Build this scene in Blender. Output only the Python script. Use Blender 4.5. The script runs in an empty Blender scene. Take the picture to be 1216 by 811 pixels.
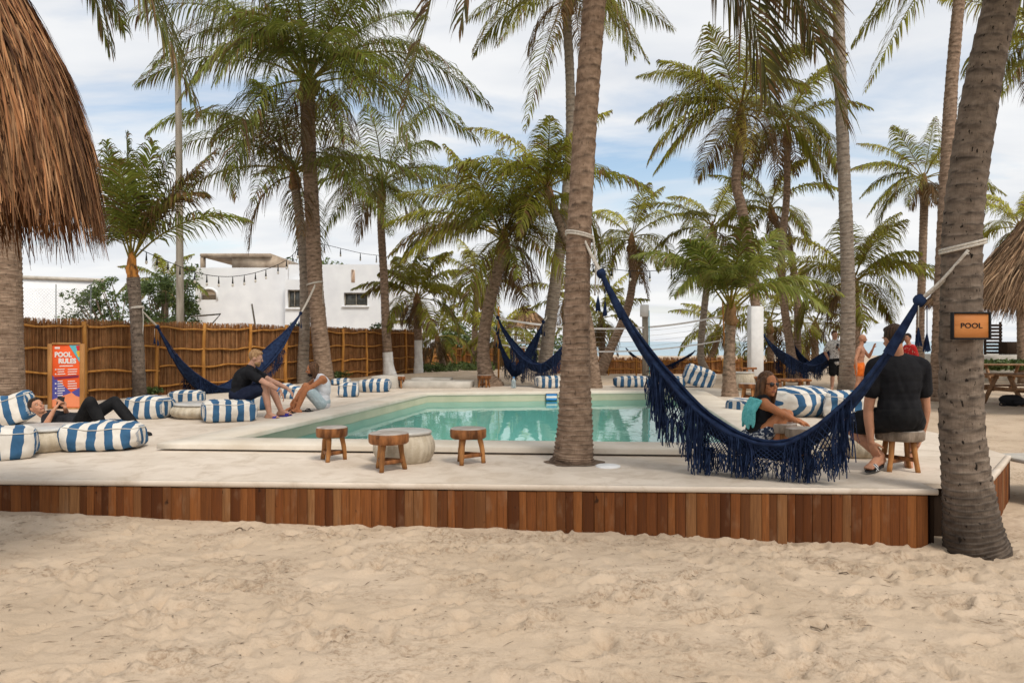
import bpy, math, random
import numpy as np
from mathutils import Vector, Matrix, geometry

rnd = random.Random(7)
nrs = np.random.RandomState(11)
SC = bpy.context.scene
COL = SC.collection
PI = math.pi

# ------------------------------------------------------------------ camera, sky, sun, exposure
FPX, CX, CY, CAMZ = 900.0, 608.0, 405.5, 1.15      # photo pixels; deck top is z = 0
cam_data = bpy.data.cameras.new('camera')
cam_data.sensor_width = 36.0
cam_data.lens = 36.0 * FPX / 1216.0
cam_data.clip_start = 0.05
cam_data.clip_end = 12000.0
cam_data.dof.use_dof = True
cam_data.dof.focus_distance = 7.2
cam_data.dof.aperture_fstop = 4.0
cam = bpy.data.objects.new('camera', cam_data)
cam.location = (0, 0, CAMZ)
cam.rotation_euler = (PI / 2, 0, 0)
COL.objects.link(cam)
SC.camera = cam
SC.render.resolution_x, SC.render.resolution_y = 1024, 682

SUN_EL, SUN_AZ = math.radians(54), math.radians(150)     # azimuth clockwise from +Y: behind the camera, to the right
world = bpy.data.worlds.new('World')
SC.world = world
world.use_nodes = True
wn, wl = world.node_tree.nodes, world.node_tree.links
wn.clear()
w_out = wn.new('ShaderNodeOutputWorld')
w_bg = wn.new('ShaderNodeBackground')
w_bg.inputs['Strength'].default_value = 0.10
w_sky = wn.new('ShaderNodeTexSky')
w_sky.sky_type = 'NISHITA'
w_sky.sun_disc = False
w_sky.sun_elevation = SUN_EL
w_sky.sun_rotation = SUN_AZ
w_sky.air_density = 1.0
w_sky.dust_density = 2.0
w_tc = wn.new('ShaderNodeTexCoord')
w_sep = wn.new('ShaderNodeSeparateXYZ')
wl.new(w_tc.outputs['Generated'], w_sep.inputs[0])
def wmath(op, a, b=None):
    n = wn.new('ShaderNodeMath'); n.operation = op
    for i, v in enumerate((a, b)):
        if v is None: continue
        if isinstance(v, (int, float)): n.inputs[i].default_value = v
        else: wl.new(v, n.inputs[i])
    return n.outputs[0]
# clouds on a flat layer overhead: direction / height
w_h = wmath('ADD', wmath('MAXIMUM', w_sep.outputs[2], 0.0), 0.16)
w_u = wmath('DIVIDE', w_sep.outputs[0], w_h)
w_v = wmath('DIVIDE', w_sep.outputs[1], w_h)
w_cmb = wn.new('ShaderNodeCombineXYZ')
wl.new(w_u, w_cmb.inputs[0]); wl.new(w_v, w_cmb.inputs[1])
w_map = wn.new('ShaderNodeMapping')
w_map.inputs['Location'].default_value = (5.3, 0.4, 0.0)
w_map.inputs['Rotation'].default_value = (0, 0, 0.5)
w_map.inputs['Scale'].default_value = (1.0, 1.8, 1.0)
wl.new(w_cmb.outputs[0], w_map.inputs['Vector'])
w_n1 = wn.new('ShaderNodeTexNoise')
w_n1.inputs['Scale'].default_value = 0.75
w_n1.inputs['Detail'].default_value = 9.0
w_n1.inputs['Roughness'].default_value = 0.56
w_n1.inputs['Distortion'].default_value = 0.35
wl.new(w_map.outputs[0], w_n1.inputs['Vector'])
w_r1 = wn.new('ShaderNodeValToRGB')           # cloud cover
w_r1.color_ramp.elements[0].position = 0.34; w_r1.color_ramp.elements[0].color = (0, 0, 0, 1)
w_r1.color_ramp.elements[1].position = 0.53; w_r1.color_ramp.elements[1].color = (1, 1, 1, 1)
wl.new(w_n1.outputs['Fac'], w_r1.inputs[0])
w_n2 = wn.new('ShaderNodeTexNoise')
w_n2.inputs['Scale'].default_value = 1.6
w_n2.inputs['Detail'].default_value = 7.0
wl.new(w_map.outputs[0], w_n2.inputs['Vector'])
w_r2 = wn.new('ShaderNodeValToRGB')           # cloud tone: grey bellies, white tops
w_r2.color_ramp.elements[0].position = 0.36; w_r2.color_ramp.elements[0].color = (5.1, 5.25, 5.5, 1)
w_r2.color_ramp.elements[1].position = 0.62; w_r2.color_ramp.elements[1].color = (6.1, 6.1, 6.1, 1)
wl.new(w_n2.outputs['Fac'], w_r2.inputs[0])
w_mix = wn.new('ShaderNodeMix'); w_mix.data_type = 'RGBA'
w_hz = wmath('MAXIMUM', wmath('SUBTRACT', 1.0, wmath('MULTIPLY', w_sep.outputs[2], 4.5)), 0.0)      # low cloud thickens towards the horizon
w_cov = wmath('MINIMUM', wmath('ADD', wmath('MULTIPLY', w_r1.outputs[0], 0.94), wmath('MULTIPLY', w_hz, 0.9)), 0.97)
wl.new(w_cov, w_mix.inputs[0])
w_blue = wn.new('ShaderNodeMix'); w_blue.data_type = 'RGBA'; w_blue.blend_type = 'MULTIPLY'
w_blue.inputs[0].default_value = 1.0
w_blue.inputs[7].default_value = (1.3, 1.25, 1.15, 1)
wl.new(w_sky.outputs[0], w_blue.inputs[6])
wl.new(w_blue.outputs[2], w_mix.inputs[6])
wl.new(w_r2.outputs[0], w_mix.inputs[7])
wl.new(w_mix.outputs[2], w_bg.inputs['Color'])
wl.new(w_bg.outputs[0], w_out.inputs[0])

sun_data = bpy.data.lights.new('sun', 'SUN')
sun_data.energy = 1.5
sun_data.angle = math.radians(16)
sun_data.color = (1.0, 0.94, 0.85)
sun = bpy.data.objects.new('sun', sun_data)
sd = Vector((math.sin(SUN_AZ) * math.cos(SUN_EL), math.cos(SUN_AZ) * math.cos(SUN_EL), math.sin(SUN_EL)))
sun.rotation_euler = sd.to_track_quat('Z', 'Y').to_euler()
sun.location = (0, 0, 30)
COL.objects.link(sun)
SC.view_settings.view_transform = 'Standard'
SC.view_settings.look = 'None'
SC.view_settings.gamma = 1.0
SC.view_settings.exposure = 0.66

# ------------------------------------------------------------------ pixel helpers (a pixel is a direction; depth comes from ground contact)
def G(px, py, z=0.0):
    Y = FPX * (CAMZ - z) / (py - CY)
    return np.array(((px - CX) / FPX * Y, Y, z))
def D(px, py, Y):
    return np.array(((px - CX) / FPX * Y, Y, CAMZ - (py - CY) / FPX * Y))

# ------------------------------------------------------------------ mesh helpers
def nrm(v):
    v = np.asarray(v, float)
    return v / (np.linalg.norm(v, axis=-1, keepdims=True) + 1e-12)

class MB:
    def __init__(s):
        s.V, s.Q, s.T, s.C, s.U = [], [], [], [], []
        s.n = 0
    def add(s, V, Q=None, T=None, col=None, uv=None):
        V = np.asarray(V, float).reshape(-1, 3)
        s.V.append(V)
        if Q is not None and len(Q): s.Q.append(np.asarray(Q, int).reshape(-1, 4) + s.n)
        if T is not None and len(T): s.T.append(np.asarray(T, int).reshape(-1, 3) + s.n)
        if col is not None:
            c = np.asarray(col, float)
            if c.ndim == 1: c = np.tile(c, (len(V), 1))
            s.C.append(c)
        if uv is not None: s.U.append(np.asarray(uv, float))
        s.n += len(V)
        return s
    def mesh(s, name, off=None):
        V = np.concatenate(s.V) if s.V else np.zeros((0, 3))
        if off is not None: V = V - np.asarray(off)
        Q = np.concatenate(s.Q) if s.Q else np.zeros((0, 4), int)
        T = np.concatenate(s.T) if s.T else np.zeros((0, 3), int)
        me = bpy.data.meshes.new(name)
        me.vertices.add(len(V)); me.vertices.foreach_set('co', V.ravel().astype(np.float32))
        me.loops.add(Q.size + T.size)
        me.loops.foreach_set('vertex_index', np.concatenate((Q.ravel(), T.ravel())).astype(np.int32))
        me.polygons.add(len(Q) + len(T))
        st = np.concatenate((np.arange(len(Q)) * 4, Q.size + np.arange(len(T)) * 3)).astype(np.int32)
        me.polygons.foreach_set('loop_start', st)
        me.update(calc_edges=True)
        if s.C:
            C = np.concatenate(s.C)
            a = me.attributes.new('Col', 'FLOAT_COLOR', 'POINT')
            a.data.foreach_set('color', np.concatenate((C, np.ones((len(C), 1))), 1).ravel().astype(np.float32))
        if s.U:
            U = np.concatenate(s.U)
            a = me.attributes.new('st', 'FLOAT2', 'POINT')
            a.data.foreach_set('vector', U.ravel().astype(np.float32))
        return me
    def obj(s, name, mat, parent=None, smooth=False, origin=None):
        root = parent
        while root is not None and root.parent is not None: root = root.parent
        off = np.array(root.location) if root is not None else (np.array(origin) if origin is not None else None)
        me = s.mesh(name, off)
        return link(name, me, mat, parent, smooth, origin)

def link(name, me, mat, parent=None, smooth=False, origin=None):
    if mat is not None: me.materials.append(mat)
    if smooth: me.polygons.foreach_set('use_smooth', np.ones(len(me.polygons), bool))
    o = bpy.data.objects.new(name, me)
    COL.objects.link(o)
    if parent is not None: o.parent = parent
    elif origin is not None: o.location = origin
    return o

def tag(o, label, cat, group=None):
    o['label'] = label; o['category'] = cat
    if group: o['group'] = group
    return o
def thing(name, label, cat, loc=(0, 0, 0), group=None):
    o = bpy.data.objects.new(name, None)
    o.empty_display_size = 0.1
    o.location = [float(a) for a in loc]
    COL.objects.link(o)
    return tag(o, label, cat, group)
def structure(o):
    o['kind'] = 'structure'; return o
def stuff(o):
    o['kind'] = 'stuff'; return o
def copy_tree(o, parent=None):
    c = o.copy(); COL.objects.link(c)
    if parent is not None: c.parent = parent
    for ch in list(o.children): copy_tree(ch, c)
    return c

def frames(P):
    P = np.asarray(P, float)
    T = nrm(np.gradient(P, axis=0))
    up = np.array((0, 0, 1.0)) if abs(T[0][2]) < 0.9 else np.array((1.0, 0, 0))
    N = np.zeros_like(P)
    n = nrm(np.cross(np.cross(T[0], up), T[0]))
    for i in range(len(P)):
        n = nrm(n - T[i] * np.dot(n, T[i])); N[i] = n
    return T, N, np.cross(T, N)

def tube(mb, P, R, n=8, caps=True, col=None, uv=False, shape=None):
    P = np.asarray(P, float); m = len(P)
    R = np.broadcast_to(np.asarray(R, float), (m,))
    T, N, B = frames(P)
    a = np.arange(n) / n * 2 * PI
    rr = R[:, None] * np.ones((1, n))
    if shape is not None: rr = rr * shape
    V = P[:, None, :] + rr[..., None] * (np.cos(a)[None, :, None] * N[:, None, :] + np.sin(a)[None, :, None] * B[:, None, :])
    V = V.reshape(-1, 3)
    i = np.arange(m - 1)[:, None]; j = np.arange(n)[None, :]; k = (j + 1) % n
    Q = np.stack((i * n + j, i * n + k, (i + 1) * n + k, (i + 1) * n + j), -1).reshape(-1, 4)
    Tr = None
    st = None
    if uv:
        L = np.concatenate(([0], np.cumsum(np.linalg.norm(np.diff(P, axis=0), axis=1))))
        st = np.stack((np.tile(a, m), np.repeat(L, n)), 1)
    if caps:
        V = np.concatenate((V, P[:1], P[-1:]))
        c0, c1 = m * n, m * n + 1
        jj = np.arange(n); kk = (jj + 1) % n
        Tr = np.concatenate((np.stack((np.full(n, c0), kk, jj), 1), np.stack((np.full(n, c1), (m - 1) * n + jj, (m - 1) * n + kk), 1)))
        if st is not None: st = np.concatenate((st, st[:1], st[-1:]))
    mb.add(V, Q, Tr, col, st)
    return mb

def grid_faces(m, n, wrap=False):
    i = np.arange(m - 1)[:, None]
    j = np.arange(n if wrap else n - 1)[None, :]
    k = (j + 1) % n
    return np.stack((i * n + j, i * n + k, (i + 1) * n + k, (i + 1) * n + j), -1).reshape(-1, 4)

def lathe(mb, prof, n=32, c=(0, 0, 0), rmod=None, col=None):
    prof = np.asarray(prof, float); m = len(prof)
    a = np.arange(n) / n * 2 * PI
    r = prof[:, 0][:, None] * np.ones((1, n))
    if rmod is not None: r = r * rmod(prof, a)
    V = np.stack((r * np.cos(a), r * np.sin(a), prof[:, 1][:, None] * np.ones((1, n))), -1).reshape(-1, 3) + np.asarray(c)
    mb.add(V, grid_faces(m, n, True), None, col)
    return mb

def sphere(mb, c, r, ax=None, nu=12, nv=8, col=None):
    r = np.broadcast_to(np.asarray(r, float), (3,))
    th = np.linspace(0, PI, nv + 1)[1:-1]; ph = np.arange(nu) / nu * 2 * PI
    V = np.stack((np.sin(th)[:, None] * np.cos(ph), np.sin(th)[:, None] * np.sin(ph), np.cos(th)[:, None] * np.ones(nu)), -1).reshape(-1, 3)
    V = np.concatenate((V, [[0, 0, 1], [0, 0, -1]])) * r
    if ax is not None: V = V @ np.asarray(ax, float)
    m = nv - 1
    Q = grid_faces(m, nu, True)[:, ::-1]
    j = np.arange(nu); k = (j + 1) % nu
    T = np.concatenate((np.stack((np.full(nu, m * nu), j, k), 1), np.stack((np.full(nu, m * nu + 1), (m - 1) * nu + k, (m - 1) * nu + j), 1)))
    mb.add(V + np.asarray(c), Q, T, col)
    return mb

def rcone(mb, p0, r0, p1, r1, n=10):
    p0, p1 = np.asarray(p0, float), np.asarray(p1, float)
    d = p1 - p0; L = np.linalg.norm(d)
    if L < 1e-6: return sphere(mb, p0, max(r0, r1))
    d = d / L
    a = np.linspace(-PI / 2, 0, 5)
    s = np.concatenate((np.sin(a) * r0, L + np.sin(-a[::-1]) * r1))
    R = np.concatenate((np.cos(a) * r0, np.cos(-a[::-1]) * r1))
    R = np.maximum(R, 1e-4)
    P = p0 + s[:, None] * d
    up = np.array((0, 0, 1.0)) if abs(d[2]) < 0.9 else np.array((1.0, 0, 0))
    N = nrm(np.cross(d, up)); B = np.cross(d, N)
    an = np.arange(n) / n * 2 * PI
    V = P[:, None, :] + R[:, None, None] * (np.cos(an)[None, :, None] * N + np.sin(an)[None, :, None] * B)
    m = len(P)
    Q = grid_faces(m, n, True)
    j = np.arange(n); k = (j + 1) % n
    T = np.concatenate((np.stack((np.full(n, m * n), k, j), 1), np.stack((np.full(n, m * n + 1), (m - 1) * n + j, (m - 1) * n + k), 1)))
    mb.add(np.concatenate((V.reshape(-1, 3), P[:1], P[-1:])), Q, T)
    return mb

def rotz(a):
    c, s = math.cos(a), math.sin(a)
    return np.array(((c, -s, 0), (s, c, 0), (0, 0, 1.0)))
def rot(axis, a):
    return np.array(Matrix.Rotation(a, 3, axis))

def cbox(mb, c, size, R=None, ch=0.004, col=None):
    """chamfered box: every long edge bevelled"""
    hx, hy, hz = np.asarray(size, float) / 2
    ch = min(ch, hx * .45, hy * .45, hz * .45)
    V = []
    for sz, ix in ((-1, ch), (-1, 0), (1, 0), (1, ch)):
        z = sz * hz if ix == ch else sz * (hz - ch)
        x, y = hx - (ix), hy - (ix)
        e = ch if ix == 0 else ch * .6
        V += [(x, -y + e, z), (x, y - e, z), (x - e, y, z), (-x + e, y, z), (-x, y - e, z), (-x, -y + e, z), (-x + e, -y, z), (x - e, -y, z)]
    V = np.array(V)
    Q = grid_faces(4, 8, True)
    Q = np.concatenate((Q, [(24, 25, 26, 27), (24, 27, 28, 31), (28, 29, 30, 31), (3, 2, 1, 0), (7, 4, 3, 0), (7, 6, 5, 4)]))
    if R is not None: V = V @ np.asarray(R).T
    mb.add(V + np.asarray(c), Q, None, col)
    return mb

def bez(P0, P1, P2, n):
    t = np.linspace(0, 1, n)[:, None]
    return (1 - t) ** 2 * P0 + 2 * t * (1 - t) * P1 + t ** 2 * P2
def spline(P, n):
    """Catmull-Rom through points"""
    P = np.asarray(P, float)
    P = np.concatenate((2 * P[:1] - P[1:2], P, 2 * P[-1:] - P[-2:-1]))
    m = len(P) - 3
    s = np.linspace(0, m - 1e-6, n); i = s.astype(int); t = (s - i)[:, None]
    a, b, c, d = P[i], P[i + 1], P[i + 2], P[i + 3]
    return 0.5 * (2 * b + (c - a) * t + (2 * a - 5 * b + 4 * c - d) * t ** 2 + (3 * b - a - 3 * c + d) * t ** 3)

# value noise (numpy)
_tab = nrs.rand(256, 256)
def vn2(x, y):
    xi, yi = np.floor(x).astype(int), np.floor(y).astype(int)
    fx, fy = x - xi, y - yi
    fx = fx * fx * fx * (fx * (fx * 6 - 15) + 10); fy = fy * fy * fy * (fy * (fy * 6 - 15) + 10)
    g = lambda a, b: _tab[a & 255, b & 255]
    return (g(xi, yi) * (1 - fx) + g(xi + 1, yi) * fx) * (1 - fy) + (g(xi, yi + 1) * (1 - fx) + g(xi + 1, yi + 1) * fx) * fy - 0.5
def fbm2(x, y, o=4, r=0.5):
    s = 0; a = 1.0
    for k in range(o):
        s = s + a * vn2(x * 2 ** k + 17.3 * k, y * 2 ** k + 9.1 * k); a *= r
    return s
def n3(V, s):
    """cheap 3-D noise vector per vertex"""
    V = np.asarray(V) * s
    return np.stack((fbm2(V[:, 0] + V[:, 2] * .7, V[:, 1] + 3.1 + V[:, 2] * .31, 3), fbm2(V[:, 1] + 7.7 + V[:, 0] * .4, V[:, 2] + 1.3, 3), fbm2(V[:, 2] + 13.7, V[:, 0] + 4.9 + V[:, 1] * .5, 3)), 1)
def sst(x, a, b):
    t = np.clip((x - a) / (b - a), 0, 1); return t * t * (3 - 2 * t)

# ------------------------------------------------------------------ materials
class NT:
    def __init__(s, name):
        s.m = bpy.data.materials.new(name); s.m.use_nodes = True
        s.n, s.l = s.m.node_tree.nodes, s.m.node_tree.links
        s.b = s.n['Principled BSDF']; s.o = s.n['Material Output']
    def put(s, sock, v):
        if v is None: return
        if hasattr(v, 'default_value') and hasattr(v, 'links'): s.l.new(v, sock)
        else:
            if isinstance(v, (tuple, list)) and len(v) == 3 and sock.type == 'RGBA': v = (*v, 1)
            sock.default_value = v
    def node(s, t, **kw):
        n = s.n.new(t)
        for k, v in kw.items(): setattr(n, k, v)
        return n
    def coord(s, kind='Object', scale=(1, 1, 1), rnd_off=False):
        if kind == 'st':
            a = s.node('ShaderNodeAttribute', attribute_name='st'); src = a.outputs['Vector']
        else:
            a = s.node('ShaderNodeTexCoord'); src = a.outputs[kind]
        mp = s.node('ShaderNodeMapping'); mp.inputs['Scale'].default_value = scale
        s.l.new(src, mp.inputs[0])
        if rnd_off:
            oi = s.node('ShaderNodeObjectInfo')
            vm = s.node('ShaderNodeVectorMath', operation='SCALE'); vm.inputs[0].default_value = (37.0, 19.0, 53.0)
            s.l.new(oi.outputs['Random'], vm.inputs['Scale'])
            s.l.new(vm.outputs[0], mp.inputs['Location'])
        return mp.outputs[0]
    def noise(s, vec, scale=5, detail=4, rough=0.55, dist=0.0):
        n = s.node('ShaderNodeTexNoise')
        s.l.new(vec, n.inputs['Vector'])
        n.inputs['Scale'].default_value = scale; n.inputs['Detail'].default_value = detail
        n.inputs['Roughness'].default_value = rough; n.inputs['Distortion'].default_value = dist
        return n.outputs['Fac']
    def ramp(s, fac, stops, interp='LINEAR'):
        r = s.node('ShaderNodeValToRGB'); r.color_ramp.interpolation = interp
        e = r.color_ramp.elements
        while len(e) < len(stops): e.new(0.5)
        for k, (p, c) in enumerate(stops):
            e[k].position = p
            e[k].color = (c, c, c, 1) if isinstance(c, (int, float)) else (*c, 1)
        s.l.new(fac, r.inputs[0]); return r.outputs[0]
    def mix(s, fac, a, b, mode='MIX'):
        n = s.node('ShaderNodeMix', data_type='RGBA', blend_type=mode)
        s.put(n.inputs[0], fac); s.put(n.inputs[6], a); s.put(n.inputs[7], b); return n.outputs[2]
    def math(s, op, a, b=None, c=None):
        n = s.node('ShaderNodeMath', operation=op)
        s.put(n.inputs[0], a); s.put(n.inputs[1], b); s.put(n.inputs[2], c); return n.outputs[0]
    def bump(s, h, strength=0.3, dist=0.01, prev=None):
        n = s.node('ShaderNodeBump'); n.inputs['Strength'].default_value = strength; n.inputs['Distance'].default_value = dist
        s.l.new(h, n.inputs['Height'])
        if prev is not None: s.l.new(prev, n.inputs['Normal'])
        return n.outputs[0]
    def rand(s):
        return s.node('ShaderNodeObjectInfo').outputs['Random']
    def done(s, col=None, rough=0.8, normal=None, **kw):
        s.put(s.b.inputs['Base Color'], col); s.put(s.b.inputs['Roughness'], rough)
        if normal is not None: s.l.new(normal, s.b.inputs['Normal'])
        kw.setdefault('Specular_IOR_Level', 0.18 if isinstance(rough, float) and rough > 0.4 else 0.5)
        for k, v in kw.items(): s.put(s.b.inputs[k.replace('_', ' ')], v)
        return s.m

def simple(name, c1, c2=None, scale=8, stretch=(1, 1, 1), rough=0.8, bump=0.2, bdist=0.006, detail=5, rnd=0.0, lo=0.35, hi=0.65, kind='Object', **kw):
    t = NT(name)
    v = t.coord(kind, stretch, rnd > 0)
    f = t.noise(v, scale, detail)
    c = t.ramp(f, [(lo, c1), (hi, c2 if c2 else tuple(min(1, x * 1.25) for x in c1))])
    if rnd > 0:
        hv = t.node('ShaderNodeHueSaturation')
        t.l.new(t.math('MULTIPLY_ADD', t.rand(), 2 * rnd, 1 - rnd), hv.inputs['Value'])
        t.l.new(c, hv.inputs['Color']); c = hv.outputs[0]
    return t.done(c, rough, t.bump(f, bump, bdist) if bump else None, **kw)

MT = {}
# sand: pale warm grains, darker patches have a shape of their own from the noise
t = NT('sand')
v = t.coord('Object')
f1 = t.noise(v, 1.1, 6, 0.6); f2 = t.noise(v, 60, 3, 0.7); f3 = t.noise(v, 380, 2, 0.6); f4 = t.noise(v, 9, 5, 0.65)
c = t.ramp(f1, [(0.3, (0.405, 0.305, 0.21)), (0.7, (0.525, 0.41, 0.30))])
c = t.mix(t.ramp(f3, [(0.35, 0.0), (0.75, 0.35)]), c, (0.64, 0.54, 0.42))
c = t.mix(t.ramp(f2, [(0.63, 0.0), (0.76, 0.55)]), c, (0.25, 0.17, 0.11))
f5 = t.noise(v, 26, 5, 0.75, 0.4)
pm = t.ramp(t.noise(v, 2.3, 5, 0.65, 0.5), [(0.46, 0.0), (0.64, 1.0)])
c = t.mix(t.math('MULTIPLY', t.ramp(f5, [(0.40, 0.75), (0.53, 0.0)]), pm), c, (0.25, 0.165, 0.10))
b = t.bump(f4, 0.3, 0.05); b = t.bump(t.math('MULTIPLY', f5, pm), 0.7, 0.02, b); b = t.bump(f2, 0.6, 0.008, b); b = t.bump(f3, 0.4, 0.002, b)
MT['sand'] = t.done(c, 0.95, b)
# polished deck concrete
t = NT('deck_concrete')
v = t.coord('Object'); f1 = t.noise(v, 0.9, 7, 0.62); f2 = t.noise(v, 14, 5, 0.6); f3 = t.noise(v, 3.2, 6, 0.7, 0.8)
c = t.ramp(f1, [(0.3, (0.53, 0.445, 0.355)), (0.68, (0.69, 0.605, 0.51))])
c = t.mix(t.ramp(f3, [(0.48, 0.0), (0.68, 0.65)]), c, (0.43, 0.34, 0.25))
c = t.mix(t.ramp(f2, [(0.6, 0.0), (0.8, 0.25)]), c, (0.40, 0.33, 0.26))
MT['deck'] = t.done(c, 0.72, t.bump(f2, 0.12, 0.004))
t = NT('coping_stone')
v = t.coord('Object'); f1 = t.noise(v, 1.6, 7, 0.6); f2 = t.noise(v, 22, 5, 0.6)
c = t.ramp(f1, [(0.3, (0.55, 0.475, 0.375)), (0.7, (0.70, 0.635, 0.54))])
c = t.mix(t.ramp(f2, [(0.58, 0.0), (0.8, 0.3)]), c, (0.42, 0.35, 0.26))
MT['coping'] = t.done(c, 0.7, t.bump(f2, 0.12, 0.004))
# deck planks: each board its own tone
t = NT('plank_wood')
v = t.coord('Object', (1, 1, 0.05), True)
f = t.noise(v, 70, 5, 0.65, 0.5); g = t.noise(t.coord('Object', (1, 1, 0.5), True), 9, 4)
r = t.rand()
base = t.ramp(r, [(0.0, (0.06, 0.018, 0.005)), (0.25, (0.14, 0.044, 0.012)), (0.5, (0.205, 0.072, 0.02)), (0.75, (0.095, 0.031, 0.009)), (1.0, (0.26, 0.122, 0.047))])
c = t.mix(t.ramp(f, [(0.4, 0.0), (0.7, 0.55)]), base, (0.045, 0.018, 0.009))
c = t.mix(t.ramp(g, [(0.55, 0.0), (0.8, 0.4)]), c, (0.24, 0.15, 0.09))
kn = t.noise(t.coord('Object', (1, 1, .6), True), 17, 2)
c = t.mix(t.ramp(kn, [(0.70, 0.0), (0.76, 0.9)]), c, (0.02, 0.009, 0.005))
MT['plank'] = t.done(c, 0.75, t.bump(f, 0.4, 0.004), Specular_IOR_Level=0.08)
MT['dark_wood_and_shade'] = simple('dark_wood_and_shade', (0.02, 0.011, 0.006), (0.04, 0.022, 0.012), 30, (1, 1, .1))  # bar timber; also the painted shade behind deck boards and under the coping
# pool shell
t = NT('pool_plaster')
v = t.coord('Object'); f1 = t.noise(v, 1.5, 6, 0.6)
sep = t.node('ShaderNodeSeparateXYZ'); t.l.new(t.node('ShaderNodeTexCoord').outputs['Object'], sep.inputs[0])
c = t.ramp(f1, [(0.3, (0.40, 0.67, 0.63)), (0.7, (0.49, 0.75, 0.71))])
band = t.ramp(t.math('MULTIPLY_ADD', f1, 0.05, sep.outputs[2]), [(0.0, 0.0), (1.0, 1.0)])
alg = t.math('GREATER_THAN', t.math('MULTIPLY_ADD', f1, 0.05, sep.outputs[2]), -0.10)
c = t.mix(alg, c, t.ramp(f1, [(0.3, (0.42, 0.42, 0.29)), (0.7, (0.55, 0.52, 0.38))]))
MT['pool'] = t.done(c, 0.5)
# water: clear, tinted, mirror by Fresnel, rippled
t = NT('pool_water')
v = t.coord('Object', (1, 0.6, 1)); f = t.noise(v, 2.6, 3, 0.5, 0.6); f2 = t.noise(v, 9, 2, 0.5)
bm = t.bump(f, 0.06, 0.05); bm = t.bump(f2, 0.02, 0.02, bm)
fr = t.node('ShaderNodeFresnel'); fr.inputs['IOR'].default_value = 1.33; t.l.new(bm, fr.inputs['Normal'])
gl = t.node('ShaderNodeBsdfGlossy'); gl.inputs['Roughness'].default_value = 0.02; t.l.new(bm, gl.inputs['Normal'])
tr = t.node('ShaderNodeBsdfTransparent'); tr.inputs['Color'].default_value = (0.68, 0.91, 0.88, 1)
ms = t.node('ShaderNodeMixShader')
t.l.new(fr.outputs[0], ms.inputs[0]); t.l.new(tr.outputs[0], ms.inputs[1]); t.l.new(gl.outputs[0], ms.inputs[2])
t.l.new(ms.outputs[0], t.o.inputs[0])
MT['water'] = t.m
t = NT('sea_water')
v = t.coord('Object', (0.12, 1, 1)); f = t.noise(v, 0.25, 6, 0.6)
c = t.ramp(f, [(0.4, (0.26, 0.37, 0.42)), (0.7, (0.38, 0.48, 0.53))])
c = t.mix(t.ramp(t.noise(v, 0.5, 5, 0.7), [(0.66, 0.0), (0.72, 1.0)]), c, (0.8, 0.83, 0.85))
MT['sea'] = t.done(c, 0.35, t.bump(f, 0.6, 0.5))
# palm trunk: ring scars and fibres run with the 'st' attribute (angle, metres along trunk)
def trunk_mat(name, a, b, dark, pits=0.5):
    t = NT(name)
    v1 = t.coord('st', (1.2, 16, 1)); v2 = t.coord('st', (9, 3.5, 1)); v3 = t.coord('Object')
    f1 = t.noise(v1, 1.0, 4, 0.6, 0.3); f2 = t.noise(v2, 2.4, 5, 0.7); f3 = t.noise(v3, 3.2, 5, 0.65); f4 = t.noise(v3, 26, 4, 0.6)
    c = t.ramp(f1, [(0.33, a), (0.66, b)])
    c = t.mix(t.ramp(f2, [(0.50, 0.0), (0.75, 0.6)]), c, dark)
    c = t.mix(t.ramp(f3, [(0.56, 0.0), (0.75, 0.45)]), c, tuple(x * 1.35 for x in b))
    c = t.mix(t.ramp(f4, [(0.66, 0.0), (0.74, 0.8)]), c, tuple(x * .5 for x in dark))
    f6 = t.noise(t.coord('st', (2.6, 9, 1)), 1.7, 3, 0.5)
    c = t.mix(t.ramp(f6, [(0.635, 0.0), (0.68, pits)]), c, tuple(x * .3 for x in dark))
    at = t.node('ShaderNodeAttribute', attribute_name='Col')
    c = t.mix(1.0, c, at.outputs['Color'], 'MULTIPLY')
    if pits > .9:                                   # blackened, charred foot of the trunk
        sp_ = t.node('ShaderNodeSeparateXYZ'); t.l.new(t.node('ShaderNodeAttribute', attribute_name='st').outputs['Vector'], sp_.inputs[0])
        c = t.mix(t.ramp(t.math('MULTIPLY', t.math('MULTIPLY_ADD', f4, 0.5, t.math('MULTIPLY_ADD', f3, 1.1, sp_.outputs[1])), 0.5), [(0.55, 0.68), (0.85, 0.0)]), c, (0.022, 0.017, 0.014))
    bm = t.bump(f1, 0.5, 0.015); bm = t.bump(f2, 0.6, 0.008, bm)
    return t.done(c, 0.9, bm)
MT['trunk'] = trunk_mat('palm_bark', (0.165, 0.108, 0.072), (0.37, 0.262, 0.185), (0.065, 0.040, 0.025))
MT['trunk_pale'] = trunk_mat('palm_bark_pale', (0.235, 0.185, 0.14), (0.40, 0.335, 0.27), (0.11, 0.078, 0.055))
MT['trunk_dark'] = trunk_mat('palm_bark_dark', (0.105, 0.079, 0.060), (0.25, 0.195, 0.15), (0.05, 0.036, 0.026), 1.0)
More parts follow.
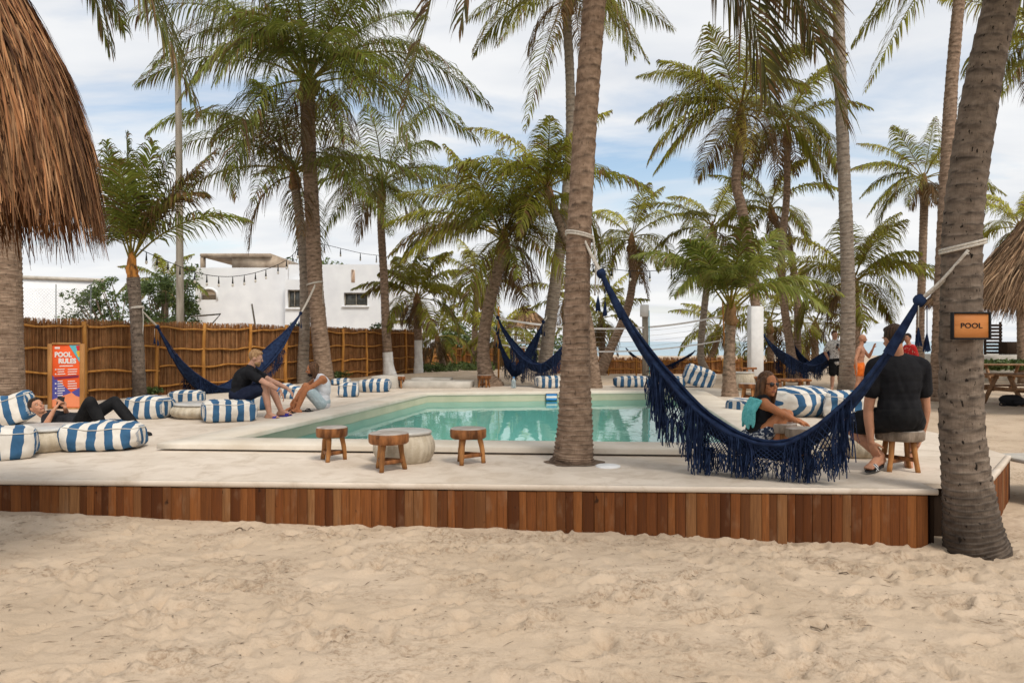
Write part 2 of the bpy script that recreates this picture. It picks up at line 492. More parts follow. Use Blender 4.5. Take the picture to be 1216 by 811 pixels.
# leaves use their own natural colour stored per vertex, with light through the blade
def leaf_mat(name, trans=0.3):
    t = NT(name)
    a = t.node('ShaderNodeAttribute', attribute_name='Col')
    n = t.noise(t.coord('Object'), 2.2, 3)
    c = t.mix(1.0, a.outputs['Color'], t.ramp(n, [(0.3, (0.72, 0.74, 0.70)), (0.7, (1.2, 1.18, 1.1))]), 'MULTIPLY')
    t.done(c, 0.45, None, Specular_IOR_Level=0.22)
    tl = t.node('ShaderNodeBsdfTranslucent'); t.l.new(c, tl.inputs['Color'])
    ms = t.node('ShaderNodeMixShader'); ms.inputs[0].default_value = trans
    t.l.new(t.b.outputs[0], ms.inputs[1]); t.l.new(tl.outputs[0], ms.inputs[2]); t.l.new(ms.outputs[0], t.o.inputs[0])
    return t.m
MT['leaf'] = leaf_mat('palm_leaf', 0.45)
def vcol(name, rough=0.9, var=0.25, spec=0.2):
    t = NT(name)
    a = t.node('ShaderNodeAttribute', attribute_name='Col')
    n = t.noise(t.coord('Object'), 6, 4)
    c = t.mix(1.0, a.outputs['Color'], t.ramp(n, [(0.3, 1 - var), (0.7, 1 + var)]), 'MULTIPLY')
    return t.done(c, rough, None, Specular_IOR_Level=spec)
MT['straw'] = vcol('straw')
MT['reed'] = vcol('reed_sticks')
MT['fibre'] = simple('palm_fibre', (0.14, 0.075, 0.035), (0.30, 0.17, 0.08), 18, (1, 1, .3), 0.95, 0.6, 0.02)
MT['pole'] = simple('peeled_pole', (0.40, 0.165, 0.035), (0.58, 0.28, 0.07), 12, (1, 1, .25), 0.6, 0.3, 0.006, rnd=0.15)
MT['grey_pole'] = simple('weathered_pole', (0.22, 0.19, 0.15), (0.38, 0.34, 0.28), 14, (1, 1, .1), 0.85, 0.4)
MT['plaster'] = simple('white_plaster', (0.74, 0.755, 0.78), (0.84, 0.855, 0.87), 1.3, (1, 1, 1), 0.85, 0.1, 0.01, detail=8)
MT['raw_concrete'] = simple('raw_concrete', (0.20, 0.145, 0.10), (0.46, 0.37, 0.28), 1.6, (1, 1, 1), 0.9, 0.4, 0.03, detail=9)
MT['ledge'] = simple('ledge_concrete', (0.40, 0.37, 0.32), (0.55, 0.51, 0.45), 3, (1, 1, 1), 0.85, 0.2, 0.01, detail=8)
MT['whitewash'] = simple('whitewash', (0.62, 0.60, 0.57), (0.82, 0.81, 0.79), 7, (1, 1, .5), 0.9, 0.35, 0.01, detail=7)
MT['glass_dark'] = simple('window_glass', (0.045, 0.048, 0.045), (0.09, 0.09, 0.08), 3, rough=0.12, bump=0)
# striped canvas
t = NT('striped_canvas')
a = t.node('ShaderNodeAttribute', attribute_name='st'); sp = t.node('ShaderNodeSeparateXYZ'); t.l.new(a.outputs['Vector'], sp.inputs[0])
fr = t.math('FRACT', t.math('DIVIDE', sp.outputs[0], 0.165))
wv = t.noise(t.coord('Object', (1, 1, 1), True), 5, 4)
s_ = t.math('GREATER_THAN', fr, 0.5)
blue = t.ramp(wv, [(0.3, (0.028, 0.082, 0.165)), (0.7, (0.05, 0.135, 0.25))])
crm = t.ramp(wv, [(0.3, (0.58, 0.53, 0.46)), (0.7, (0.74, 0.70, 0.63))])
c = t.mix(s_, crm, blue)
gz = t.node('ShaderNodeSeparateXYZ'); t.l.new(t.node('ShaderNodeTexCoord').outputs['Object'], gz.inputs[0])
wr = t.noise(t.coord('Object', (1, 1, .6), True), 9, 3, 0.5, 1.2)
fine = t.noise(t.coord('Object'), 420, 2)
bm = t.bump(wr, 0.5, 0.02); bm = t.bump(fine, 0.2, 0.002, bm)
MT['stripe'] = t.done(c, 0.9, bm, Specular_IOR_Level=0.15)
# rattan
t = NT('woven_rattan')
f = t.noise(t.coord('Object', (1, 1, .5), True), 12, 4); g = t.noise(t.coord('Object', (1, 1, 6), True), 30, 3)
c = t.ramp(f, [(0.3, (0.43, 0.36, 0.26)), (0.7, (0.60, 0.53, 0.42))])
c = t.mix(t.ramp(g, [(0.55, 0.0), (0.75, 0.5)]), c, (0.28, 0.21, 0.13))
MT['rattan'] = t.done(c, 0.7, t.bump(g, 0.5, 0.006))
MT['table_top'] = simple('pale_table_top', (0.42, 0.40, 0.36), (0.56, 0.54, 0.50), 6, (1, 1, 1), 0.3, 0.05)
# wood for stools etc.
MT['log'] = simple('log_wood', (0.085, 0.032, 0.012), (0.32, 0.13, 0.045), 15, (1, 1, .3), 0.45, 0.5, 0.008, rnd=0.2)
MT['log_top'] = simple('log_slice_top', (0.24, 0.19, 0.155), (0.46, 0.41, 0.36), 9, (1, 1, 1), 0.33, 0.15, 0.004)
MT['log_grey'] = simple('grey_log', (0.17, 0.13, 0.095), (0.34, 0.27, 0.21), 18, (1, 1, .3), 0.75, 0.4, 0.006)
MT['stick'] = simple('stool_leg_wood', (0.19, 0.078, 0.024), (0.44, 0.205, 0.07), 14, (1, 1, .2), 0.5, 0.3, 0.005, rnd=0.15)
MT['picnic'] = simple('picnic_wood', (0.20, 0.105, 0.05), (0.36, 0.21, 0.115), 12, (.3, 1, 1), 0.65, 0.3, 0.005, rnd=0.2)
# cloth
def cloth(name, a, b=None, sc=9, r=0.9):
    return simple(name, a, b or tuple(x * 1.5 for x in a), sc, rough=r, bump=0.5, bdist=0.012, Specular_IOR_Level=0.12)
MT['navy'] = cloth('navy_cotton', (0.009, 0.015, 0.040), (0.020, 0.036, 0.085), 14)
MT['rope'] = simple('white_rope', (0.45, 0.41, 0.35), (0.66, 0.62, 0.55), 60, rough=0.9, bump=0.5)
MT['black_tee'] = cloth('black_tshirt', (0.010, 0.010, 0.012), (0.018, 0.018, 0.020))
MT['black_pants'] = cloth('black_trousers', (0.009, 0.009, 0.010), (0.018, 0.018, 0.019))
MT['charcoal_tee'] = cloth('charcoal_tshirt', (0.016, 0.016, 0.019), (0.03, 0.03, 0.034))
MT['navy_shorts'] = cloth('navy_shorts', (0.012, 0.015, 0.032), (0.02, 0.026, 0.05))
MT['white_tank'] = cloth('white_tank', (0.62, 0.63, 0.66), (0.74, 0.75, 0.78))
MT['pale_denim'] = cloth('pale_denim', (0.34, 0.44, 0.47), (0.48, 0.57, 0.60), 20)
MT['orange_shorts'] = cloth('orange_shorts', (0.72, 0.14, 0.02), (0.85, 0.22, 0.04))
MT['teal_towel'] = cloth('teal_towel', (0.10, 0.42, 0.42), (0.17, 0.54, 0.53), 40)
def print_mat(name, base, spot, thr, sc):
    t = NT(name); v = t.coord('Object')
    f = t.noise(v, sc, 3, 0.6, 0.6)
    return t.done(t.ramp(f, [(thr, base), (thr + .03, spot)]), 0.9, t.bump(t.noise(v, 9, 3), 0.4, 0.012))
MT['leaf_shirt'] = print_mat('patterned_white_shirt', (0.62, 0.60, 0.57), (0.16, 0.15, 0.14), 0.56, 22)
MT['red_shirt'] = print_mat('red_floral_shirt', (0.55, 0.03, 0.03), (0.72, 0.55, 0.42), 0.60, 20)
MT['sarong'] = print_mat('patterned_sarong', (0.02, 0.03, 0.06), (0.5, 0.5, 0.5), 0.54, 34)
def skin(name, a):
    t = NT(name); v = t.coord('Object'); f = t.noise(v, 14, 4)
    return t.done(t.ramp(f, [(0.3, tuple(x * .86 for x in a)), (0.7, tuple(x * 1.1 for x in a))]), 0.5, t.bump(t.noise(v, 90, 3), 0.1, 0.002), Subsurface_Weight=0.12, Subsurface_Radius=(0.012, 0.005, 0.003), Subsurface_Scale=1.0)
MT['skin_fair'] = skin('skin_fair', (0.52, 0.29, 0.20))
MT['skin_tan'] = skin('skin_tan', (0.47, 0.19, 0.085))
MT['skin_mid'] = skin('skin_mid', (0.49, 0.245, 0.15))
MT['hair_dark'] = simple('dark_brown_hair', (0.018, 0.012, 0.009), (0.04, 0.026, 0.018), 60, (1, 1, .2), 0.55, 0.6, 0.006)
MT['hair_brown'] = simple('brown_hair', (0.05, 0.024, 0.012), (0.15, 0.072, 0.034), 50, (1, 1, .12), 0.5, 0.6, 0.006)
MT['hair_mid'] = simple('mid_brown_hair', (0.022, 0.013, 0.008), (0.07, 0.040, 0.022), 60, (1, 1, .2), 0.6, 0.6, 0.006)
t = NT('striped_strap'); sx_ = t.node('ShaderNodeSeparateXYZ'); t.l.new(t.coord('Object', (34, 34, 34)), sx_.inputs[0])
MT['stripe_strap'] = t.done(t.mix(t.math('GREATER_THAN', t.math('FRACT', t.math('ADD', sx_.outputs[0], sx_.outputs[2])), 0.55), (.015, .015, .016), (.7, .7, .7)), 0.6)
MT['hair_blond'] = simple('blond_hair', (0.26, 0.14, 0.065), (0.42, 0.26, 0.13), 50, (1, 1, .2), 0.6, 0.6, 0.006)
MT['lip'] = simple('lips', (0.30, 0.10, 0.075), rough=0.5, bump=0)
MT['eye_white'] = simple('eye_white', (0.7, 0.68, 0.65), rough=0.2, bump=0)
MT['black_gloss'] = simple('black_plastic', (0.012, 0.012, 0.013), rough=0.2, bump=0)
MT['black_matte'] = simple('black_matte', (0.014, 0.014, 0.015), rough=0.7, bump=0.1)
MT['blue_rubber'] = simple('blue_rubber', (0.045, 0.04, 0.26), rough=0.55, bump=0.1)
MT['white_paint'] = simple('white_paint', (0.70, 0.70, 0.69), (0.8, 0.8, 0.79), 5, rough=0.5, bump=0.05)
MT['sign_wood'] = simple('orange_sign_wood', (0.46, 0.165, 0.045), (0.60, 0.25, 0.08), 7, (.35, 1, 2.5), 0.45, 0.15, 0.003)
MT['frame_wood'] = simple('varnished_frame', (0.34, 0.155, 0.045), (0.46, 0.23, 0.08), 14, (1, 1, .2), 0.45, 0.2, 0.003)
for nm, cc in (('p_orange', (0.80, 0.115, 0.03)), ('p_purple', (0.085, 0.085, 0.31)), ('p_teal', (0.13, 0.50, 0.56)), ('p_peach', (0.80, 0.27, 0.13)), ('p_yellow', (0.72, 0.46, 0.04)), ('p_white', (0.78, 0.74, 0.70)), ('p_maroon', (0.22, 0.03, 0.06)), ('p_red', (0.62, 0.04, 0.05)), ('p_blue', (0.05, 0.24, 0.55))):
    MT[nm] = simple('print_' + nm[2:], cc, tuple(x * 1.05 for x in cc), 8, rough=0.5, bump=0)
MT['bulb'] = simple('clear_bulb_glass', (0.55, 0.52, 0.46), rough=0.1, bump=0)
MT['plastic_clear'] = simple('clear_plastic', (0.55, 0.66, 0.70), rough=0.1, bump=0, Transmission_Weight=0.7)
MT['boot'] = simple('orange_leaf_base', (0.10, 0.045, 0.018), (0.55, 0.23, 0.05), 9, (1, 1, .3), 0.7, 0.5, 0.01, lo=.4, hi=.55)
MT['wire'] = simple('galvanised_wire', (0.25, 0.26, 0.26), rough=0.6, bump=0)
MT['bark'] = simple('tree_bark', (0.12, 0.085, 0.06), (0.22, 0.17, 0.12), 12, (1, 1, .2), 0.9, 0.5)

# ================================================================== THE SETTING
# ---- deck outline (pixel contacts on the deck plane)
dl, dr = G(0, 569), G(1113, 581)
ddir = nrm(dr - dl)
left_end = dl - ddir * 5.0
deck_poly = [left_end, dr, np.array((3.33, 6.16, 0)), np.array((3.80, 6.10, 0)), G(1198, 541), G(1112, 514), G(1000, 490), G(905, 476),
             G(872, 463), G(815, 457.5), G(470, 457.5), G(430, 452), np.array((-5.0, 22.5, 0)), np.array((-8.9, 12.8, 0)), np.array((-11.5, 8.4, 0))]
# ---- pool
PZ = 0.078
pin = [G(275, 519.5, PZ), G(905, 526, PZ), G(808, 463.5, PZ), G(508, 466.5, PZ)]          # FL FR BR BL
cen = sum(pin) / 4
def offs(P, d):
    out = []
    n = len(P)
    for i in range(n):
        a, b, c_ = P[i - 1][:2], P[i][:2], P[(i + 1) % n][:2]
        n1 = nrm(np.array(((b - a)[1], -(b - a)[0]))); n2 = nrm(np.array(((c_ - b)[1], -(c_ - b)[0])))
        m = nrm(n1 + n2); out.append(np.array((*(b + m * d / max(0.3, np.dot(m, n1))), P[i][2])))
    return out
pout = offs(pin, 0.52)
pris = offs(pin, 0.42)

# ---- sand: one sheet, finely modelled where the camera stands
def axis(fine0, fine1, st, lo, hi, grow=1.13):
    a = list(np.arange(fine0, fine1 + 1e-6, st))
    s = st; x = a[-1]
    while x < hi: s = min(s * grow, 120); x += s; a.append(x)
    s = st; x = a[0]
    while x > lo: s = min(s * grow, 120); x -= s; a.insert(0, x)
    return np.array(a)
gx = axis(-5.4, 5.6, 0.026, -3000, 3000); gy = axis(1.6, 7.0, 0.022, -30, 320, 1.10)
X, Yg = np.meshgrid(gx, gy)
def sand_h(x, y, detail=True):
    zf = -0.363 - 0.0229 * np.clip(x, -9, 9)
    zb = -0.24 * sst(x, 2.5, 6.0) - 0.03 - 0.12 * (1 - sst(x, -9, -6))
    fy = 5.9 - 0.055 * x
    k = sst(y, fy + 0.9, fy + 4.5)
    z = zf * (1 - k) + zb * k
    z = z - (0.75 * sst(y, 45, 125)) - 2.0 * sst(y, 120, 200)
    z = z + 0.10 * np.exp(-((x + 1.5) / 2.5) ** 2 - ((y - 27) / 3.0) ** 2)
    if detail:
        amp = np.where(y < 9, 0.6, 1.6)
        z = z + amp * 0.05 * fbm2(x * 1.1, y * 1.3, 3)
    return z
Z = sand_h(X, Yg)
near = (X > -5.6) & (X < 5.8) & (Yg < 7.3)
lump = fbm2(X * 5.2 + 3, Yg * 6.0, 4, 0.55)
rough = sst(fbm2(X * 1.7 + 31, Yg * 2.3 + 4, 4, .6), -.10, .25)
Z = Z + near * 0.75 * (0.012 * lump + rough * (0.026 * fbm2(X * 15, Yg * 21, 3) + 0.014 * fbm2(X * 34, Yg * 40, 2)) + 0.028 * np.maximum(0, fbm2(X * 6 + 5, Yg * 11, 4) - .16) - 0.017 * np.abs(fbm2(X * 6 + 9, Yg * 10 + 2, 4)))
fp = nrs.rand(900, 5)
for k in range(900):                                   # footprints: heel-and-toe hollows with a pushed-up rim
    x0, y0 = -5.2 + 10.6 * fp[k, 0], 1.8 + 4.3 * fp[k, 1]
    an = fp[k, 2] * 2 * PI; L = 0.07 + .07 * fp[k, 3]; W = 0.03 + .03 * fp[k, 4]
    m = (np.abs(gx - x0) < .4); n_ = (np.abs(gy - y0) < .4)
    ii = np.ix_(np.where(n_)[0], np.where(m)[0])
    dx, dy = X[ii] - x0, Yg[ii] - y0
    u = (dx * math.cos(an) + dy * math.sin(an)) / L; w = (-dx * math.sin(an) + dy * math.cos(an)) / W
    d = np.sqrt(u * u + w * w)
    dep = 0.010 + .018 * fp[k, 3]
    Z[ii] += -dep * np.exp(-d ** 6 * .8) + dep * .55 * np.exp(-((d - 1.35) / .32) ** 2)
def inside(poly, x, y):
    c_ = np.zeros(x.shape, bool); j = len(poly) - 1
    for i in range(len(poly)):
        xi, yi, xj, yj = poly[i][0], poly[i][1], poly[j][0], poly[j][1]
        c_ ^= ((yi > y) != (yj > y)) & (x < (xj - xi) * (y - yi) / (yj - yi + 1e-12) + xi); j = i
    return c_
under = inside(deck_poly, X, Yg)
Z = np.where(under, np.minimum(Z, -0.11 - 0.02), Z)
Q = grid_faces(len(gy), len(gx))
V = np.stack((X, Yg, Z), -1).reshape(-1, 3)
fc = V[Q].mean(1)
keep = ~inside(offs(pin, 0.9), fc[:, 0], fc[:, 1])
mb = MB(); mb.add(V, Q[keep])
structure(mb.obj('sand', MT['sand'], smooth=True))

def sand_z(x, y): return float(sand_h(np.array([x]), np.array([y]))[0])
# ---- sea and surf
mb = MB(); gx2 = np.linspace(-3500, 3500, 40); gy2 = np.concatenate((np.linspace(100, 400, 30), np.linspace(450, 7000, 20)))
A_, B_ = np.meshgrid(gx2, gy2)
mb.add(np.stack((A_, B_, np.full_like(A_, -1.0)), -1), grid_faces(len(gy2), len(gx2)))
structure(mb.obj('sea', MT['sea'], smooth=True))

# ---- pool deck: slab with a hole for the pool, rounded nosing, board skirt
deck = bpy.data.objects.new('pool_deck', None); COL.objects.link(deck); structure(deck)
outer = [Vector(p) for p in deck_poly]; hole = [Vector((p[0], p[1], 0)) for p in pris]
tri = geometry.tessellate_polygon([outer, hole])
allv = np.array([list(v_) for v_ in outer + hole])
bme = MB(); bme.add(allv, None, [t_ if np.cross(allv[t_[1]] - allv[t_[0]], allv[t_[2]] - allv[t_[0]])[2] > 0 else t_[::-1] for t_ in tri])
no = len(outer)
def skirt(mb, P, z0, z1):
    n = len(P)
    V = np.concatenate((np.array(P) * (1, 1, 0) + (0, 0, z1), np.array(P) * (1, 1, 0) + (0, 0, z0)))
    i = np.arange(n); k = (i + 1) % n
    mb.add(V, np.stack((i, n + i, n + k, k), 1))
skirt(bme, [np.array(p) for p in outer], -0.04, 0.0)
bme.obj('slab', MT['deck'], deck)
# a slim irregular nosing that runs along the front edge
def nosing(a, b, name):
    n = max(8, int(np.linalg.norm(b - a) / 0.06)); mbn = MB()
    t_ = np.linspace(0, 1, n)[:, None]
    P = a + (b - a) * t_; out = nrm(np.array(((b - a)[1], -(b - a)[0], 0)))
    w = 0.022 + 0.004 * fbm2(np.arange(n) * .35, np.zeros(n), 3)
    prof = [(-.03, 0.0035), (0.6, 0.0045), (1.0, -0.008), (1.0, -0.034), (0.5, -0.043), (-.03, -0.043)]
    V = np.stack([P + out * (w[:, None] * u if u > 0 else u) + np.array((0, 0, z_)) for u, z_ in prof], 1)
    mbn.add(V.reshape(-1, 3), grid_faces(n, 6, True)[:, ::-1])
    return mbn.obj(name, MT['deck'], deck, smooth=False)
nosing(left_end, dr, 'edge_nosing'); nosing(np.array(deck_poly[3]), np.array(deck_poly[4]), 'edge_nosing')
mb = MB()
inn = [p + np.array((0, 0.07, 0)) for p in deck_poly]
for a, b in ((left_end, dr), (dr, deck_poly[2]), (deck_poly[2], deck_poly[3]), (deck_poly[3], deck_poly[4]), (deck_poly[4], deck_poly[5])):
    a, b = np.array(a), np.array(b)
    nn = nrm(np.array((-(b - a)[1], (b - a)[0], 0))) * .05
    mb.add(np.array((a + nn + (0, 0, -.041), b + nn + (0, 0, -.041), b + nn + (0, 0, -.75), a + nn + (0, 0, -.75))), [(3, 2, 1, 0)])
mb.obj('skirt_shade_backing', MT['dark_wood_and_shade'], deck)  # near-black sheet: its colour stands for shade behind board gaps and in the notch
# each board of the skirt is its own part
plank_meshes = []
def plank_mesh(w, h, d=0.024):
    m_ = MB(); hw, hd, e = w / 2, d / 2, 0.0018
    ring = np.array(((hw, -hd + e), (hw, hd), (-hw, hd), (-hw, -hd + e), (-hw + e, -hd), (hw - e, -hd)))
    V = np.concatenate((np.c_[ring, np.zeros(6)], np.c_[ring, np.full(6, -h)]))
    m_.add(V, np.concatenate((grid_faces(2, 6, True)[:, ::-1], [(0, 1, 2, 5), (2, 3, 4, 5)])))
    return m_.mesh('plank')
for w in (0.058, 0.064, 0.070, 0.076, 0.082, 0.090):
    me = plank_mesh(w, 0.85); me.materials.append(MT['plank']); plank_meshes.append((w, me))
def planks(a, b):
    a, b = np.array(a, float), np.array(b, float)
    L = np.linalg.norm(b - a); d = (b - a) / L; ang = math.atan2(d[1], d[0]); s = 0.0
    while True:
        w, me = rnd.choice(plank_meshes)
        if s + w > L: break
        p = a + d * (s + w / 2)
        o = bpy.data.objects.new('plank', me); COL.objects.link(o); o.parent = deck
        jit = rnd.uniform(-.0025, .0025)
        o.location = (p[0] - d[1] * jit, p[1] + d[0] * jit, -0.046 - rnd.uniform(0, .006))
        o.rotation_euler = (rnd.uniform(-.006, .006), rnd.uniform(-.004, .004), ang)
        s += w + rnd.uniform(.001, .004)
planks(left_end + ddir * 4.0, dr); planks(deck_poly[3], deck_poly[4])
# ---- pool shell, coping, water
mb = MB()
V = np.array([p * (1, 1, 0) + (0, 0, 0.02) for p in pin] + [p * (1, 1, 0) + (0, 0, -1.35) for p in pin])
mb.add(V, [(0, 4, 5, 1), (1, 5, 6, 2), (2, 6, 7, 3), (3, 7, 4, 0), (4, 7, 6, 5)])
pool = mb.obj('pool_basin', MT['pool']); structure(pool)
mb = MB()
def ringslab(mb, inn, out, z0, z1, seg=26):
    n = 4
    def sub(P): 
        return np.concatenate([np.array(P[i]) + (np.array(P[(i + 1) % 4]) - P[i]) * np.linspace(0, 1, seg, endpoint=False)[:, None] for i in range(4)])
    I, O = sub(inn), sub(out); m = len(I)
    wob = 0.006 * fbm2(np.arange(m) * .6, np.zeros(m), 3)
    e = 0.012
    d = nrm(O - I)
    rings = [I * (1, 1, 0) + (0, 0, z0), I * (1, 1, 0) + (0, 0, z1 - e), I * (1, 1, 0) + d * e + (0, 0, z1), O * (1, 1, 0) - d * e + (0, 0, z1), O * (1, 1, 0) + d * wob[:, None] + (0, 0, z1 - e), O * (1, 1, 0) + d * wob[:, None] + (0, 0, z0)]
    V = np.concatenate(rings)
    mb.add(V, grid_faces(6, m, True)[:, ::-1])
    mb.add(np.concatenate((rings[5], rings[0])), grid_faces(2, m, True)[:, ::-1])
ringslab(mb, [p - nrm(p - cen) * .015 for p in pin], pout, 0.020, PZ)
cop = mb.obj('pool_coping', MT['coping']); structure(cop)
mb = MB(); skirt(mb, pris, -0.02, 0.05); structure(mb.obj('coping_shadow_riser', MT['dark_wood_and_shade']))  # dark colour deepens the shadow line under the coping lip
wv_ = [p + (p - cen) * .004 for p in pin]
mb = MB(); mb.add(np.array([p * (1, 1, 0) + (0, 0, -0.115) for p in wv_]), [(0, 1, 2, 3)])
structure(mb.obj('water', MT['water']))

# dark soil ring where the central trunk comes through the deck
mb = MB(); cw = G(682, 549); n = 40; a = np.arange(n) / n * 2 * PI
rw = .25 + .05 * fbm2(np.cos(a) * 2 + 5, np.sin(a) * 2, 3)
mb.add(np.concatenate(([cw + (0, 0, .012)], cw + np.stack((rw * 1.1 * np.cos(a), rw * np.sin(a), np.full(n, .004)), 1))), None, [(0, 1 + i, 1 + (i + 1) % n) for i in range(n)])
MT['soil'] = simple('dark_soil', (0.09, 0.06, 0.04), (0.2, 0.145, 0.1), 30, rough=.95, bump=.6)
structure(mb.obj('soil_ring', MT['soil']))

# ================================================================== PALMS
GREEN = np.array((0.275, 0.275, 0.038)); DKGREEN = np.array((0.135, 0.158, 0.028)); YEL = np.array((0.36, 0.28, 0.05))
BROWN = np.array((0.17, 0.10, 0.045)); TAN = np.array((0.30, 0.22, 0.13))
def frond_mesh(P0, P1, P2, L, nleaf=70, leaflen=0.9, green=GREEN, dry=0.25, roll=0.0, droop=0.5, wid=0.034, rs=None, rach=YEL, rr=0.022):
    rs = rs or nrs
    mb = MB()
    nR = 14
    R = bez(P0, P1, P2, nR)
    rad = np.linspace(rr, rr * .16, nR)
    tube(mb, R, rad, 4, False, np.linspace(0, 1, nR).repeat(4)[:, None] * (green * 1.2 - rach) + rach)
    B = np.cross(P1 - P0, P2 - P0)
    if np.linalg.norm(B) < 1e-4: B = np.cross(P2 - P0, (0.3, 1, 0.2))
    B = nrm(B)
    t = np.linspace(0.16, 0.985, nleaf)
    t = np.concatenate((t, t + 0.4 / nleaf)); side = np.concatenate((np.ones(nleaf), -np.ones(nleaf)))
    n = len(t); t = np.clip(t + rs.uniform(-.3, .3, n) / nleaf, 0.1, 0.99)
    keep = rs.rand(n) > 0.06
    t, side = t[keep], side[keep]; n = len(t); tt = t[:, None]
    C = (1 - tt) ** 2 * P0 + 2 * tt * (1 - tt) * P1 + tt ** 2 * P2
    T = nrm(2 * (1 - tt) * (P1 - P0) + 2 * tt * (P2 - P1))
    N = nrm(np.cross(B[None, :], T))
    N = np.where(N[:, 2:3].mean() < 0, -N, N) if True else N
    cr, sr = math.cos(roll), math.sin(roll)
    S = B[None, :] * cr + N * sr; N2 = N * cr - B[None, :] * sr
    prof = np.clip(np.sin(np.clip((t - 0.05) / 0.98, 0, 1) ** 0.75 * PI * .93 + .12), .12, 1)
    ll = leaflen * prof * rs.uniform(.82, 1.12, n)
    a = np.radians(24 + 34 * t ** 1.3 + rs.uniform(-6, 6, n))
    d0 = nrm(S * (side * np.cos(a))[:, None] + T * np.sin(a)[:, None] + N2 * rs.uniform(.05, .35, n)[:, None])
    g = (droop * rs.uniform(.7, 1.35, n))[:, None] * np.array((0, 0, -1.0))
    d1 = nrm(d0 + 1.1 * g); d2 = nrm(d0 + 3.0 * g)
    p1 = C + d0 * (ll * .33)[:, None]; p2 = p1 + d1 * (ll * .34)[:, None]; p3 = p2 + d2 * (ll * .33)[:, None]
    def wv(d, w):
        W = nrm(T - (T * d).sum(1, keepdims=True) * d); return W * (w / 2)
    w0, w1, w2 = wv(d0, wid * .55), wv(d1, wid), wv(d2, wid * .72)
    Vv = np.stack((C - w0, C + w0, p1 - w1, p1 + w1, p2 - w2, p2 + w2, p3), 1).reshape(-1, 3)
    i = np.arange(n)[:, None] * 7
    Qf = np.concatenate((i + [[0, 1, 3, 2]], i + [[2, 3, 5, 4]])); Tf = i + [[4, 5, 6]]
    var = rs.uniform(.7, 1.35, n)[:, None]
    ylw = (rs.rand(n) < .22)[:, None] * rs.uniform(.2, .7, n)[:, None]
    green = green * (1 - ylw) + np.array((.24, .20, .045)) * ylw
    isdry = (rs.rand(n) < dry * .55)[:, None]
    cb = np.where(isdry, BROWN * var, green * var)
    tipc = np.where((rs.rand(n) < dry + .12)[:, None], BROWN * 1.1 * var, cb)
    mid = cb * .8 + tipc * .2
    cc = np.stack((cb, cb, cb, cb, mid, mid, tipc), 1).reshape(-1, 3)
    mb.add(Vv, Qf, Tf, cc)
    return mb

def trunk_shape(m, n, L, ring, amp, seed):
    """saw-tooth ring scars"""
    v = np.linspace(0, L, m)
    ph = v / ring + 0.35 * fbm2(v * 2.1 + seed, v * 0 + seed, 2)
    a = np.arange(n) / n * 2 * PI
    ph = ph[:, None] + 0.18 * np.sin(a[None, :] + seed) + 0.10 * np.sin(2 * a[None, :] + seed * 2)
    f = ph - np.floor(ph)
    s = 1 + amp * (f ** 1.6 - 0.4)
    return s + amp * .6 * fbm2(a[None, :] * 3 + seed + 0 * v[:, None], v[:, None] * 9, 3), 1 - .72 * np.exp(-((1 - f) / .17) ** 2) * np.clip(.75 + 1.1 * fbm2(a[None, :] * 2.2 + seed + 0 * v[:, None], v[:, None] * 5, 2), 0, 1)

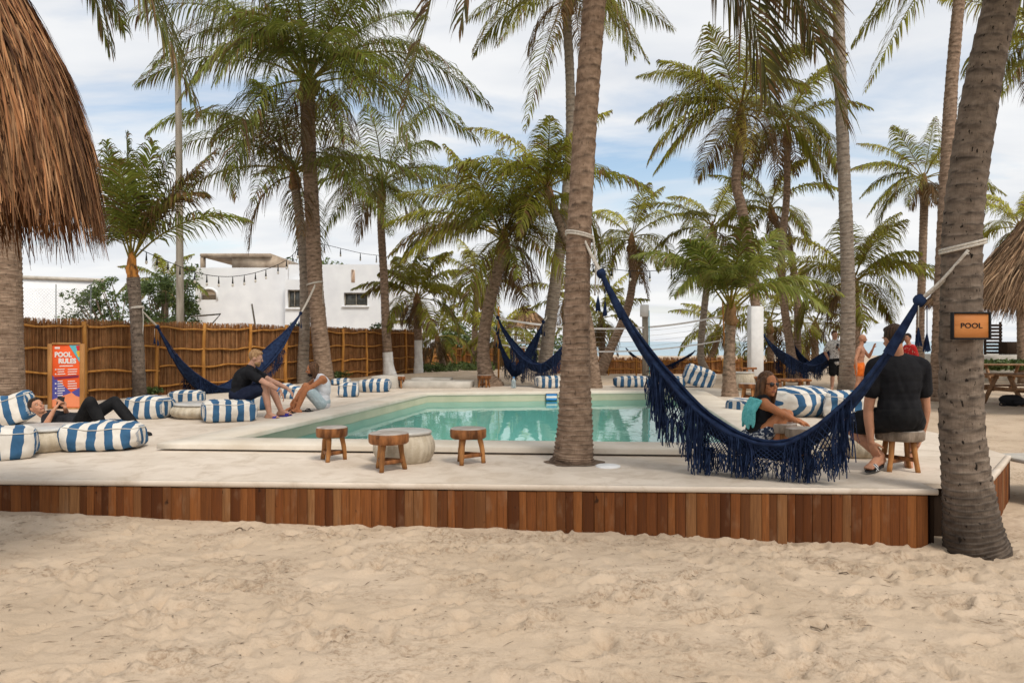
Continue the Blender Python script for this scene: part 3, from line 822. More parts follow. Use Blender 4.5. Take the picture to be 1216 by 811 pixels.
palm_count = [0]
def palm(label, Y, path, crown, L, tips=(), nrand=0, green=GREEN, dry=0.25, mat='trunk', sides=16, ring=0.13, amp=0.08, nleaf=46,
         leaflen=None, paint=None, hide_low=False, dead=3, zmin=None, group='coconut palms around the pool', rachc=YEL, heart='fibre', up=True, base_z=None, droop=.8, elmin=-18, wid=None):
    k = palm_count[0]; palm_count[0] += 1
    rs = np.random.RandomState(100 + k); rl = random.Random(500 + k)
    px = [p[0] for p in path]
    PW = [D(p[0], p[1], Y) for p in path]
    root = thing('palm_tree', label, 'palm tree', PW[0], group)
    n = max(24, int(np.linalg.norm(PW[-1] - PW[0]) / (0.015 if sides > 20 else 0.03)))
    n = min(n, 620)
    C = spline(np.array(PW), n)
    wl_ = np.array([p[2] for p in path], float) * Y / FPX / 2
    R = np.interp(np.linspace(0, 1, n), np.linspace(0, 1, len(path)), wl_)
    # continue a little into the ground
    C = np.concatenate((C[:1] - np.array((0, 0, .25)), C)); R = np.concatenate((R[:1] * 1.04, R))
    Ln = np.linalg.norm(np.diff(C, axis=0), axis=1).sum()
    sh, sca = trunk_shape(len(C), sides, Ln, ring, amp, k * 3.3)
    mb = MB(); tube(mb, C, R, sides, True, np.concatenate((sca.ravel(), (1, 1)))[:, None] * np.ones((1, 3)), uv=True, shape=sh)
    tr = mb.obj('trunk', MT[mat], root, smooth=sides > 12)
    if paint:                                                   # whitewashed foot of the trunk
        i1 = int(n * paint); mb = MB(); tube(mb, C[:i1], R[:i1] * 1.035, sides, False, shape=sh[:i1])
        mb.obj('painted_foot', MT['whitewash'], root, smooth=True)
    top = D(crown[0], crown[1], Y)
    # crown heart: fibrous boot sheath
    hr = R[-1] * (.72 if heart == 'boot' else 1.0)
    mb = MB()
    P = spline(np.array((C[-1] - nrm(C[-1] - C[-6]) * .05, (C[-1] + top) / 2, top + np.array((0, 0, .28)))), 10)
    tube(mb, P, hr * np.array((1.0, 1.15, 1.3, 1.3, 1.25, 1.15, 1.0, .8, .5, .2)), 10, True, shape=1 + .22 * rs.uniform(-1, 1, (10, 10)))
    cr = mb.obj('crown', MT[heart], root)
    leaflen = (leaflen or L * .2) * 1.22
    wid = (wid or (0.032 + 0.010 * max(0, 50 - nleaf) / 10)) * 1.0
    nleaf = int(nleaf * 1.25)
    def put(P0, P1, P2, dr=0.0, grn=None, rc=None, nl=nleaf, dp=droop, ll=1.0, rl_=None):
        g_ = (green if grn is None else grn) * rl.uniform(.75, 1.25)
        m_ = frond_mesh(P0, P1, P2, L, nl, leaflen * ll, g_, dry + dr, rl.uniform(-.45, .45) if rl_ is None else rl_, dp * rl.uniform(.8, 1.25), wid, rs, rachc if rc is None else rc, 0.014 + .003 * L)
        m_.obj('frond', MT['leaf'], cr)
    for q, tp in enumerate(tips):
        x_, y_ = tp[0], tp[1]; o = tp[2] if len(tp) > 2 else {}
        T0 = D(x_, y_, Y); d = T0 - top; ch = np.linalg.norm(d); want = L * .80
        dy = o.get('dy')
        if dy is None:
            dy = 0.0
            if ch < want: dy = math.sqrt(max(0, want * want - ch * ch)) * (1 if q % 2 else -1) * .8
            dy = max(-.75 * L, min(.75 * L, dy))
        P2 = D(x_, y_, Y + dy)
        arch = o.get('arch', 0.26)
        P0 = top + nrm(P2 - top) * hr * .8 + np.array((0, 0, rl.uniform(-.05, .2)))
        P1 = P0 + (P2 - P0) * o.get('m', .45) + np.array((0, 0, L * arch))
        dd = o.get('dead', 0)
        put(P0, P1, P2, o.get('dry', 0) + (.9 if dd else 0), TAN * .8 if dd else o.get('g'), BROWN if dd else None, dp=o.get('dp', droop), ll=o.get('ll', 1.0), rl_=o.get('roll'))
    for q in range(nrand):
        u = (q + .5) / nrand
        az = q * 2.39996 + rl.uniform(-.25, .25)
        el = math.radians(82 - (82 - elmin) * u ** .9 + rl.uniform(-7, 7))
        bend = math.radians(rl.uniform(62, 100) * (0.62 + .4 * u))
        Lq = L * rl.uniform(.86, 1.08) * (0.8 if u < .15 else 1)
        h = np.array((math.cos(az), math.sin(az), 0)); z_ = np.array((0, 0, 1.0))
        P0 = top + h * hr * .7 + z_ * (.25 * (1 - u))
        P1 = P0 + Lq * .5 * (h * math.cos(el) + z_ * math.sin(el))
        P2 = P1 + Lq * .52 * (h * math.cos(el - bend) + z_ * math.sin(el - bend))
        put(P0, P1, P2, .35 * max(0, u - .6), green * (1.25 - .45 * u) + (YEL * .25 if u < .2 else 0))
    for q in range(dead):                                       # dry fronds hanging against the trunk
        az = rl.uniform(0, 2 * PI); h = np.array((math.cos(az), math.sin(az), 0)); z_ = np.array((0, 0, 1.0))
        Lq = L * rl.uniform(.45, .7); P0 = top - z_ * .1
        put(P0, P0 + h * Lq * .38 - z_ * Lq * .05, P0 + h * Lq * .42 - z_ * Lq * rl.uniform(.6, .85), .95, TAN * .7, BROWN, max(18, nleaf // 2), .9)
    return root, cr, top

# coconuts on some crowns
def coconuts(cr, top, n, r=0.11):
    for k in range(n):
        a = rnd.uniform(0, 2 * PI)
        mb = MB(); sphere(mb, top + np.array((math.cos(a) * .26, math.sin(a) * .26, -.08 - rnd.uniform(0, .22))), (r, r, r * 1.2), None, 8, 6)
        mb.obj('coconut', MT['coconut'], cr, smooth=True)
MT['coconut'] = simple('coconut_husk', (0.16, 0.14, 0.03), (0.30, 0.20, 0.06), 6, rough=0.5, bump=0.1)

OLIVE = np.array((0.13, 0.125, 0.035)); FRESH = np.array((0.19, 0.215, 0.04))
# -- central trunk between pool and stools
palm('tall palm with thick ringed trunk rising through the deck in front of the pool', 7.24,
     [(680, 551, 56), (681, 540, 47), (683, 500, 41), (683, 450, 36), (684, 400, 32), (686, 330, 30), (688, 270, 29), (696, 130, 28), (706, 0, 27), (716, -150, 25), (722, -330, 22)], (722, -350), 4.6,
     tips=[(478, 138, dict(dry=.5, dy=-.4, arch=.42, m=.62, dp=.35)), (915, 118, dict(dy=.4, dry=.3, g=OLIVE * .8, arch=.30, m=.74, dp=.28, ll=1.35, roll=.1)), (1004, 150, dict(dy=-.5, dry=.4, g=OLIVE, arch=.34, m=.7, dp=.28, ll=1.4, roll=.1)), (545, 40, dict(dy=-.9, dry=.6, arch=.42, m=.6)), (970, 60, dict(dy=.9, dry=.3, g=OLIVE * .8, arch=.32, m=.7, dp=.28, ll=1.3, roll=0)),
           (300, -260), (420, -520), (700, -760), (980, -620), (1100, -300), (870, -200, dict(dy=-3)), (500, -100, dict(dy=3.2)), (1150, -120, dict(dy=1.5)), (330, -60, dict(dy=1.6))],
     sides=40, ring=0.095, amp=0.075, nleaf=80, leaflen=.95, dead=0, dry=.3, green=OLIVE, wid=.032)
# -- right palm that carries the sign
palm('leaning palm with dark pitted bark carrying the wooden sign, beside the deck corner', 5.77,
     [(1161, 657, 72), (1156, 635, 65), (1152, 600, 58), (1147, 560, 52), (1142, 500, 48), (1141, 400, 45), (1142, 330, 44), (1143, 270, 43), (1151, 200, 42), (1167, 100, 40), (1189, 0, 38), (1215, -120, 36), (1250, -280, 32)], (1254, -300), 4.4,
     tips=[(900, -420), (1010, -300, dict(dy=2.0)), (1100, -640), (1350, -620), (1560, -420), (1600, -180), (1480, 40), (1330, -20, dict(dy=-3)), (1040, -160, dict(dy=-3))],
     sides=44, ring=0.11, amp=0.06, nleaf=60, mat='trunk_dark', dead=0)
# -- far left trunk under the thatch
palm('pale thick palm trunk at the fence behind the reclining man', 10.95,
     [(-2, 502, 60), (0, 470, 52), (-1, 400, 50), (-2, 300, 48), (-3, 150, 46), (-4, 0, 42), (-4, -150, 36)], (-4, -175), 4.9,
     tips=[(233, 132, dict(dy=-.3, arch=.36, m=.52, dry=.15, ll=1.25, dp=.7)), (130, 60, dict(dy=.6, arch=.34, dry=.15, ll=1.2)), (150, 40, dict(dy=1.5, arch=.3, g=DKGREEN)), (200, -120), (-200, -50), (-300, -200), (-150, -420), (80, -450), (260, -260), (-120, 40)],
     sides=30, ring=0.07, amp=0.04, nleaf=78, leaflen=1.05, mat='trunk', dead=0, green=DKGREEN, wid=.034)
# -- young palm by the sign
palm('young palm with orange leaf bases tied to a hammock beside the sign', 15.2,
     [(166, 474, 17), (165, 450, 15), (163, 400, 14), (160, 352, 14), (158, 330, 15)], (156, 312), 2.6,
     tips=[(126, 168, dict(arch=.05)), (150, 158, dict(arch=.02)), (205, 180, dict(arch=.05, dry=.2)), (258, 178, dict(arch=.14, dry=.9)), (242, 232, dict(arch=.3, dry=.9)), (296, 262, dict(arch=.30)), (118, 210, dict(arch=.12)), (126, 290, dict(arch=.3)), (182, 168, dict(arch=.02)), (140, 190, dict(dy=-1.4)), (235, 205, dict(dry=.8, arch=.2)), (112, 250, dict(arch=.25, dry=.5))],
     nleaf=56, leaflen=.72, green=DKGREEN * 1.3, dead=0, ring=.10, droop=.45, heart='boot', mat='trunk_dark')
# -- big pair at the left of the pool
_, cr, top = palm('tall palm with broad dark crown rising behind the two men seated by the pool', 20.5,
     [(384, 455, 28), (383, 430, 21), (378, 380, 19), (374, 330, 18), (371, 260, 17), (367, 180, 17), (365, 118, 17)], (366, 98), 5.4,
     tips=[(138, 30, dict(arch=.46)), (180, 78, dict(arch=.46)), (214, 118, dict(arch=.44)), (232, -70), (330, -95, dict(arch=.1)), (425, -80, dict(arch=.1)), (500, -60), (584, 130, dict(arch=.40, m=.5)), (568, 168, dict(arch=.26)), (520, 70), (448, 150, dict(dy=-3.2, arch=.42)), (412, 170, dict(dy=-3, arch=.4)), (300, 150, dict(dy=-3.4, arch=.42)), (255, 100, dict(dy=-3, arch=.42)), (180, -20), (330, 40, dict(dy=-4)), (410, 60, dict(dy=-4)), (470, 95, dict(dy=-2.5)), (455, -30), (280, 20, dict(dy=-3)), (300, -40), (390, -70, dict(dy=-2)), (240, 40, dict(dy=2.5)), (350, 120, dict(dy=-3.6)), (505, 20, dict(dy=2.5))],
     nrand=8, nleaf=66, leaflen=1.15, green=DKGREEN * 1.15, dry=.25, dead=4, ring=.08, mat='trunk', sides=20, amp=.075)
coconuts(cr, top, 5)
palm('second palm leaning behind the tall dark-crowned palm by the seated men', 21.2,
     [(362, 457, 19), (360, 430, 14), (362, 380, 12), (361, 320, 11), (356, 260, 11), (351, 225, 11)], (349, 205), 4.9,
     tips=[(174, 160, dict(arch=.44, m=.5)), (186, 186, dict(arch=.30)), (250, 172, dict(arch=.34, dry=.7)), (215, 150, dict(arch=.36)), (300, 240, dict(dry=.3)), (505, 215, dict(arch=.22)), (440, 240, dict(arch=.3)), (300, 95, dict(arch=.1)), (270, 200, dict(dry=.6)), (400, 120)],
     nrand=7, nleaf=52, leaflen=1.0, green=DKGREEN * 1.3, dead=2, mat='trunk_pale')
palm('slim palm with whitewashed foot between the reed fence and the pool', 25.2,
     [(463, 447, 17), (461, 430, 12), (458, 380, 10), (456, 330, 9.5), (453, 280, 9), (452, 245, 9)], (455, 218), 4.1,
     tips=[(345, 243, dict(arch=.25)), (395, 265, dict(arch=.3)), (500, 262), (380, 190), (520, 175), (555, 232, dict(arch=.26)), (465, 280, dict(dy=-2.5)), (425, 255, dict(dy=-2.6))],
     nrand=9, nleaf=48, leaflen=.95, paint=.27, green=DKGREEN * 1.5, dead=3)
palm('short palm with pale foot and low drooping crown against the reed fence', 26.5,
     [(497, 446, 12), (497, 420, 9), (496, 385, 9), (496, 372, 10)], (495, 356), 2.5,
     tips=[(430, 352, dict(dry=.6, arch=.3)), (560, 358, dict(dry=.7, arch=.32)), (450, 325), (548, 322), (500, 295, dict(arch=.05)), (470, 305), (530, 300)], nrand=11, nleaf=40, leaflen=.6, paint=.5, green=GREEN * .9, dead=4)
palm('curved stout palm holding the hammocks at the far end of the pool', 19.7,
     [(582, 460, 34), (577, 446, 20), (574, 420, 15), (576, 390, 14), (582, 355, 14), (590, 325, 14), (597, 302, 14)], (598, 284), 3.5,
     tips=[(456, 268, dict(arch=.26)), (462, 304, dict(arch=.34, dry=.5)), (474, 232, dict(arch=.2)), (528, 172, dict(arch=.1)), (556, 190, dict(arch=.05)), (594, 178, dict(arch=.02)), (650, 195, dict(arch=.1)), (694, 262, dict(arch=.25)), (690, 235, dict(arch=.2)), (560, 270, dict(dy=-2.8, g=FRESH * .8)), (615, 330, dict(dy=-2.2, g=FRESH * .8)), (625, 372, dict(dead=1, arch=.1)), (642, 300, dict(dry=.9)), (500, 300, dict(dry=.3)), (545, 240, dict(dy=-2.6)), (640, 250, dict(dy=-2.6))],
     nrand=8, nleaf=56, leaflen=.85, green=GREEN, dead=3, rachc=YEL * 1.3, sides=20)
palm('very tall slender pale palm just behind the central trunk', 20.8,
     [(646, 451, 22), (648, 425, 16), (655, 370, 15), (663, 310, 14), (670, 260, 13), (677, 180, 12), (677, 100, 11), (673, 20, 11)], (676, -4), 4.1,
     tips=[(623, 156, dict(arch=.22, dry=.4, dy=-1)), (555, 25, dict(arch=.2)), (590, 55), (800, 36, dict(arch=.2)), (770, 75, dict(arch=.3)), (730, 50, dict(dy=-3)), (520, -40), (600, -110), (700, -140), (820, -60), (655, 60, dict(dead=1)), (690, 70, dict(dead=1))],
     nrand=6, nleaf=50, leaflen=.85, mat='trunk_pale', dead=2, green=GREEN * .8)
palm('palm with blackened foot standing at the far pool edge behind the central trunk', 18.8,
     [(707, 461, 18), (704, 430, 13), (698, 380, 11), (684, 320, 10), (664, 265, 10), (654, 240, 10)], (650, 226), 3.3,
     tips=[(590, 215), (605, 250), (700, 225), (640, 160, dict(arch=.05)), (670, 165, dict(arch=.05))], nrand=9, nleaf=46, leaflen=.65, green=GREEN * .8, dead=2)
palm('thin crooked palm bending over the low reed fence beyond the pool', 27.5,
     [(713, 441, 15), (727, 410, 11), (744, 370, 10), (751, 335, 9), (750, 300, 9)], (750, 284), 3.0,
     nrand=13, nleaf=44, leaflen=.6, green=GREEN * 1.05, dead=3, tips=[(700, 330, dict(arch=.3)), (770, 355, dict(dead=1))])
_, cr, top = palm('short lush palm with yellow stems at the right edge of the pool', 15.9,
     [(867, 472, 22), (866, 455, 16), (866, 430, 14), (867, 400, 12), (868, 384, 13)], (868, 366), 2.75,
     tips=[(752, 304, dict(arch=.34, m=.4)), (800, 352, dict(arch=.36, dy=-.9)), (1000, 350, dict(arch=.34, m=.4)), (985, 372, dict(arch=.36, dy=-.8)), (884, 258, dict(arch=.02)), (828, 262, dict(arch=.08)), (815, 285, dict(arch=.15)), (925, 272, dict(arch=.1)), (940, 300, dict(arch=.2, dy=1.2)), (870, 330, dict(dy=-2.2, arch=.35)), (846, 330, dict(dy=-2.2, arch=.3)), (905, 322, dict(dy=-2.1, arch=.35)), (790, 315, dict(dy=1.3))],
     nrand=0, nleaf=64, leaflen=.66, green=FRESH * .95, dead=0, droop=.65, rachc=np.array((.34, .26, .04)), dry=.12)
palm('tall palm with white boxed trunk and wide yellow-stemmed crown beyond the pool', 20.5,
     [(897, 456, 10), (897, 400, 10), (897, 365, 10.5), (893, 330, 12), (888, 290, 12), (881, 248, 12), (874, 215, 11), (879, 170, 11)], (880, 132), 3.6,
     tips=[(757, 143, dict(arch=.28)), (772, 152, dict(arch=.3)), (778, 205, dict(arch=.26)), (828, 215, dict(dry=.8, arch=.1, g=YEL)), (784, 72, dict(arch=.1)), (808, 86, dict(arch=.12)), (840, 30, dict(arch=.05)), (888, 190, dict(dy=-2.8, g=YEL * .7)), (860, 200, dict(dry=.7)), (985, 165, dict(arch=.25)), (960, 60), (900, 10), (960, 110)],
     nrand=6, nleaf=54, leaflen=.85, green=GREEN * .9, dead=3, rachc=np.array((.32, .22, .03)), mat='trunk')
palm('palm with shaggy small crown beside the yellow-stemmed palm, holding a hammock', 23.0,
     [(942, 444, 14), (938, 410, 10), (931, 360, 9), (928, 300, 9), (934, 235, 8), (935, 172, 8)], (935, 152), 3.2,
     tips=[(990, 235, dict(arch=.2, dry=.4)), (895, 195), (985, 165), (880, 120)], nrand=11, nleaf=46, leaflen=.65, green=GREEN * .8, dead=4)
palm('slim palm with fresh upright crown between the two hammock palms', 25.0,
     [(947, 442, 11), (947, 400, 8), (946, 350, 8), (936, 290, 8), (920, 262, 8)], (914, 250), 2.8, nrand=13, nleaf=44, leaflen=.55, green=GREEN, dead=2)
palm('thin pale palm leaning behind the short lush palm', 27.0,
     [(838, 442, 11), (832, 420, 8), (836, 370, 8), (843, 310, 8), (846, 285, 8)], (846, 272), 3.0, nrand=13, nleaf=44, leaflen=.6, green=GREEN * .85, dead=4, mat='trunk_pale')
palm('very tall straight pale trunk standing on the sand beside the shirtless man', 20.2,
     [(1006, 466, 24), (1006, 440, 18), (1007, 350, 16), (1005, 270, 15), (1000, 150, 14), (995, 0, 13), (991, -90, 12)], (990, -110), 4.3,
     tips=[(900, -20), (1090, -60), (850, -90), (1000, -260), (1110, -180), (880, -220), (990, 20, dict(dy=-3.5)), (980, 60, dict(dead=1))], nrand=5, elmin=10, nleaf=44, mat='trunk_pale', dead=0, sides=20)
palm('tall brown palm trunk standing just behind the sign palm', 17.9,
     [(1116, 478, 26), (1117, 430, 21), (1120, 335, 19), (1125, 200, 16), (1130, 100, 14), (1139, 0, 13), (1144, -50, 13)], (1145, -70), 3.9,
     tips=[(1027, 110, dict(arch=.16, dy=-.8)), (1012, 55, dict(arch=.2, dy=.6)), (1050, -40), (1260, 60), (1280, -80), (1150, -220), (1060, -180), (1220, -190), (1190, 30, dict(dy=2))], nleaf=50, leaflen=.8, dead=0, sides=20, green=GREEN * .75)
palm('palm with full round crown above the red-shirted man, before the beach', 29.0,
     [(1092, 432, 11), (1093, 380, 9), (1095, 320, 9), (1097, 258, 9), (1098, 232, 10)], (1097, 214), 3.1,
     tips=[(1022, 235, dict(arch=.3)), (1030, 258, dict(arch=.28)), (1195, 232, dict(arch=.25)), (1018, 200), (1060, 150, dict(arch=.1)), (1110, 140, dict(arch=.05))], nrand=10, nleaf=48, leaflen=.68, green=GREEN * .9, dead=4)
palm('bushy palm with long arching fronds behind the very tall pale trunk', 22.5,
     [(1016, 458, 16), (1016, 420, 12), (1015, 370, 12), (1014, 350, 12)], (1013, 336), 3.0,
     tips=[(1107, 330, dict(arch=.28)), (1072, 362, dict(arch=.4)), (1092, 300, dict(arch=.18)), (975, 345), (950, 330, dict(arch=.25)), (1052, 268, dict(arch=.1)), (1000, 258, dict(arch=.05)), (1060, 385, dict(dy=1, arch=.25, dry=.3))], nrand=10, nleaf=48, leaflen=.75, green=GREEN, dead=4, mat='trunk')
palm('palm at the thatched roof with pale green drooping fronds', 26.0,
     [(1215, 450, 12), (1213, 380, 10), (1211, 310, 10), (1210, 290, 10)], (1210, 272), 2.6, nrand=13, nleaf=48, leaflen=.65, green=GREEN * 1.2, dead=2)
palm('tall palm whose crown reaches over the thatched roof', 19.0,
     [(1262, 475, 20), (1258, 300, 15), (1252, 160, 13), (1250, 85, 13)], (1250, 62), 3.5, tips=[(1184, 120, dict(arch=.2)), (1186, 60, dict(arch=.25)), (1190, 20), (1180, 95)], nrand=9, nleaf=46, leaflen=.8, green=GREEN * .8, dead=1)
# smaller ones further off towards the beach
for lab, Y, path, crown, L, g_ in (
    ('small ragged palm in front of the far reed fence', 30, [(528, 442, 9), (524, 425, 7), (520, 412, 7)], (519, 402), 1.7, GREEN * .8),
    ('distant palm with dry skirt behind the curved hammock palm', 34, [(563, 436, 9), (564, 390, 7), (566, 345, 7)], (566, 332), 2.5, GREEN * .9),
    ('low spreading palm behind the white volleyball rope beyond the central trunk', 31, [(716, 440, 10), (715, 410, 8), (714, 392, 8)], (714, 380), 2.2, GREEN * 1.05),
    ('little windblown palm by the low reed fence at the beach', 34, [(836, 440, 9), (848, 415, 7), (852, 400, 7)], (853, 392), 2.2, GREEN * .9),
    ('bushy low palm behind the white boxed trunk', 29, [(915, 440, 10), (915, 410, 8), (914, 395, 8)], (914, 384), 2.6, GREEN * .85),
    ('low dense palm between the hammock palms and the sea', 33, [(968, 436, 10), (968, 410, 8), (968, 396, 8)], (968, 386), 2.6, GREEN * .9),
    ('dry-leaved palm near the thatched lookout', 36, [(672, 436, 9), (672, 400, 7), (671, 370, 7)], (671, 358), 2.3, GREEN * .8),
    ('stubby palm in the greenery beside the thatched lookout', 32, [(590, 440, 10), (590, 425, 8), (590, 412, 8)], (590, 402), 2.0, GREEN),
    ('dark green palm beyond the fence by the leafy tree', 33, [(196, 430, 9), (196, 380, 8), (197, 345, 8)], (197, 338), 1.9, DKGREEN * 1.5)):
    palm(lab, Y, path, crown, L * 1.2, nrand=13, nleaf=32, sides=10, green=g_, dead=4, leaflen=L * .24)

# ================================================================== LEAFY TREES, SHRUBS
MT['leaf_small'] = leaf_mat('small_leaf', .25)
def leaf_cloud(mb, centres, radii, n, size, cols, rs, flat=.8):
    c = np.array(centres); r = np.array(radii); k = rs.randint(0, len(c), n)
    d = nrm(rs.normal(size=(n, 3))) * (rs.rand(n, 1) ** .45) * r[k][:, None] * np.array((1, 1, flat))
    P = c[k] + d
    a = nrm(rs.normal(size=(n, 3)) + (0, 0, .3)); b = nrm(np.cross(a, rs.normal(size=(n, 3))))
    s = size * rs.uniform(.6, 1.3, (n, 1)); L_ = b * s; W_ = np.cross(a, b) * s * .42
    V = np.stack((P - L_, P + W_, P + L_, P - W_), 1).reshape(-1, 3)
    col = np.array(cols)[rs.randint(0, len(cols), n)] * rs.uniform(.7, 1.3, (n, 1))
    mb.add(V, np.arange(n * 4).reshape(-1, 4), None, np.repeat(col, 4, 0))
def leafy_tree(name, label, cat, base, spots, n, size, cols, seed, group=None):
    """spots: list of (offset, radius) clumps; limbs run from the base to each"""
    rs = np.random.RandomState(seed); base = np.array(base, float)
    root = thing(name, label, cat, base, group)
    mb = MB(); cs = [base + np.array(o) for o, _ in spots]; h = min(c_[2] for c_ in cs) - base[2]
    fork = base + np.array((0, 0, max(.2, h * .5)))
    tube(mb, np.array((base - (0, 0, .2), fork)), (.10, .07), 8)
    for c_ in cs:
        m_ = (fork + c_) / 2 + rs.uniform(-.2, .2, 3); tube(mb, bez(fork, m_, c_, 6), np.linspace(.05, .012, 6), 6)
    mb.obj('trunk', MT['bark'], root)
    mb = MB(); leaf_cloud(mb, cs, [r for _, r in spots], n, size, cols, rs)
    mb.obj('crown', MT['leaf_small'], root)
    return root
LG = [(0.11, 0.155, 0.05), (0.15, 0.20, 0.07), (0.08, 0.115, 0.038)]
def clumps(n, wx, wz, z0, r, seed, wy=1.0):
    q = random.Random(seed)
    return [((q.uniform(-wx, wx), q.uniform(-wy, wy), z0 + q.uniform(0, wz)), r * q.uniform(.6, 1.2)) for _ in range(n)]
def airy(seed, top, side):
    q = random.Random(seed); out = []
    for k in range(34):
        u = q.random(); out.append(((side * u * top * .55 + q.uniform(-.5, .5), q.uniform(-.8, .8), .9 + u * (top - .9) + q.uniform(-.35, .35)), q.uniform(.14, .36)))
    return out
bs = D(150, 420, 24)
leafy_tree('leafy_tree', 'airy tree leaning left over the fence beside the far white building', 'tree', (bs[0], 24, -.2), airy(3, 3.2, -.62) + clumps(18, 1.9, .8, 1.4, .42, 4), 5200, .06, LG, 5)
bs = D(196, 420, 27)
leafy_tree('leafy_tree', 'dense leafy tree behind the fence by the utility pole and white house', 'tree', (bs[0], 27, -.2), clumps(40, 1.15, 2.5, 1.3, .42, 6), 7500, .065, LG, 7)
bs = D(90, 420, 22)
leafy_tree('shrub', 'low bushy shrub topping the fence left of the airy tree', 'shrub', (bs[0], 22, -.2), clumps(14, 1.3, .9, .9, .4, 8), 2600, .06, LG, 9)
bs = D(265, 420, 36)
leafy_tree('leafy_tree', 'leafy tree top showing through the ruined rooftop frame', 'tree', (bs[0], 52, -.2), clumps(26, 2.6, 2.6, 4.2, .8, 18), 2600, .16, LG, 19)
bs = D(405, 420, 27.5)
leafy_tree('shrub', 'light green shrub peeping over the fence beside the white house', 'shrub', (bs[0], 27.5, -.2), clumps(16, 1.5, .7, 1.15, .34, 10), 2600, .07, [(.09, .14, .03), (.07, .11, .03)], 11)
bs = D(600, 420, 42)
leafy_tree('shrub', 'grey green beach shrub behind the curved palm near the thatched lookout', 'shrub', (bs[0], 42, -.1), clumps(30, 3.4, 2.6, .3, .8, 12), 4200, .12, LG, 13)
bs = D(535, 420, 44)
leafy_tree('shrub', 'wide beach shrub above the far reed fence', 'shrub', (bs[0], 45, -.1), clumps(24, 3.0, 1.7, .3, .8, 14), 3200, .12, LG, 15)
def cover(label, pts, n, seed, size=.05, r=.22, name='ground_cover'):
    rs = np.random.RandomState(seed); mb = MB()
    leaf_cloud(mb, pts, [r] * len(pts), n, size, LG, rs, .6)
    o = mb.obj(name, MT['leaf_small']); tag(o, label, 'ground cover'); stuff(o)
cover('low green creeping vines on the sand below the far reed fence', [G(500 + 85 * k / 30, 439.5 + 2.5 * math.sin(k), 0) + (0, rnd.uniform(-.5, .5), .12) for k in range(31)], 3000, 3, .07, .32)
cover('green weeds at the foot of the fence behind the man in the white tank', [G(395 + 34 * k / 14, 450.5 - 5 * k / 14, 0) + (0, .1, .12) for k in range(15)], 1300, 4)
cover('green weeds beside the young palm at the fence', [G(172 + 30 * k / 10, 470 - 2 * k / 10, 0) + (0, 0, .1) for k in range(6)], 300, 5, .05, .12)
cover('green hedge in front of the raised terrace near the picnic tables', [D(1160 + 75 * k / 30, 433, 26.0) + (0, rnd.uniform(-.3, .3), 0) for k in range(31)], 3600, 6, .08, .30, 'hedge')

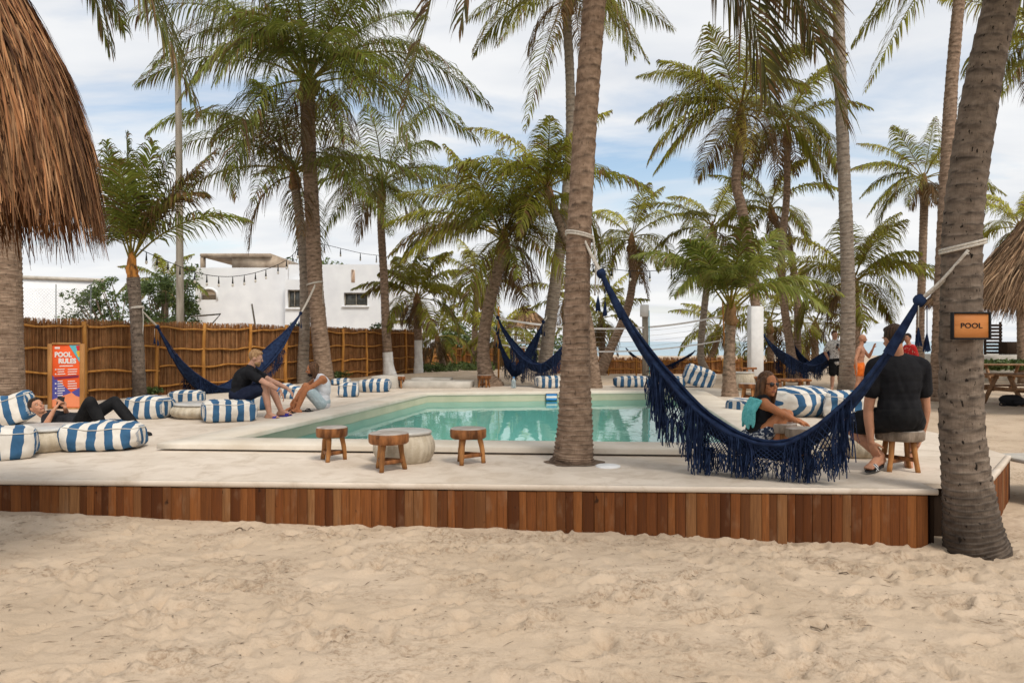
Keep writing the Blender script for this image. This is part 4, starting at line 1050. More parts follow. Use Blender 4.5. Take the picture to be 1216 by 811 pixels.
# ================================================================== REED FENCE
REEDC = [np.array(c_) for c_ in ((0.17, 0.078, 0.030), (0.145, 0.064, 0.024), (0.20, 0.098, 0.040), (0.12, 0.052, 0.020), (0.235, 0.125, 0.056))]
def reed_fence(label, pts, h, post_h, rails, step, seed, stick=.011, layers=2, group=None, light=1.0, post_r=.05, name='reed_fence', base=-.05):
    rs = np.random.RandomState(seed); q = random.Random(seed)
    pts = [np.array(p, float) for p in pts]
    root = thing(name, label, 'fence', pts[0] * (1, 1, 0), group)
    for i in range(len(pts) - 1):
        a, b = pts[i], pts[i + 1]; L = np.linalg.norm(b - a); d = (b - a) / L; nn = np.array((-d[1], d[0], 0))
        # bundle of sticks of this bay
        mb = MB()
        for ly in range(layers):
            n = int(L / step); s = (np.arange(n) + rs.uniform(-.4, .4, n)) * step
            zt = h + rs.uniform(-.05, .05, n) + .03 * fbm2(s * 1.3 + seed, s * 0 + i, 2)
            off = (ly * .02 + rs.uniform(-.012, .012, n))
            ln = rs.uniform(-.03, .03, n)
            P = a + d * s[:, None] + nn * off[:, None]; Pt = P + d * ln[:, None] + nn * rs.uniform(-.012, .012, n)[:, None]
            w = stick * rs.uniform(.6, 1.3, n)
            ang = rs.uniform(0, 6.28, n)
            ring = []
            for z_, pp in ((np.full(n, base), P), (zt, Pt)):
                for k in range(3):
                    an = ang + k * 2.0944
                    ring.append(pp + d * (w * np.cos(an))[:, None] + nn * (w * np.sin(an))[:, None] + np.stack((0 * z_, 0 * z_, z_), 1))
            V = np.stack(ring, 1).reshape(-1, 3); o = np.arange(n)[:, None] * 6
            Qs = np.concatenate((o + [[0, 1, 4, 3]], o + [[1, 2, 5, 4]], o + [[2, 0, 3, 5]]))
            cc = np.array(REEDC)[rs.randint(0, 5, n)] * rs.uniform(.82, 1.2, (n, 1)) * 1.45 * light
            mb.add(V, Qs, None, np.repeat(cc, 6, 0))
        # closely packed core behind the loose sticks
        c0 = a + nn * .03; c1 = b + nn * .03
        mb.add(np.array((c0 + (0, 0, base), c1 + (0, 0, base), c1 + (0, 0, h - .07), c0 + (0, 0, h - .07))), [(0, 1, 2, 3)], None, np.array((.13, .068, .03)) * light)
        stuff(mb.obj('reed_panel', MT['reed'], root))
        for zr in rails:
            n = 12; t_ = np.linspace(0, 1, n)[:, None]
            P = a + (b - a) * t_ - nn * .035 + np.array((0, 0, 1)) * (zr + .03 * np.sin(t_ * 3.1 + q.uniform(0, 6)) + .012 * np.sin(t_ * 11 + q.uniform(0, 6)) + q.uniform(-.03, .03))
            mb = MB(); tube(mb, P, .021 + .004 * np.sin(np.arange(n) * 1.7), 7, True)
            mb.obj('rail', MT['pole'], root, smooth=True)
    for p in pts:
        n = 10; z_ = np.linspace(-.3, post_h * q.uniform(.96, 1.04), n); wob = q.uniform(0, 6); nx = q.uniform(-.02, .02)
        P = p + np.stack((.012 * np.sin(z_ * 3 + wob) + nx * z_, np.full(n, -.075) + .01 * np.cos(z_ * 2.6 + wob), z_), 1)
        mb = MB(); tube(mb, P, np.linspace(post_r, post_r * .82, n) * q.uniform(.9, 1.15), 9, True)
        mb.obj('post', MT['pole'], root, smooth=True)
    return root
FA, FB = G(60, 478), G(430, 447)
fd = (FB - FA) / (FB[1] - FA[1])
def fpt(px):
    k = (px - CX) / FPX; Y = (fd[0] * FA[1] - FA[0]) / (fd[0] - k)
    return np.array((k * Y, Y, 0))
reed_fence('tall brown reed fence with orange poles running along the left of the pool', [fpt(x_) for x_ in (-190, -60, 22, 103, 188, 243, 297, 340, 374, 407, 436, 461, 482, 500)], 1.56, 1.60, (.12, .55, 1.0, 1.46), .0085, 21, .0055, 2, light=1.28, post_r=.052)
pts2 = [D(500, 434, 31), D(514, 434, 32.5), D(528, 434, 34), D(541, 433, 35), D(551, 433, 35.5), D(563, 433, 36), D(580, 433, 36.5), D(600, 433, 37), D(622, 433, 37.5)]
reed_fence('far reed fence half hidden by vines behind the curved hammock palm', [p * (1, 1, 0) + (0, 0, .0) for p in pts2], .86, .98, (.15, .5, .8), .03, 22, .016, 1, light=1.5, post_r=.07)
reed_fence('low orange reed fence between the pool terrace and the beach', [G(x_, 442.5) * (1, 1, 0) for x_ in (655, 690, 722, 755, 788, 822, 858, 890)], .54, .56, (.1, .42), .016, 23, .010, 2, light=2.2, post_r=.03)
reed_fence('low brown reed fence behind the white boxed palm', [G(x_, 447.5) * (1, 1, 0) for x_ in (880, 905, 930, 952)], .56, .6, (.1, .48), .03, 24, .016, 1, light=1.0, post_r=.04)

# ================================================================== BUILDINGS
def boxmesh(name, mat, parent, x0, x1, y0, y1, z0, z1, ch=.02):
    mb = MB(); cbox(mb, ((x0 + x1) / 2, (y0 + y1) / 2, (z0 + z1) / 2), (x1 - x0, y1 - y0, z1 - z0), None, ch)
    return mb.obj(name, mat, parent)
HY = 34.0
hx = lambda px, Y=HY: (px - CX) / FPX * Y
hz = lambda py, Y=HY: CAMZ - (py - CY) / FPX * Y
house = thing('white_house', 'flat-roofed white house with ruined concrete rooftop room behind the fence', 'house', (hx(380), HY, -.2))
def wall_with_holes(mb, x0, x1, z0, z1, y, holes, depth=.25):
    """front wall facing the camera with recessed rectangular openings"""
    xs = sorted({x0, x1, *[h_[0] for h_ in holes], *[h_[1] for h_ in holes]}); zs = sorted({z0, z1, *[h_[2] for h_ in holes], *[h_[3] for h_ in holes]})
    for i in range(len(xs) - 1):
        for j in range(len(zs) - 1):
            cx_, cz_ = (xs[i] + xs[i + 1]) / 2, (zs[j] + zs[j + 1]) / 2
            if any(h_[0] < cx_ < h_[1] and h_[2] < cz_ < h_[3] for h_ in holes): continue
            mb.add([(xs[i], y, zs[j]), (xs[i + 1], y, zs[j]), (xs[i + 1], y, zs[j + 1]), (xs[i], y, zs[j + 1])], [(0, 1, 2, 3)])
    for a, b, c_, d_ in holes:
        mb.add([(a, y, c_), (b, y, c_), (b, y, d_), (a, y, d_), (a, y + depth, c_), (b, y + depth, c_), (b, y + depth, d_), (a, y + depth, d_)], [(0, 4, 5, 1), (1, 5, 6, 2), (2, 6, 7, 3), (3, 7, 4, 0)])
w1 = (hx(345), hx(359.5), hz(366), hz(345)); w2 = (hx(408), hx(436), hz(363), hz(347.5)); w3 = (hx(466), hx(480), hz(378), hz(364))
arch = (hx(238), hx(258), hz(356), hz(350))
mb = MB(); wall_with_holes(mb, hx(232), hx(342), -.2, hz(318), HY, [arch])
X0, X1, ZT = hx(232), hx(503), hz(318)
mb.add([(X0, HY, -.2), (X0, HY + 9, -.2), (X0, HY + 9, ZT), (X0, HY, ZT), (hx(342), HY, ZT), (hx(342), HY + 9, ZT)], [(0, 3, 2, 1), (3, 4, 5, 2)])
YB = HY - .45
k2 = YB
mb2 = MB(); wall_with_holes(mb2, hx(342), hx(366), -.2, hz(333), YB, [w1])
mb2.add([(hx(342), YB, -.2), (hx(342), HY, -.2), (hx(342), HY, hz(333)), (hx(342), YB, hz(333)), (hx(366), YB, hz(333)), (hx(366), HY, hz(333))], [(0, 3, 2, 1), (3, 4, 5, 2)])
mb.obj('wall', MT['plaster'], house)
mb2.obj('bay_wall', MT['plaster'], house)
ZT2 = hz(314)
mb = MB(); wall_with_holes(mb, hx(342), X1, -.2, ZT2, HY + .05, [w2, w3])
mb.add([(hx(342), HY + .05, ZT2), (X1, HY + .05, ZT2), (X1, HY + 9, ZT2), (hx(342), HY + 9, ZT2), (X1, HY + .05, -.2), (X1, HY + 9, -.2), (hx(342), HY + .05, ZT - .3), (hx(342), HY + 9, ZT - .3)], [(0, 1, 2, 3), (1, 4, 5, 2), (0, 3, 7, 6)])
mb.obj('wall', MT['plaster'], house)
for wdw, yy in ((w1, YB), (w2, HY + .05), (w3, HY + .05)):
    mb = MB(); a, b, c_, d_ = wdw
    for e in ((a, a + .05, c_, d_), (b - .05, b, c_, d_), (a + .05, b - .05, d_ - .05, d_), (a + .05, b - .05, c_, c_ + .05), ((a + b) / 2 - .02, (a + b) / 2 + .02, c_ + .05, d_ - .05)):
        cbox(mb, ((e[0] + e[1]) / 2, yy + .15, (e[2] + e[3]) / 2), (e[1] - e[0], .06, e[3] - e[2]), None, .006)
    wf = mb.obj('window', MT['grey_pole'], house)
    for a0, b0 in ((a + .05, (a + b) / 2 - .02), ((a + b) / 2 + .02, b - .05)):
        mb = MB(); cbox(mb, ((a0 + b0) / 2, yy + .17, (c_ + d_) / 2), (b0 - a0, .012, d_ - c_ - .1), None, .002)
        mb.obj('pane', MT['glass_dark'], wf)
    mb = MB(); cbox(mb, ((a + b) / 2, yy - .03, c_ - .04), (b - a + .16, .1, .07), None, .01); mb.obj('sill', MT['plaster'], wf)
# arched opening (half round above the rectangular slot) with pierced infill
mb = MB(); a, b, c_, d_ = arch; rr = (b - a) / 2
an = np.linspace(0, PI, 14)
ring = np.stack(((a + b) / 2 + rr * np.cos(an), np.full(14, HY - .004), d_ + rr * .72 * np.sin(an)), 1)
mb.add(np.concatenate((ring, [((a + b) / 2, HY - .004, d_)])), None, [(14, i + 1, i) for i in range(13)])
mb.add([(a, HY + .2, c_), (b, HY + .2, c_), (b, HY + .2, d_), (a, HY + .2, d_)], [(0, 1, 2, 3)])
ar = mb.obj('arched_window', MT['raw_concrete'], house)
mb = MB()
tube(mb, np.concatenate((ring[:1] - (0, .02, d_ - c_), ring - (0, .02, 0), ring[-1:] - (0, .02, d_ - c_))), .05, 6, True); mb.obj('arch_trim', MT['plaster'], ar, smooth=True)
# ruined roof room: slab on a pier and broken wall
RY = HY + 1.2
ru = boxmesh('roof_slab', MT['raw_concrete'], house, hx(237, RY), hx(322, RY), RY, RY + 4.5, hz(305, RY), hz(301, RY), .04)
mb = MB()
prof = [(274, 318), (274, 305), (322, 303), (331, 306), (340, 310), (341, 318)]
n = len(prof); V = [(hx(p[0], RY), RY + .15, hz(p[1], RY)) for p in prof] + [(hx(p[0], RY), RY + .5, hz(p[1], RY)) for p in prof]
mb.add(V, [(i, (i + 1) % n, n + (i + 1) % n, n + i) for i in range(n)], [(0, i + 1, i) for i in range(1, n - 1)] + [(n, n + i, n + i + 1) for i in range(1, n - 1)])
mb.obj('broken_wall', MT['raw_concrete'], house)
boxmesh('pier', MT['raw_concrete'], house, hx(237, RY), hx(240.5, RY), RY + .05, RY + .4, hz(320, RY), hz(305, RY), .02)
boxmesh('pier', MT['raw_concrete'], house, hx(255, RY), hx(258, RY), RY + 3.6, RY + 3.9, hz(320, RY), hz(305, RY), .02)
boxmesh('back_wall', MT['raw_concrete'], house, hx(300, RY), hx(322, RY), RY + 3, RY + 3.2, hz(320, RY), hz(305, RY), .02)
# rust streak from a roof spout
mb = MB(); cbox(mb, (hx(419), HY - .02, hz(321)), (.06, .18, .06), None, .01); mb.obj('roof_spout', MT['raw_concrete'], house)
MT['rust'] = simple('rust_stain', (0.45, 0.25, 0.14), (0.66, 0.55, 0.46), 6, (1, 1, .2), .9, 0)
mb = MB(); cbox(mb, (hx(419), HY + .044, hz(328)), (.16, .02, .55), None, .004); mb.obj('rust_stain', MT['rust'], house)
mb = MB(); tube(mb, np.array(((hx(455), HY - .03, -.2), (hx(455), HY - .03, 2.0), (hx(455), HY - .03, ZT2))), .05, 8); mb.obj('drain_pipe', MT['plaster'], house, smooth=True)
b2 = thing('white_building', 'long low white building with sloping roofline far behind the reed fence', 'building', (hx(40, 38), 38, -.2))
mb = MB(); V = [(hx(x_, y_), y_, z_) for x_, y_, z_ in ((-200, 38, -.2), (126, 38, -.2), (126, 38, hz(334, 38)), (-200, 38, hz(322, 38)), (-200, 50, -.2), (126, 50, -.2), (126, 50, hz(334, 38)), (-200, 50, hz(322, 38)))]
mb.add(V, [(0, 1, 2, 3), (1, 5, 6, 2), (3, 2, 6, 7), (4, 0, 3, 7)]); mb.obj('wall', MT['plaster'], b2)
mb = MB(); a, b = np.array(V[3]), np.array(V[2]); tube(mb, np.array((a, (a + b) / 2, b)) + (0, -.02, .04), .09, 6); mb.obj('parapet', MT['ledge'], b2)
# chain link fence at the far left
cl = thing('chain_link_fence', 'thin wire mesh fence above the reeds in front of the far white building', 'wire fence', (hx(60, 18), 17.2, 0))
mb = MB(); x0, x1, z0, z1 = hx(25, 17.2), hx(108, 17.2), 1.3, 2.35
def strip(mb, a, b, w):
    a, b = np.array(a), np.array(b); d = nrm(b - a); s = np.cross(d, (0, 1, 0)) * w
    mb.add((a - s, b - s, b + s, a + s), [(0, 1, 2, 3)])
sp = .075; hh = z1 - z0
k = -int(hh / sp)
while x0 + k * sp < x1:
    for sgn in (1, -1):
        xa, xb = x0 + k * sp, x0 + k * sp + hh
        za, zb = (z0, z1) if sgn > 0 else (z1, z0)
        f0 = max(0, (x0 - xa) / hh); f1 = min(1, (x1 - xa) / hh)
        if f1 > f0: strip(mb, (xa + hh * f0, 17.2, za + (zb - za) * f0), (xa + hh * f1, 17.2, za + (zb - za) * f1), .0016)
    k += 1
stuff(mb.obj('wire_mesh', MT['wire'], cl))
for xx in (x0, (x0 + x1) / 2, x1):
    mb = MB(); tube(mb, np.array(((xx, 17.2, -.2), (xx, 17.2, 1.2), (xx, 17.2, 2.45))), .012, 7); mb.obj('post', MT['wire'], cl, smooth=True)
# utility pole
mb = MB(); P = spline(np.array([D(214, 430, 20), D(214, 378, 20), D(213, 240, 20), D(212, 130, 20), D(211, 82, 20)]), 20)
tube(mb, P, np.linspace(.105, .075, 20), 12, True)
up_ = thing('utility_pole', 'tall weathered round wooden pole behind the reed fence', 'pole', P[0])
mb.obj('shaft', MT['grey_pole'], up_, smooth=True)
# debris sticks & panes leaning above the fence
for lab, pts in (('thin grey stake standing above the fence before the white house', [(303, 386), (299, 361)]), ('dark bent metal rail above the fence beside the utility pole', [(226, 376), (262, 373), (248, 389)])):
    P = np.array([D(x_, y_, 25) for x_, y_ in pts]); mb = MB(); tube(mb, P, .03, 6, True)
    tag(mb.obj('metal_stake', MT['grey_pole'], origin=P[0]), lab, 'stake')

# ================================================================== THATCH
def straws(mb, rs, n, surf, width, length, cols, lift=.03, seg=3, splay=.12, clump=60):
    """surf(u, v) -> point, tangent-down, normal, side"""
    u, v = rs.rand(n), rs.rand(n)
    P, Tn, Nn, Sd = surf(u, v)
    L_ = length * rs.uniform(.6, 1.25, n); w = width * rs.uniform(.5, 1.4, n)
    d = nrm(Tn + Sd * rs.normal(0, splay, n)[:, None] + Nn * rs.uniform(-.01, .10, n)[:, None])
    p = P + Nn * (rs.rand(n) * lift)[:, None]; pts = [p]
    for k in range(seg):
        p = p + d * (L_ / seg)[:, None]; pts.append(p)
        d = nrm(d + np.array((0, 0, -.22)) + Sd * rs.normal(0, .05, n)[:, None])
    W_ = Sd * (w / 2)[:, None] + Nn * (rs.uniform(-.3, .3, n) * w)[:, None]
    rows = []
    for k, q in enumerate(pts):
        f = 1 - .75 * (k / seg) ** 2; rows += [q - W_ * f, q + W_ * f]
    m = 2 * (seg + 1); V = np.stack(rows, 1).reshape(-1, 3); o = np.arange(n)[:, None] * m
    Qs = np.concatenate([o + [[2 * k, 2 * k + 1, 2 * k + 3, 2 * k + 2]] for k in range(seg)])
    cc = np.array(cols)[rs.randint(0, len(cols), n)] * rs.uniform(.65, 1.35, (n, 1))
    hsh = np.modf(np.abs(np.sin(np.floor(u * clump) * 12.9898 + np.floor(v * 6) * 78.233) * 43758.5))[0]
    cc = cc * (.5 + .95 * hsh)[:, None]
    mb.add(V, Qs, None, np.repeat(cc, m, 0))
def dome_surf(c, prof, eave_bias=0.0):
    """lathe surface from profile [(r, z)...] top to eave; v along the profile"""
    prof = np.array(prof, float); s = np.concatenate(([0], np.cumsum(np.linalg.norm(np.diff(prof, axis=0), axis=1)))); s /= s[-1]
    def f(u, v, a0=0, a1=2 * PI):
        v = v ** .62
        r = np.interp(v, s, prof[:, 0]); z = np.interp(v, s, prof[:, 1]); e = .01
        r2 = np.interp(np.clip(v + e, 0, 1), s, prof[:, 0]) - np.interp(np.clip(v - e, 0, 1), s, prof[:, 0]); z2 = np.interp(np.clip(v + e, 0, 1), s, prof[:, 1]) - np.interp(np.clip(v - e, 0, 1), s, prof[:, 1])
        a = a0 + (a1 - a0) * u; ca, sa = np.cos(a), np.sin(a); o = np.zeros_like(a)
        P = np.stack((c[0] + r * ca, c[1] + r * sa, c[2] + z), 1)
        Tn = nrm(np.stack((r2 * ca, r2 * sa, z2), 1)); Sd = np.stack((-sa, ca, o), 1); Nn = np.cross(Sd, Tn); Nn = np.where(Nn[:, 2:3] < 0, -Nn, Nn)
        return P, Tn, Nn, Sd
    return f
STR1 = [(0.23, 0.105, 0.045), (0.15, 0.066, 0.030), (0.32, 0.175, 0.088), (0.09, 0.040, 0.020), (0.26, 0.135, 0.062)]
STR2 = [(0.28, 0.17, 0.095), (0.20, 0.12, 0.065), (0.36, 0.235, 0.14), (0.14, 0.08, 0.045)]
def thatch(root, c, prof, n, width, length, cols, seed, a0=0, a1=2 * PI, lift=.05, clump=60):
    rs = np.random.RandomState(seed)
    mb = MB(); p_ = [(r * .985, z - .03) for r, z in prof]
    lathe(mb, p_ + [(p_[-1][0] * .97, p_[-1][1] + .02)] + [(r * .93, z - .06) for r, z in p_[::-1]], 48, c)
    ro = mb.obj('roof_shell', MT['thatch_core'], root)
    mb = MB(); f = dome_surf(np.array(c), prof)
    def fc_(u, v):
        k_ = np.floor(u * clump + (np.floor(v * 7) * .37)); tone = (k_ + .5) / clump
        return f((tone + (u - tone) * .55) % 1.0, v, a0, a1)
    straws(mb, rs, n, fc_, width, length, cols, lift, splay=.15, clump=clump)
    m2 = n // 5                                   # ragged eave
    straws(mb, rs, m2, lambda u, v: f(u, .9 + .1 * v, a0, a1), width, length * 1.2, cols, lift * .6, splay=.22)
    stuff(mb.obj('thatch', MT['straw'], ro))
    return ro
MT['thatch_core'] = simple('thatch_core', (0.05, 0.024, 0.012), (0.10, 0.05, 0.024), 30, (1, 1, .2), 0.95, 0.5, 0.02)
# near umbrella, top left
c0 = np.array(((-112 - CX) / FPX * 4.35, 4.35, 0.0))
zz = lambda py: CAMZ - (py - CY) / FPX * 4.35
rr_ = lambda px: (px + 112) / FPX * 4.35
pal = thing('thatched_umbrella', 'shaggy brown thatched umbrella hanging over the sand by the deck', 'umbrella', (c0[0], c0[1], -.3))
thatch(pal, c0, [(.05, zz(-210)), (rr_(-85), zz(-155)), (rr_(-32), zz(-72)), (rr_(6), zz(-8)), (rr_(40), zz(60)), (rr_(62), zz(130)), (rr_(72), zz(183))], 17000, .0105, .40, STR1, 31, lift=.06, clump=120)
mb = MB(); tube(mb, np.array((c0 + (0, 0, -.5), c0 + (0, 0, 1), c0 + (0, 0, zz(-170)))), (.09, .085, .07), 12); mb.obj('post', MT['bark'], pal, smooth=True)
# thatched hut at the right edge
def hut(label, px, Y, eave_r, eave_py, apex_py, seed, n, kink=.55):
    c_ = np.array(((px - CX) / FPX * Y, Y, 0.0)); ze = CAMZ - (eave_py - CY) / FPX * Y; za = CAMZ - (apex_py - CY) / FPX * Y
    r_ = thing('thatched_hut', label, 'hut', (c_[0], c_[1], -.25))
    prof = [(.05, za), (eave_r * .3, za - (za - ze) * .26), (eave_r * .62, za - (za - ze) * .58), (eave_r * .93, za - (za - ze) * .88), (eave_r, ze + .1)]
    thatch(r_, c_, prof, n, .009 + Y * .0006, eave_r * .26, STR2, seed, lift=.07)
    for k in range(1):
        p = c_
        mb = MB(); tube(mb, np.array((p + (0, 0, -.4), p + (0, 0, .6), p + (0, 0, ze + .35))), .07, 8); mb.obj('post', MT['bark'], r_, smooth=True)
    return r_
hut('large grey-brown thatched hut roof beside the picnic tables', 1300, 15.5, 2.28, 348, 178, 41, 16000)
hut('smaller thatched roof half hidden behind the sign palm', 1150, 24.0, 1.15, 362, 300, 42, 3500)
# thatched lookout far behind the pool
LY = 36.0; lt = thing('lookout_tower', 'thatched wooden lookout on stilts far beyond the pool', 'lookout', D(626, 434, LY))
lc = np.array(((626 - CX) / FPX * LY, LY, 0.0))
thatch(lt, lc, [(.05, hz(366, LY)), (.35, hz(371, LY)), (.72, hz(379, LY)), (.86, hz(384, LY))], 2600, .035, .3, STR2, 43, lift=.05)
for sx in (-1, 1):
    for sy in (-1, 1):
        mb = MB(); tube(mb, np.array((lc + (sx * .62, sy * .6, -.2), lc + (sx * .58, sy * .56, .8), lc + (sx * .5, sy * .5, hz(381, LY)))), .06, 7); mb.obj('post', MT['grey_pole'], lt, smooth=True)
mb = MB(); cbox(mb, lc + (0, 0, hz(407, LY)), (1.5, 1.4, .1), None, .01); mb.obj('platform', MT['grey_pole'], lt)
for zq in (402, 398):
    mb = MB(); cbox(mb, lc + (0, -.62, hz(zq, LY)), (1.25, .05, .05), None, .008); mb.obj('railing', MT['grey_pole'], lt)

# ================================================================== TERRACE ON THE RIGHT
TY = 27.0
mb = MB(); cbox(mb, ((hx(1165, TY) + hx(1400, TY)) / 2, TY + 2, (hz(422, TY) - .4) / 2), (hx(1400, TY) - hx(1165, TY), 4, hz(422, TY) + .4), None, .03)
tag(mb.obj('terrace', MT['ledge']), 'raised grey concrete terrace behind the green hedge', 'terrace')
cb = thing('beach_bar', 'dark slatted wooden bar stand on the raised terrace', 'bar stand', (hx(1185, TY + 1), TY + 1, hz(421, TY)))
bx0, bx1 = hx(1168, TY + 1), hx(1188, TY + 1); zb0 = hz(421.5, TY)
for k in range(9):
    mb = MB(); cbox(mb, ((bx0 + bx1) / 2, TY + .9, zb0 + .07 + k * .125), (bx1 - bx0, .04, .085), None, .008); mb.obj('slat', MT['dark_wood_and_shade'], cb)
for xx in (bx0 + .03, bx1 - .03):
    mb = MB(); cbox(mb, (xx, TY + .96, zb0 + .6), (.07, .07, 1.2), None, .008); mb.obj('upright', MT['dark_wood_and_shade'], cb)
mb = MB(); cbox(mb, ((hx(1180, TY + 1) + hx(1202, TY + 1)) / 2, TY + .5, zb0 + .24), (hx(1202, TY + 1) - hx(1180, TY + 1), .5, .46), None, .02); mb.obj('counter', MT['dark_wood_and_shade'], cb)

def plank_set(root, c, sx, sy, sz, n, R, nm, mat):
    for k in range(n):
        w = sy / n
        mb = MB(); cbox(mb, np.asarray(c) + R @ np.array((0, -sy / 2 + w * (k + .5), 0)), (sx, w - .012, sz), R, .006); mb.obj(nm, mat, root)
def picnic(label, p, ang, L=1.6):
    p = np.array((p[0], p[1], sand_z(p[0], p[1]) - .01)); r_ = thing('picnic_table', label, 'picnic table', p, 'wooden picnic tables on the sand')
    R = rotz(ang); m = MT['picnic']
    plank_set(r_, p + (0, 0, .73), L, .74, .04, 5, R, 'top_plank', m)
    for s in (-1, 1):
        plank_set(r_, p + R @ np.array((0, s * .66, .44)), L, .27, .04, 2, R, 'seat_plank', m)
    for e in (-1, 1):
        for s in (-1, 1):
            mb = MB(); a = p + R @ np.array((e * L * .36, s * .62, 0)); b = p + R @ np.array((e * L * .36, s * .18, .71))
            d = nrm(b - a); ax = np.stack((R @ np.array((1., 0, 0)), np.cross(d, R @ np.array((1., 0, 0))), d), 1)
            cbox(mb, (a + b) / 2, (.05, .10, np.linalg.norm(b - a)), ax, .006); mb.obj('leg', m, r_)
        mb = MB(); cbox(mb, p + R @ np.array((e * L * .36 + .052, 0, .39)), (.045, 1.5, .09), R, .006); mb.obj('cross_beam', m, r_)
    return r_
picnic('wooden picnic table next to the black backpack', G(1222, 478, -.24), .12, 1.8)
picnic('wooden picnic table near the hedge of the terrace', G(1190, 462, -.24), -.1, 1.5)
picnic('wooden picnic table behind the tall brown trunk', G(1094, 460, -.24), .5, 1.3)
# black backpack
bp = G(1203, 481, -.24); bp[2] = sand_z(bp[0], bp[1])
r_ = thing('backpack', 'black backpack slumped on the sand under the picnic table', 'backpack', bp)
mb = MB(); sphere(mb, bp + (0, 0, .10), (.24, .14, .13), rotz(.3), 18, 12)
V = mb.V[0]; mb.V[0] = V + n3(V, 5) * .06; mb.obj('body', MT['black_matte'], r_, smooth=True)
mb = MB(); tube(mb, spline(np.array((bp + (-.2, -.05, .05), bp + (-.33, -.1, .08), bp + (-.36, -.12, .02), bp + (-.24, -.14, .015))), 12), .014, 6); mb.obj('strap', MT['black_matte'], r_, smooth=True)
mb = MB(); sphere(mb, bp + (.06, -.12, .07), (.13, .05, .06), rotz(.2), 12, 8); mb.obj('pocket', MT['black_matte'], r_, smooth=True)

# white box round a palm foot
bxp = G(897, 456)
r_ = thing('trunk_box', 'tall white square box boarded round a palm foot beyond the pool', 'post', bxp)
w_ = 14.5 * bxp[1] / FPX; hgt = D(897, 364, bxp[1])[2]
for k, (dx, dy, sx, sy) in enumerate(((0, -w_ / 2, w_, .02), (0, w_ / 2, w_, .02), (-w_ / 2 + .011, 0, .02, w_ - .024), (w_ / 2 - .011, 0, .02, w_ - .024))):
    mb = MB(); cbox(mb, bxp + (dx, dy, hgt / 2 - .05), (sx, sy, hgt + .1), None, .004); mb.obj('board', MT['white_paint'], r_)
# lamp post with white box top
lp = G(766, 447)
r_ = thing('lamp_post', 'wooden post with a white box on top behind the pool', 'post', lp)
Yl = lp[1]; zt = D(766, 376, Yl)[2]
mb = MB(); tube(mb, np.array((lp - (0, 0, .2), lp + (.01, 0, 1), lp + (0, 0, zt))), .1, 10); mb.obj('shaft', MT['grey_pole'], r_, smooth=True)
mb = MB(); cbox(mb, lp + (-.03, -.05, zt + .19), (.26, .2, .40), None, .015); mb.obj('box', MT['white_paint'], r_)
mb = MB(); tube(mb, np.array((lp + (.13, -.04, 0), lp + (.13, -.04, 1), lp + (.12, -.04, zt + .2))), .018, 6); mb.obj('conduit', MT['p_teal'], r_, smooth=True)
# volleyball net: two bamboo poles, tapes, cords
vn = thing('volleyball_net', 'sagging volleyball net with white tapes strung between two orange bamboo poles', 'volleyball net', G(592, 445))
NA, NB = 23.0, 26.0
for px, Y_, p0, p1 in ((592, NA, 450, 364), (858, NB, 448, 356)):
    lean = 4 if px > 700 else 0
    mb = MB(); tube(mb, np.array((D(px + lean, p0, Y_), D(px + lean / 2, (p0 + p1) / 2, Y_), D(px, p1, Y_))), .028, 7); mb.obj('pole', MT['pole'], vn, smooth=True)
def netline(z0, z1, sag, w, nm, mat):
    a, b = D(592, z0, NA), D(858, z1, NB); t_ = np.linspace(0, 1, 30)[:, None]
    P = a + (b - a) * t_; P[:, 2] -= sag * 4 * (t_ * (1 - t_))[:, 0]
    if nm == 'cord': 
        mb = MB(); tube(mb, P, w, 4); mb.obj(nm, mat, vn); return
    mb = MB(); V = np.stack((P - (0, 0, w), P + (0, -.004, w)), 1).reshape(-1, 3); mb.add(V, grid_faces(30, 2)); mb.obj(nm, mat, vn)
netline(378, 375, .38, .030, 'top_tape', MT['white_paint']); netline(409, 404, .30, .022, 'bottom_tape', MT['white_paint'])
for q in (384, 390, 396, 402): netline(q, q - 4, .34, .004, 'cord', MT['rope'])
# concrete ledges behind the pool
mb = MB(); p = G(457, 462); cbox(mb, p + (0, .5, .09), (.62, .9, .42), rotz(-.1), .02); tag(mb.obj('concrete_block', MT['ledge'], origin=p), 'square concrete block at the foot of the whitewashed palm', 'block')
mb = MB(); p = G(517, 461.5); cbox(mb, p + (0, .6, .05), (1.75, 1.0, .22), rotz(-.06), .02); cbox(mb, p + (-.2, 1.2, .16), (1.0, .6, .1), rotz(-.06), .015)
tag(mb.obj('concrete_ledge', MT['ledge'], origin=p), 'long low stepped concrete ledge behind the far pool corner', 'ledge')
# planter wall at the far right of the deck corner
mb = MB(); p = np.array((5.35, 7.5, 0))
pw = thing('planter_box', 'wooden box with pale cap standing in the sand beside the deck corner', 'planter', (5.35, 7.3, -.4))
for k in range(8):
    mb = MB(); cbox(mb, (5.08 + k * .095, 7.25 + k * .01, -.30), (.088, .025, .52), None, .004); mb.obj('plank', MT['plank'], pw)
mb = MB(); cbox(mb, (5.42, 7.55, -.025), (.86, .66, .04), rotz(.1), .006); mb.obj('cap', MT['ledge'], pw)
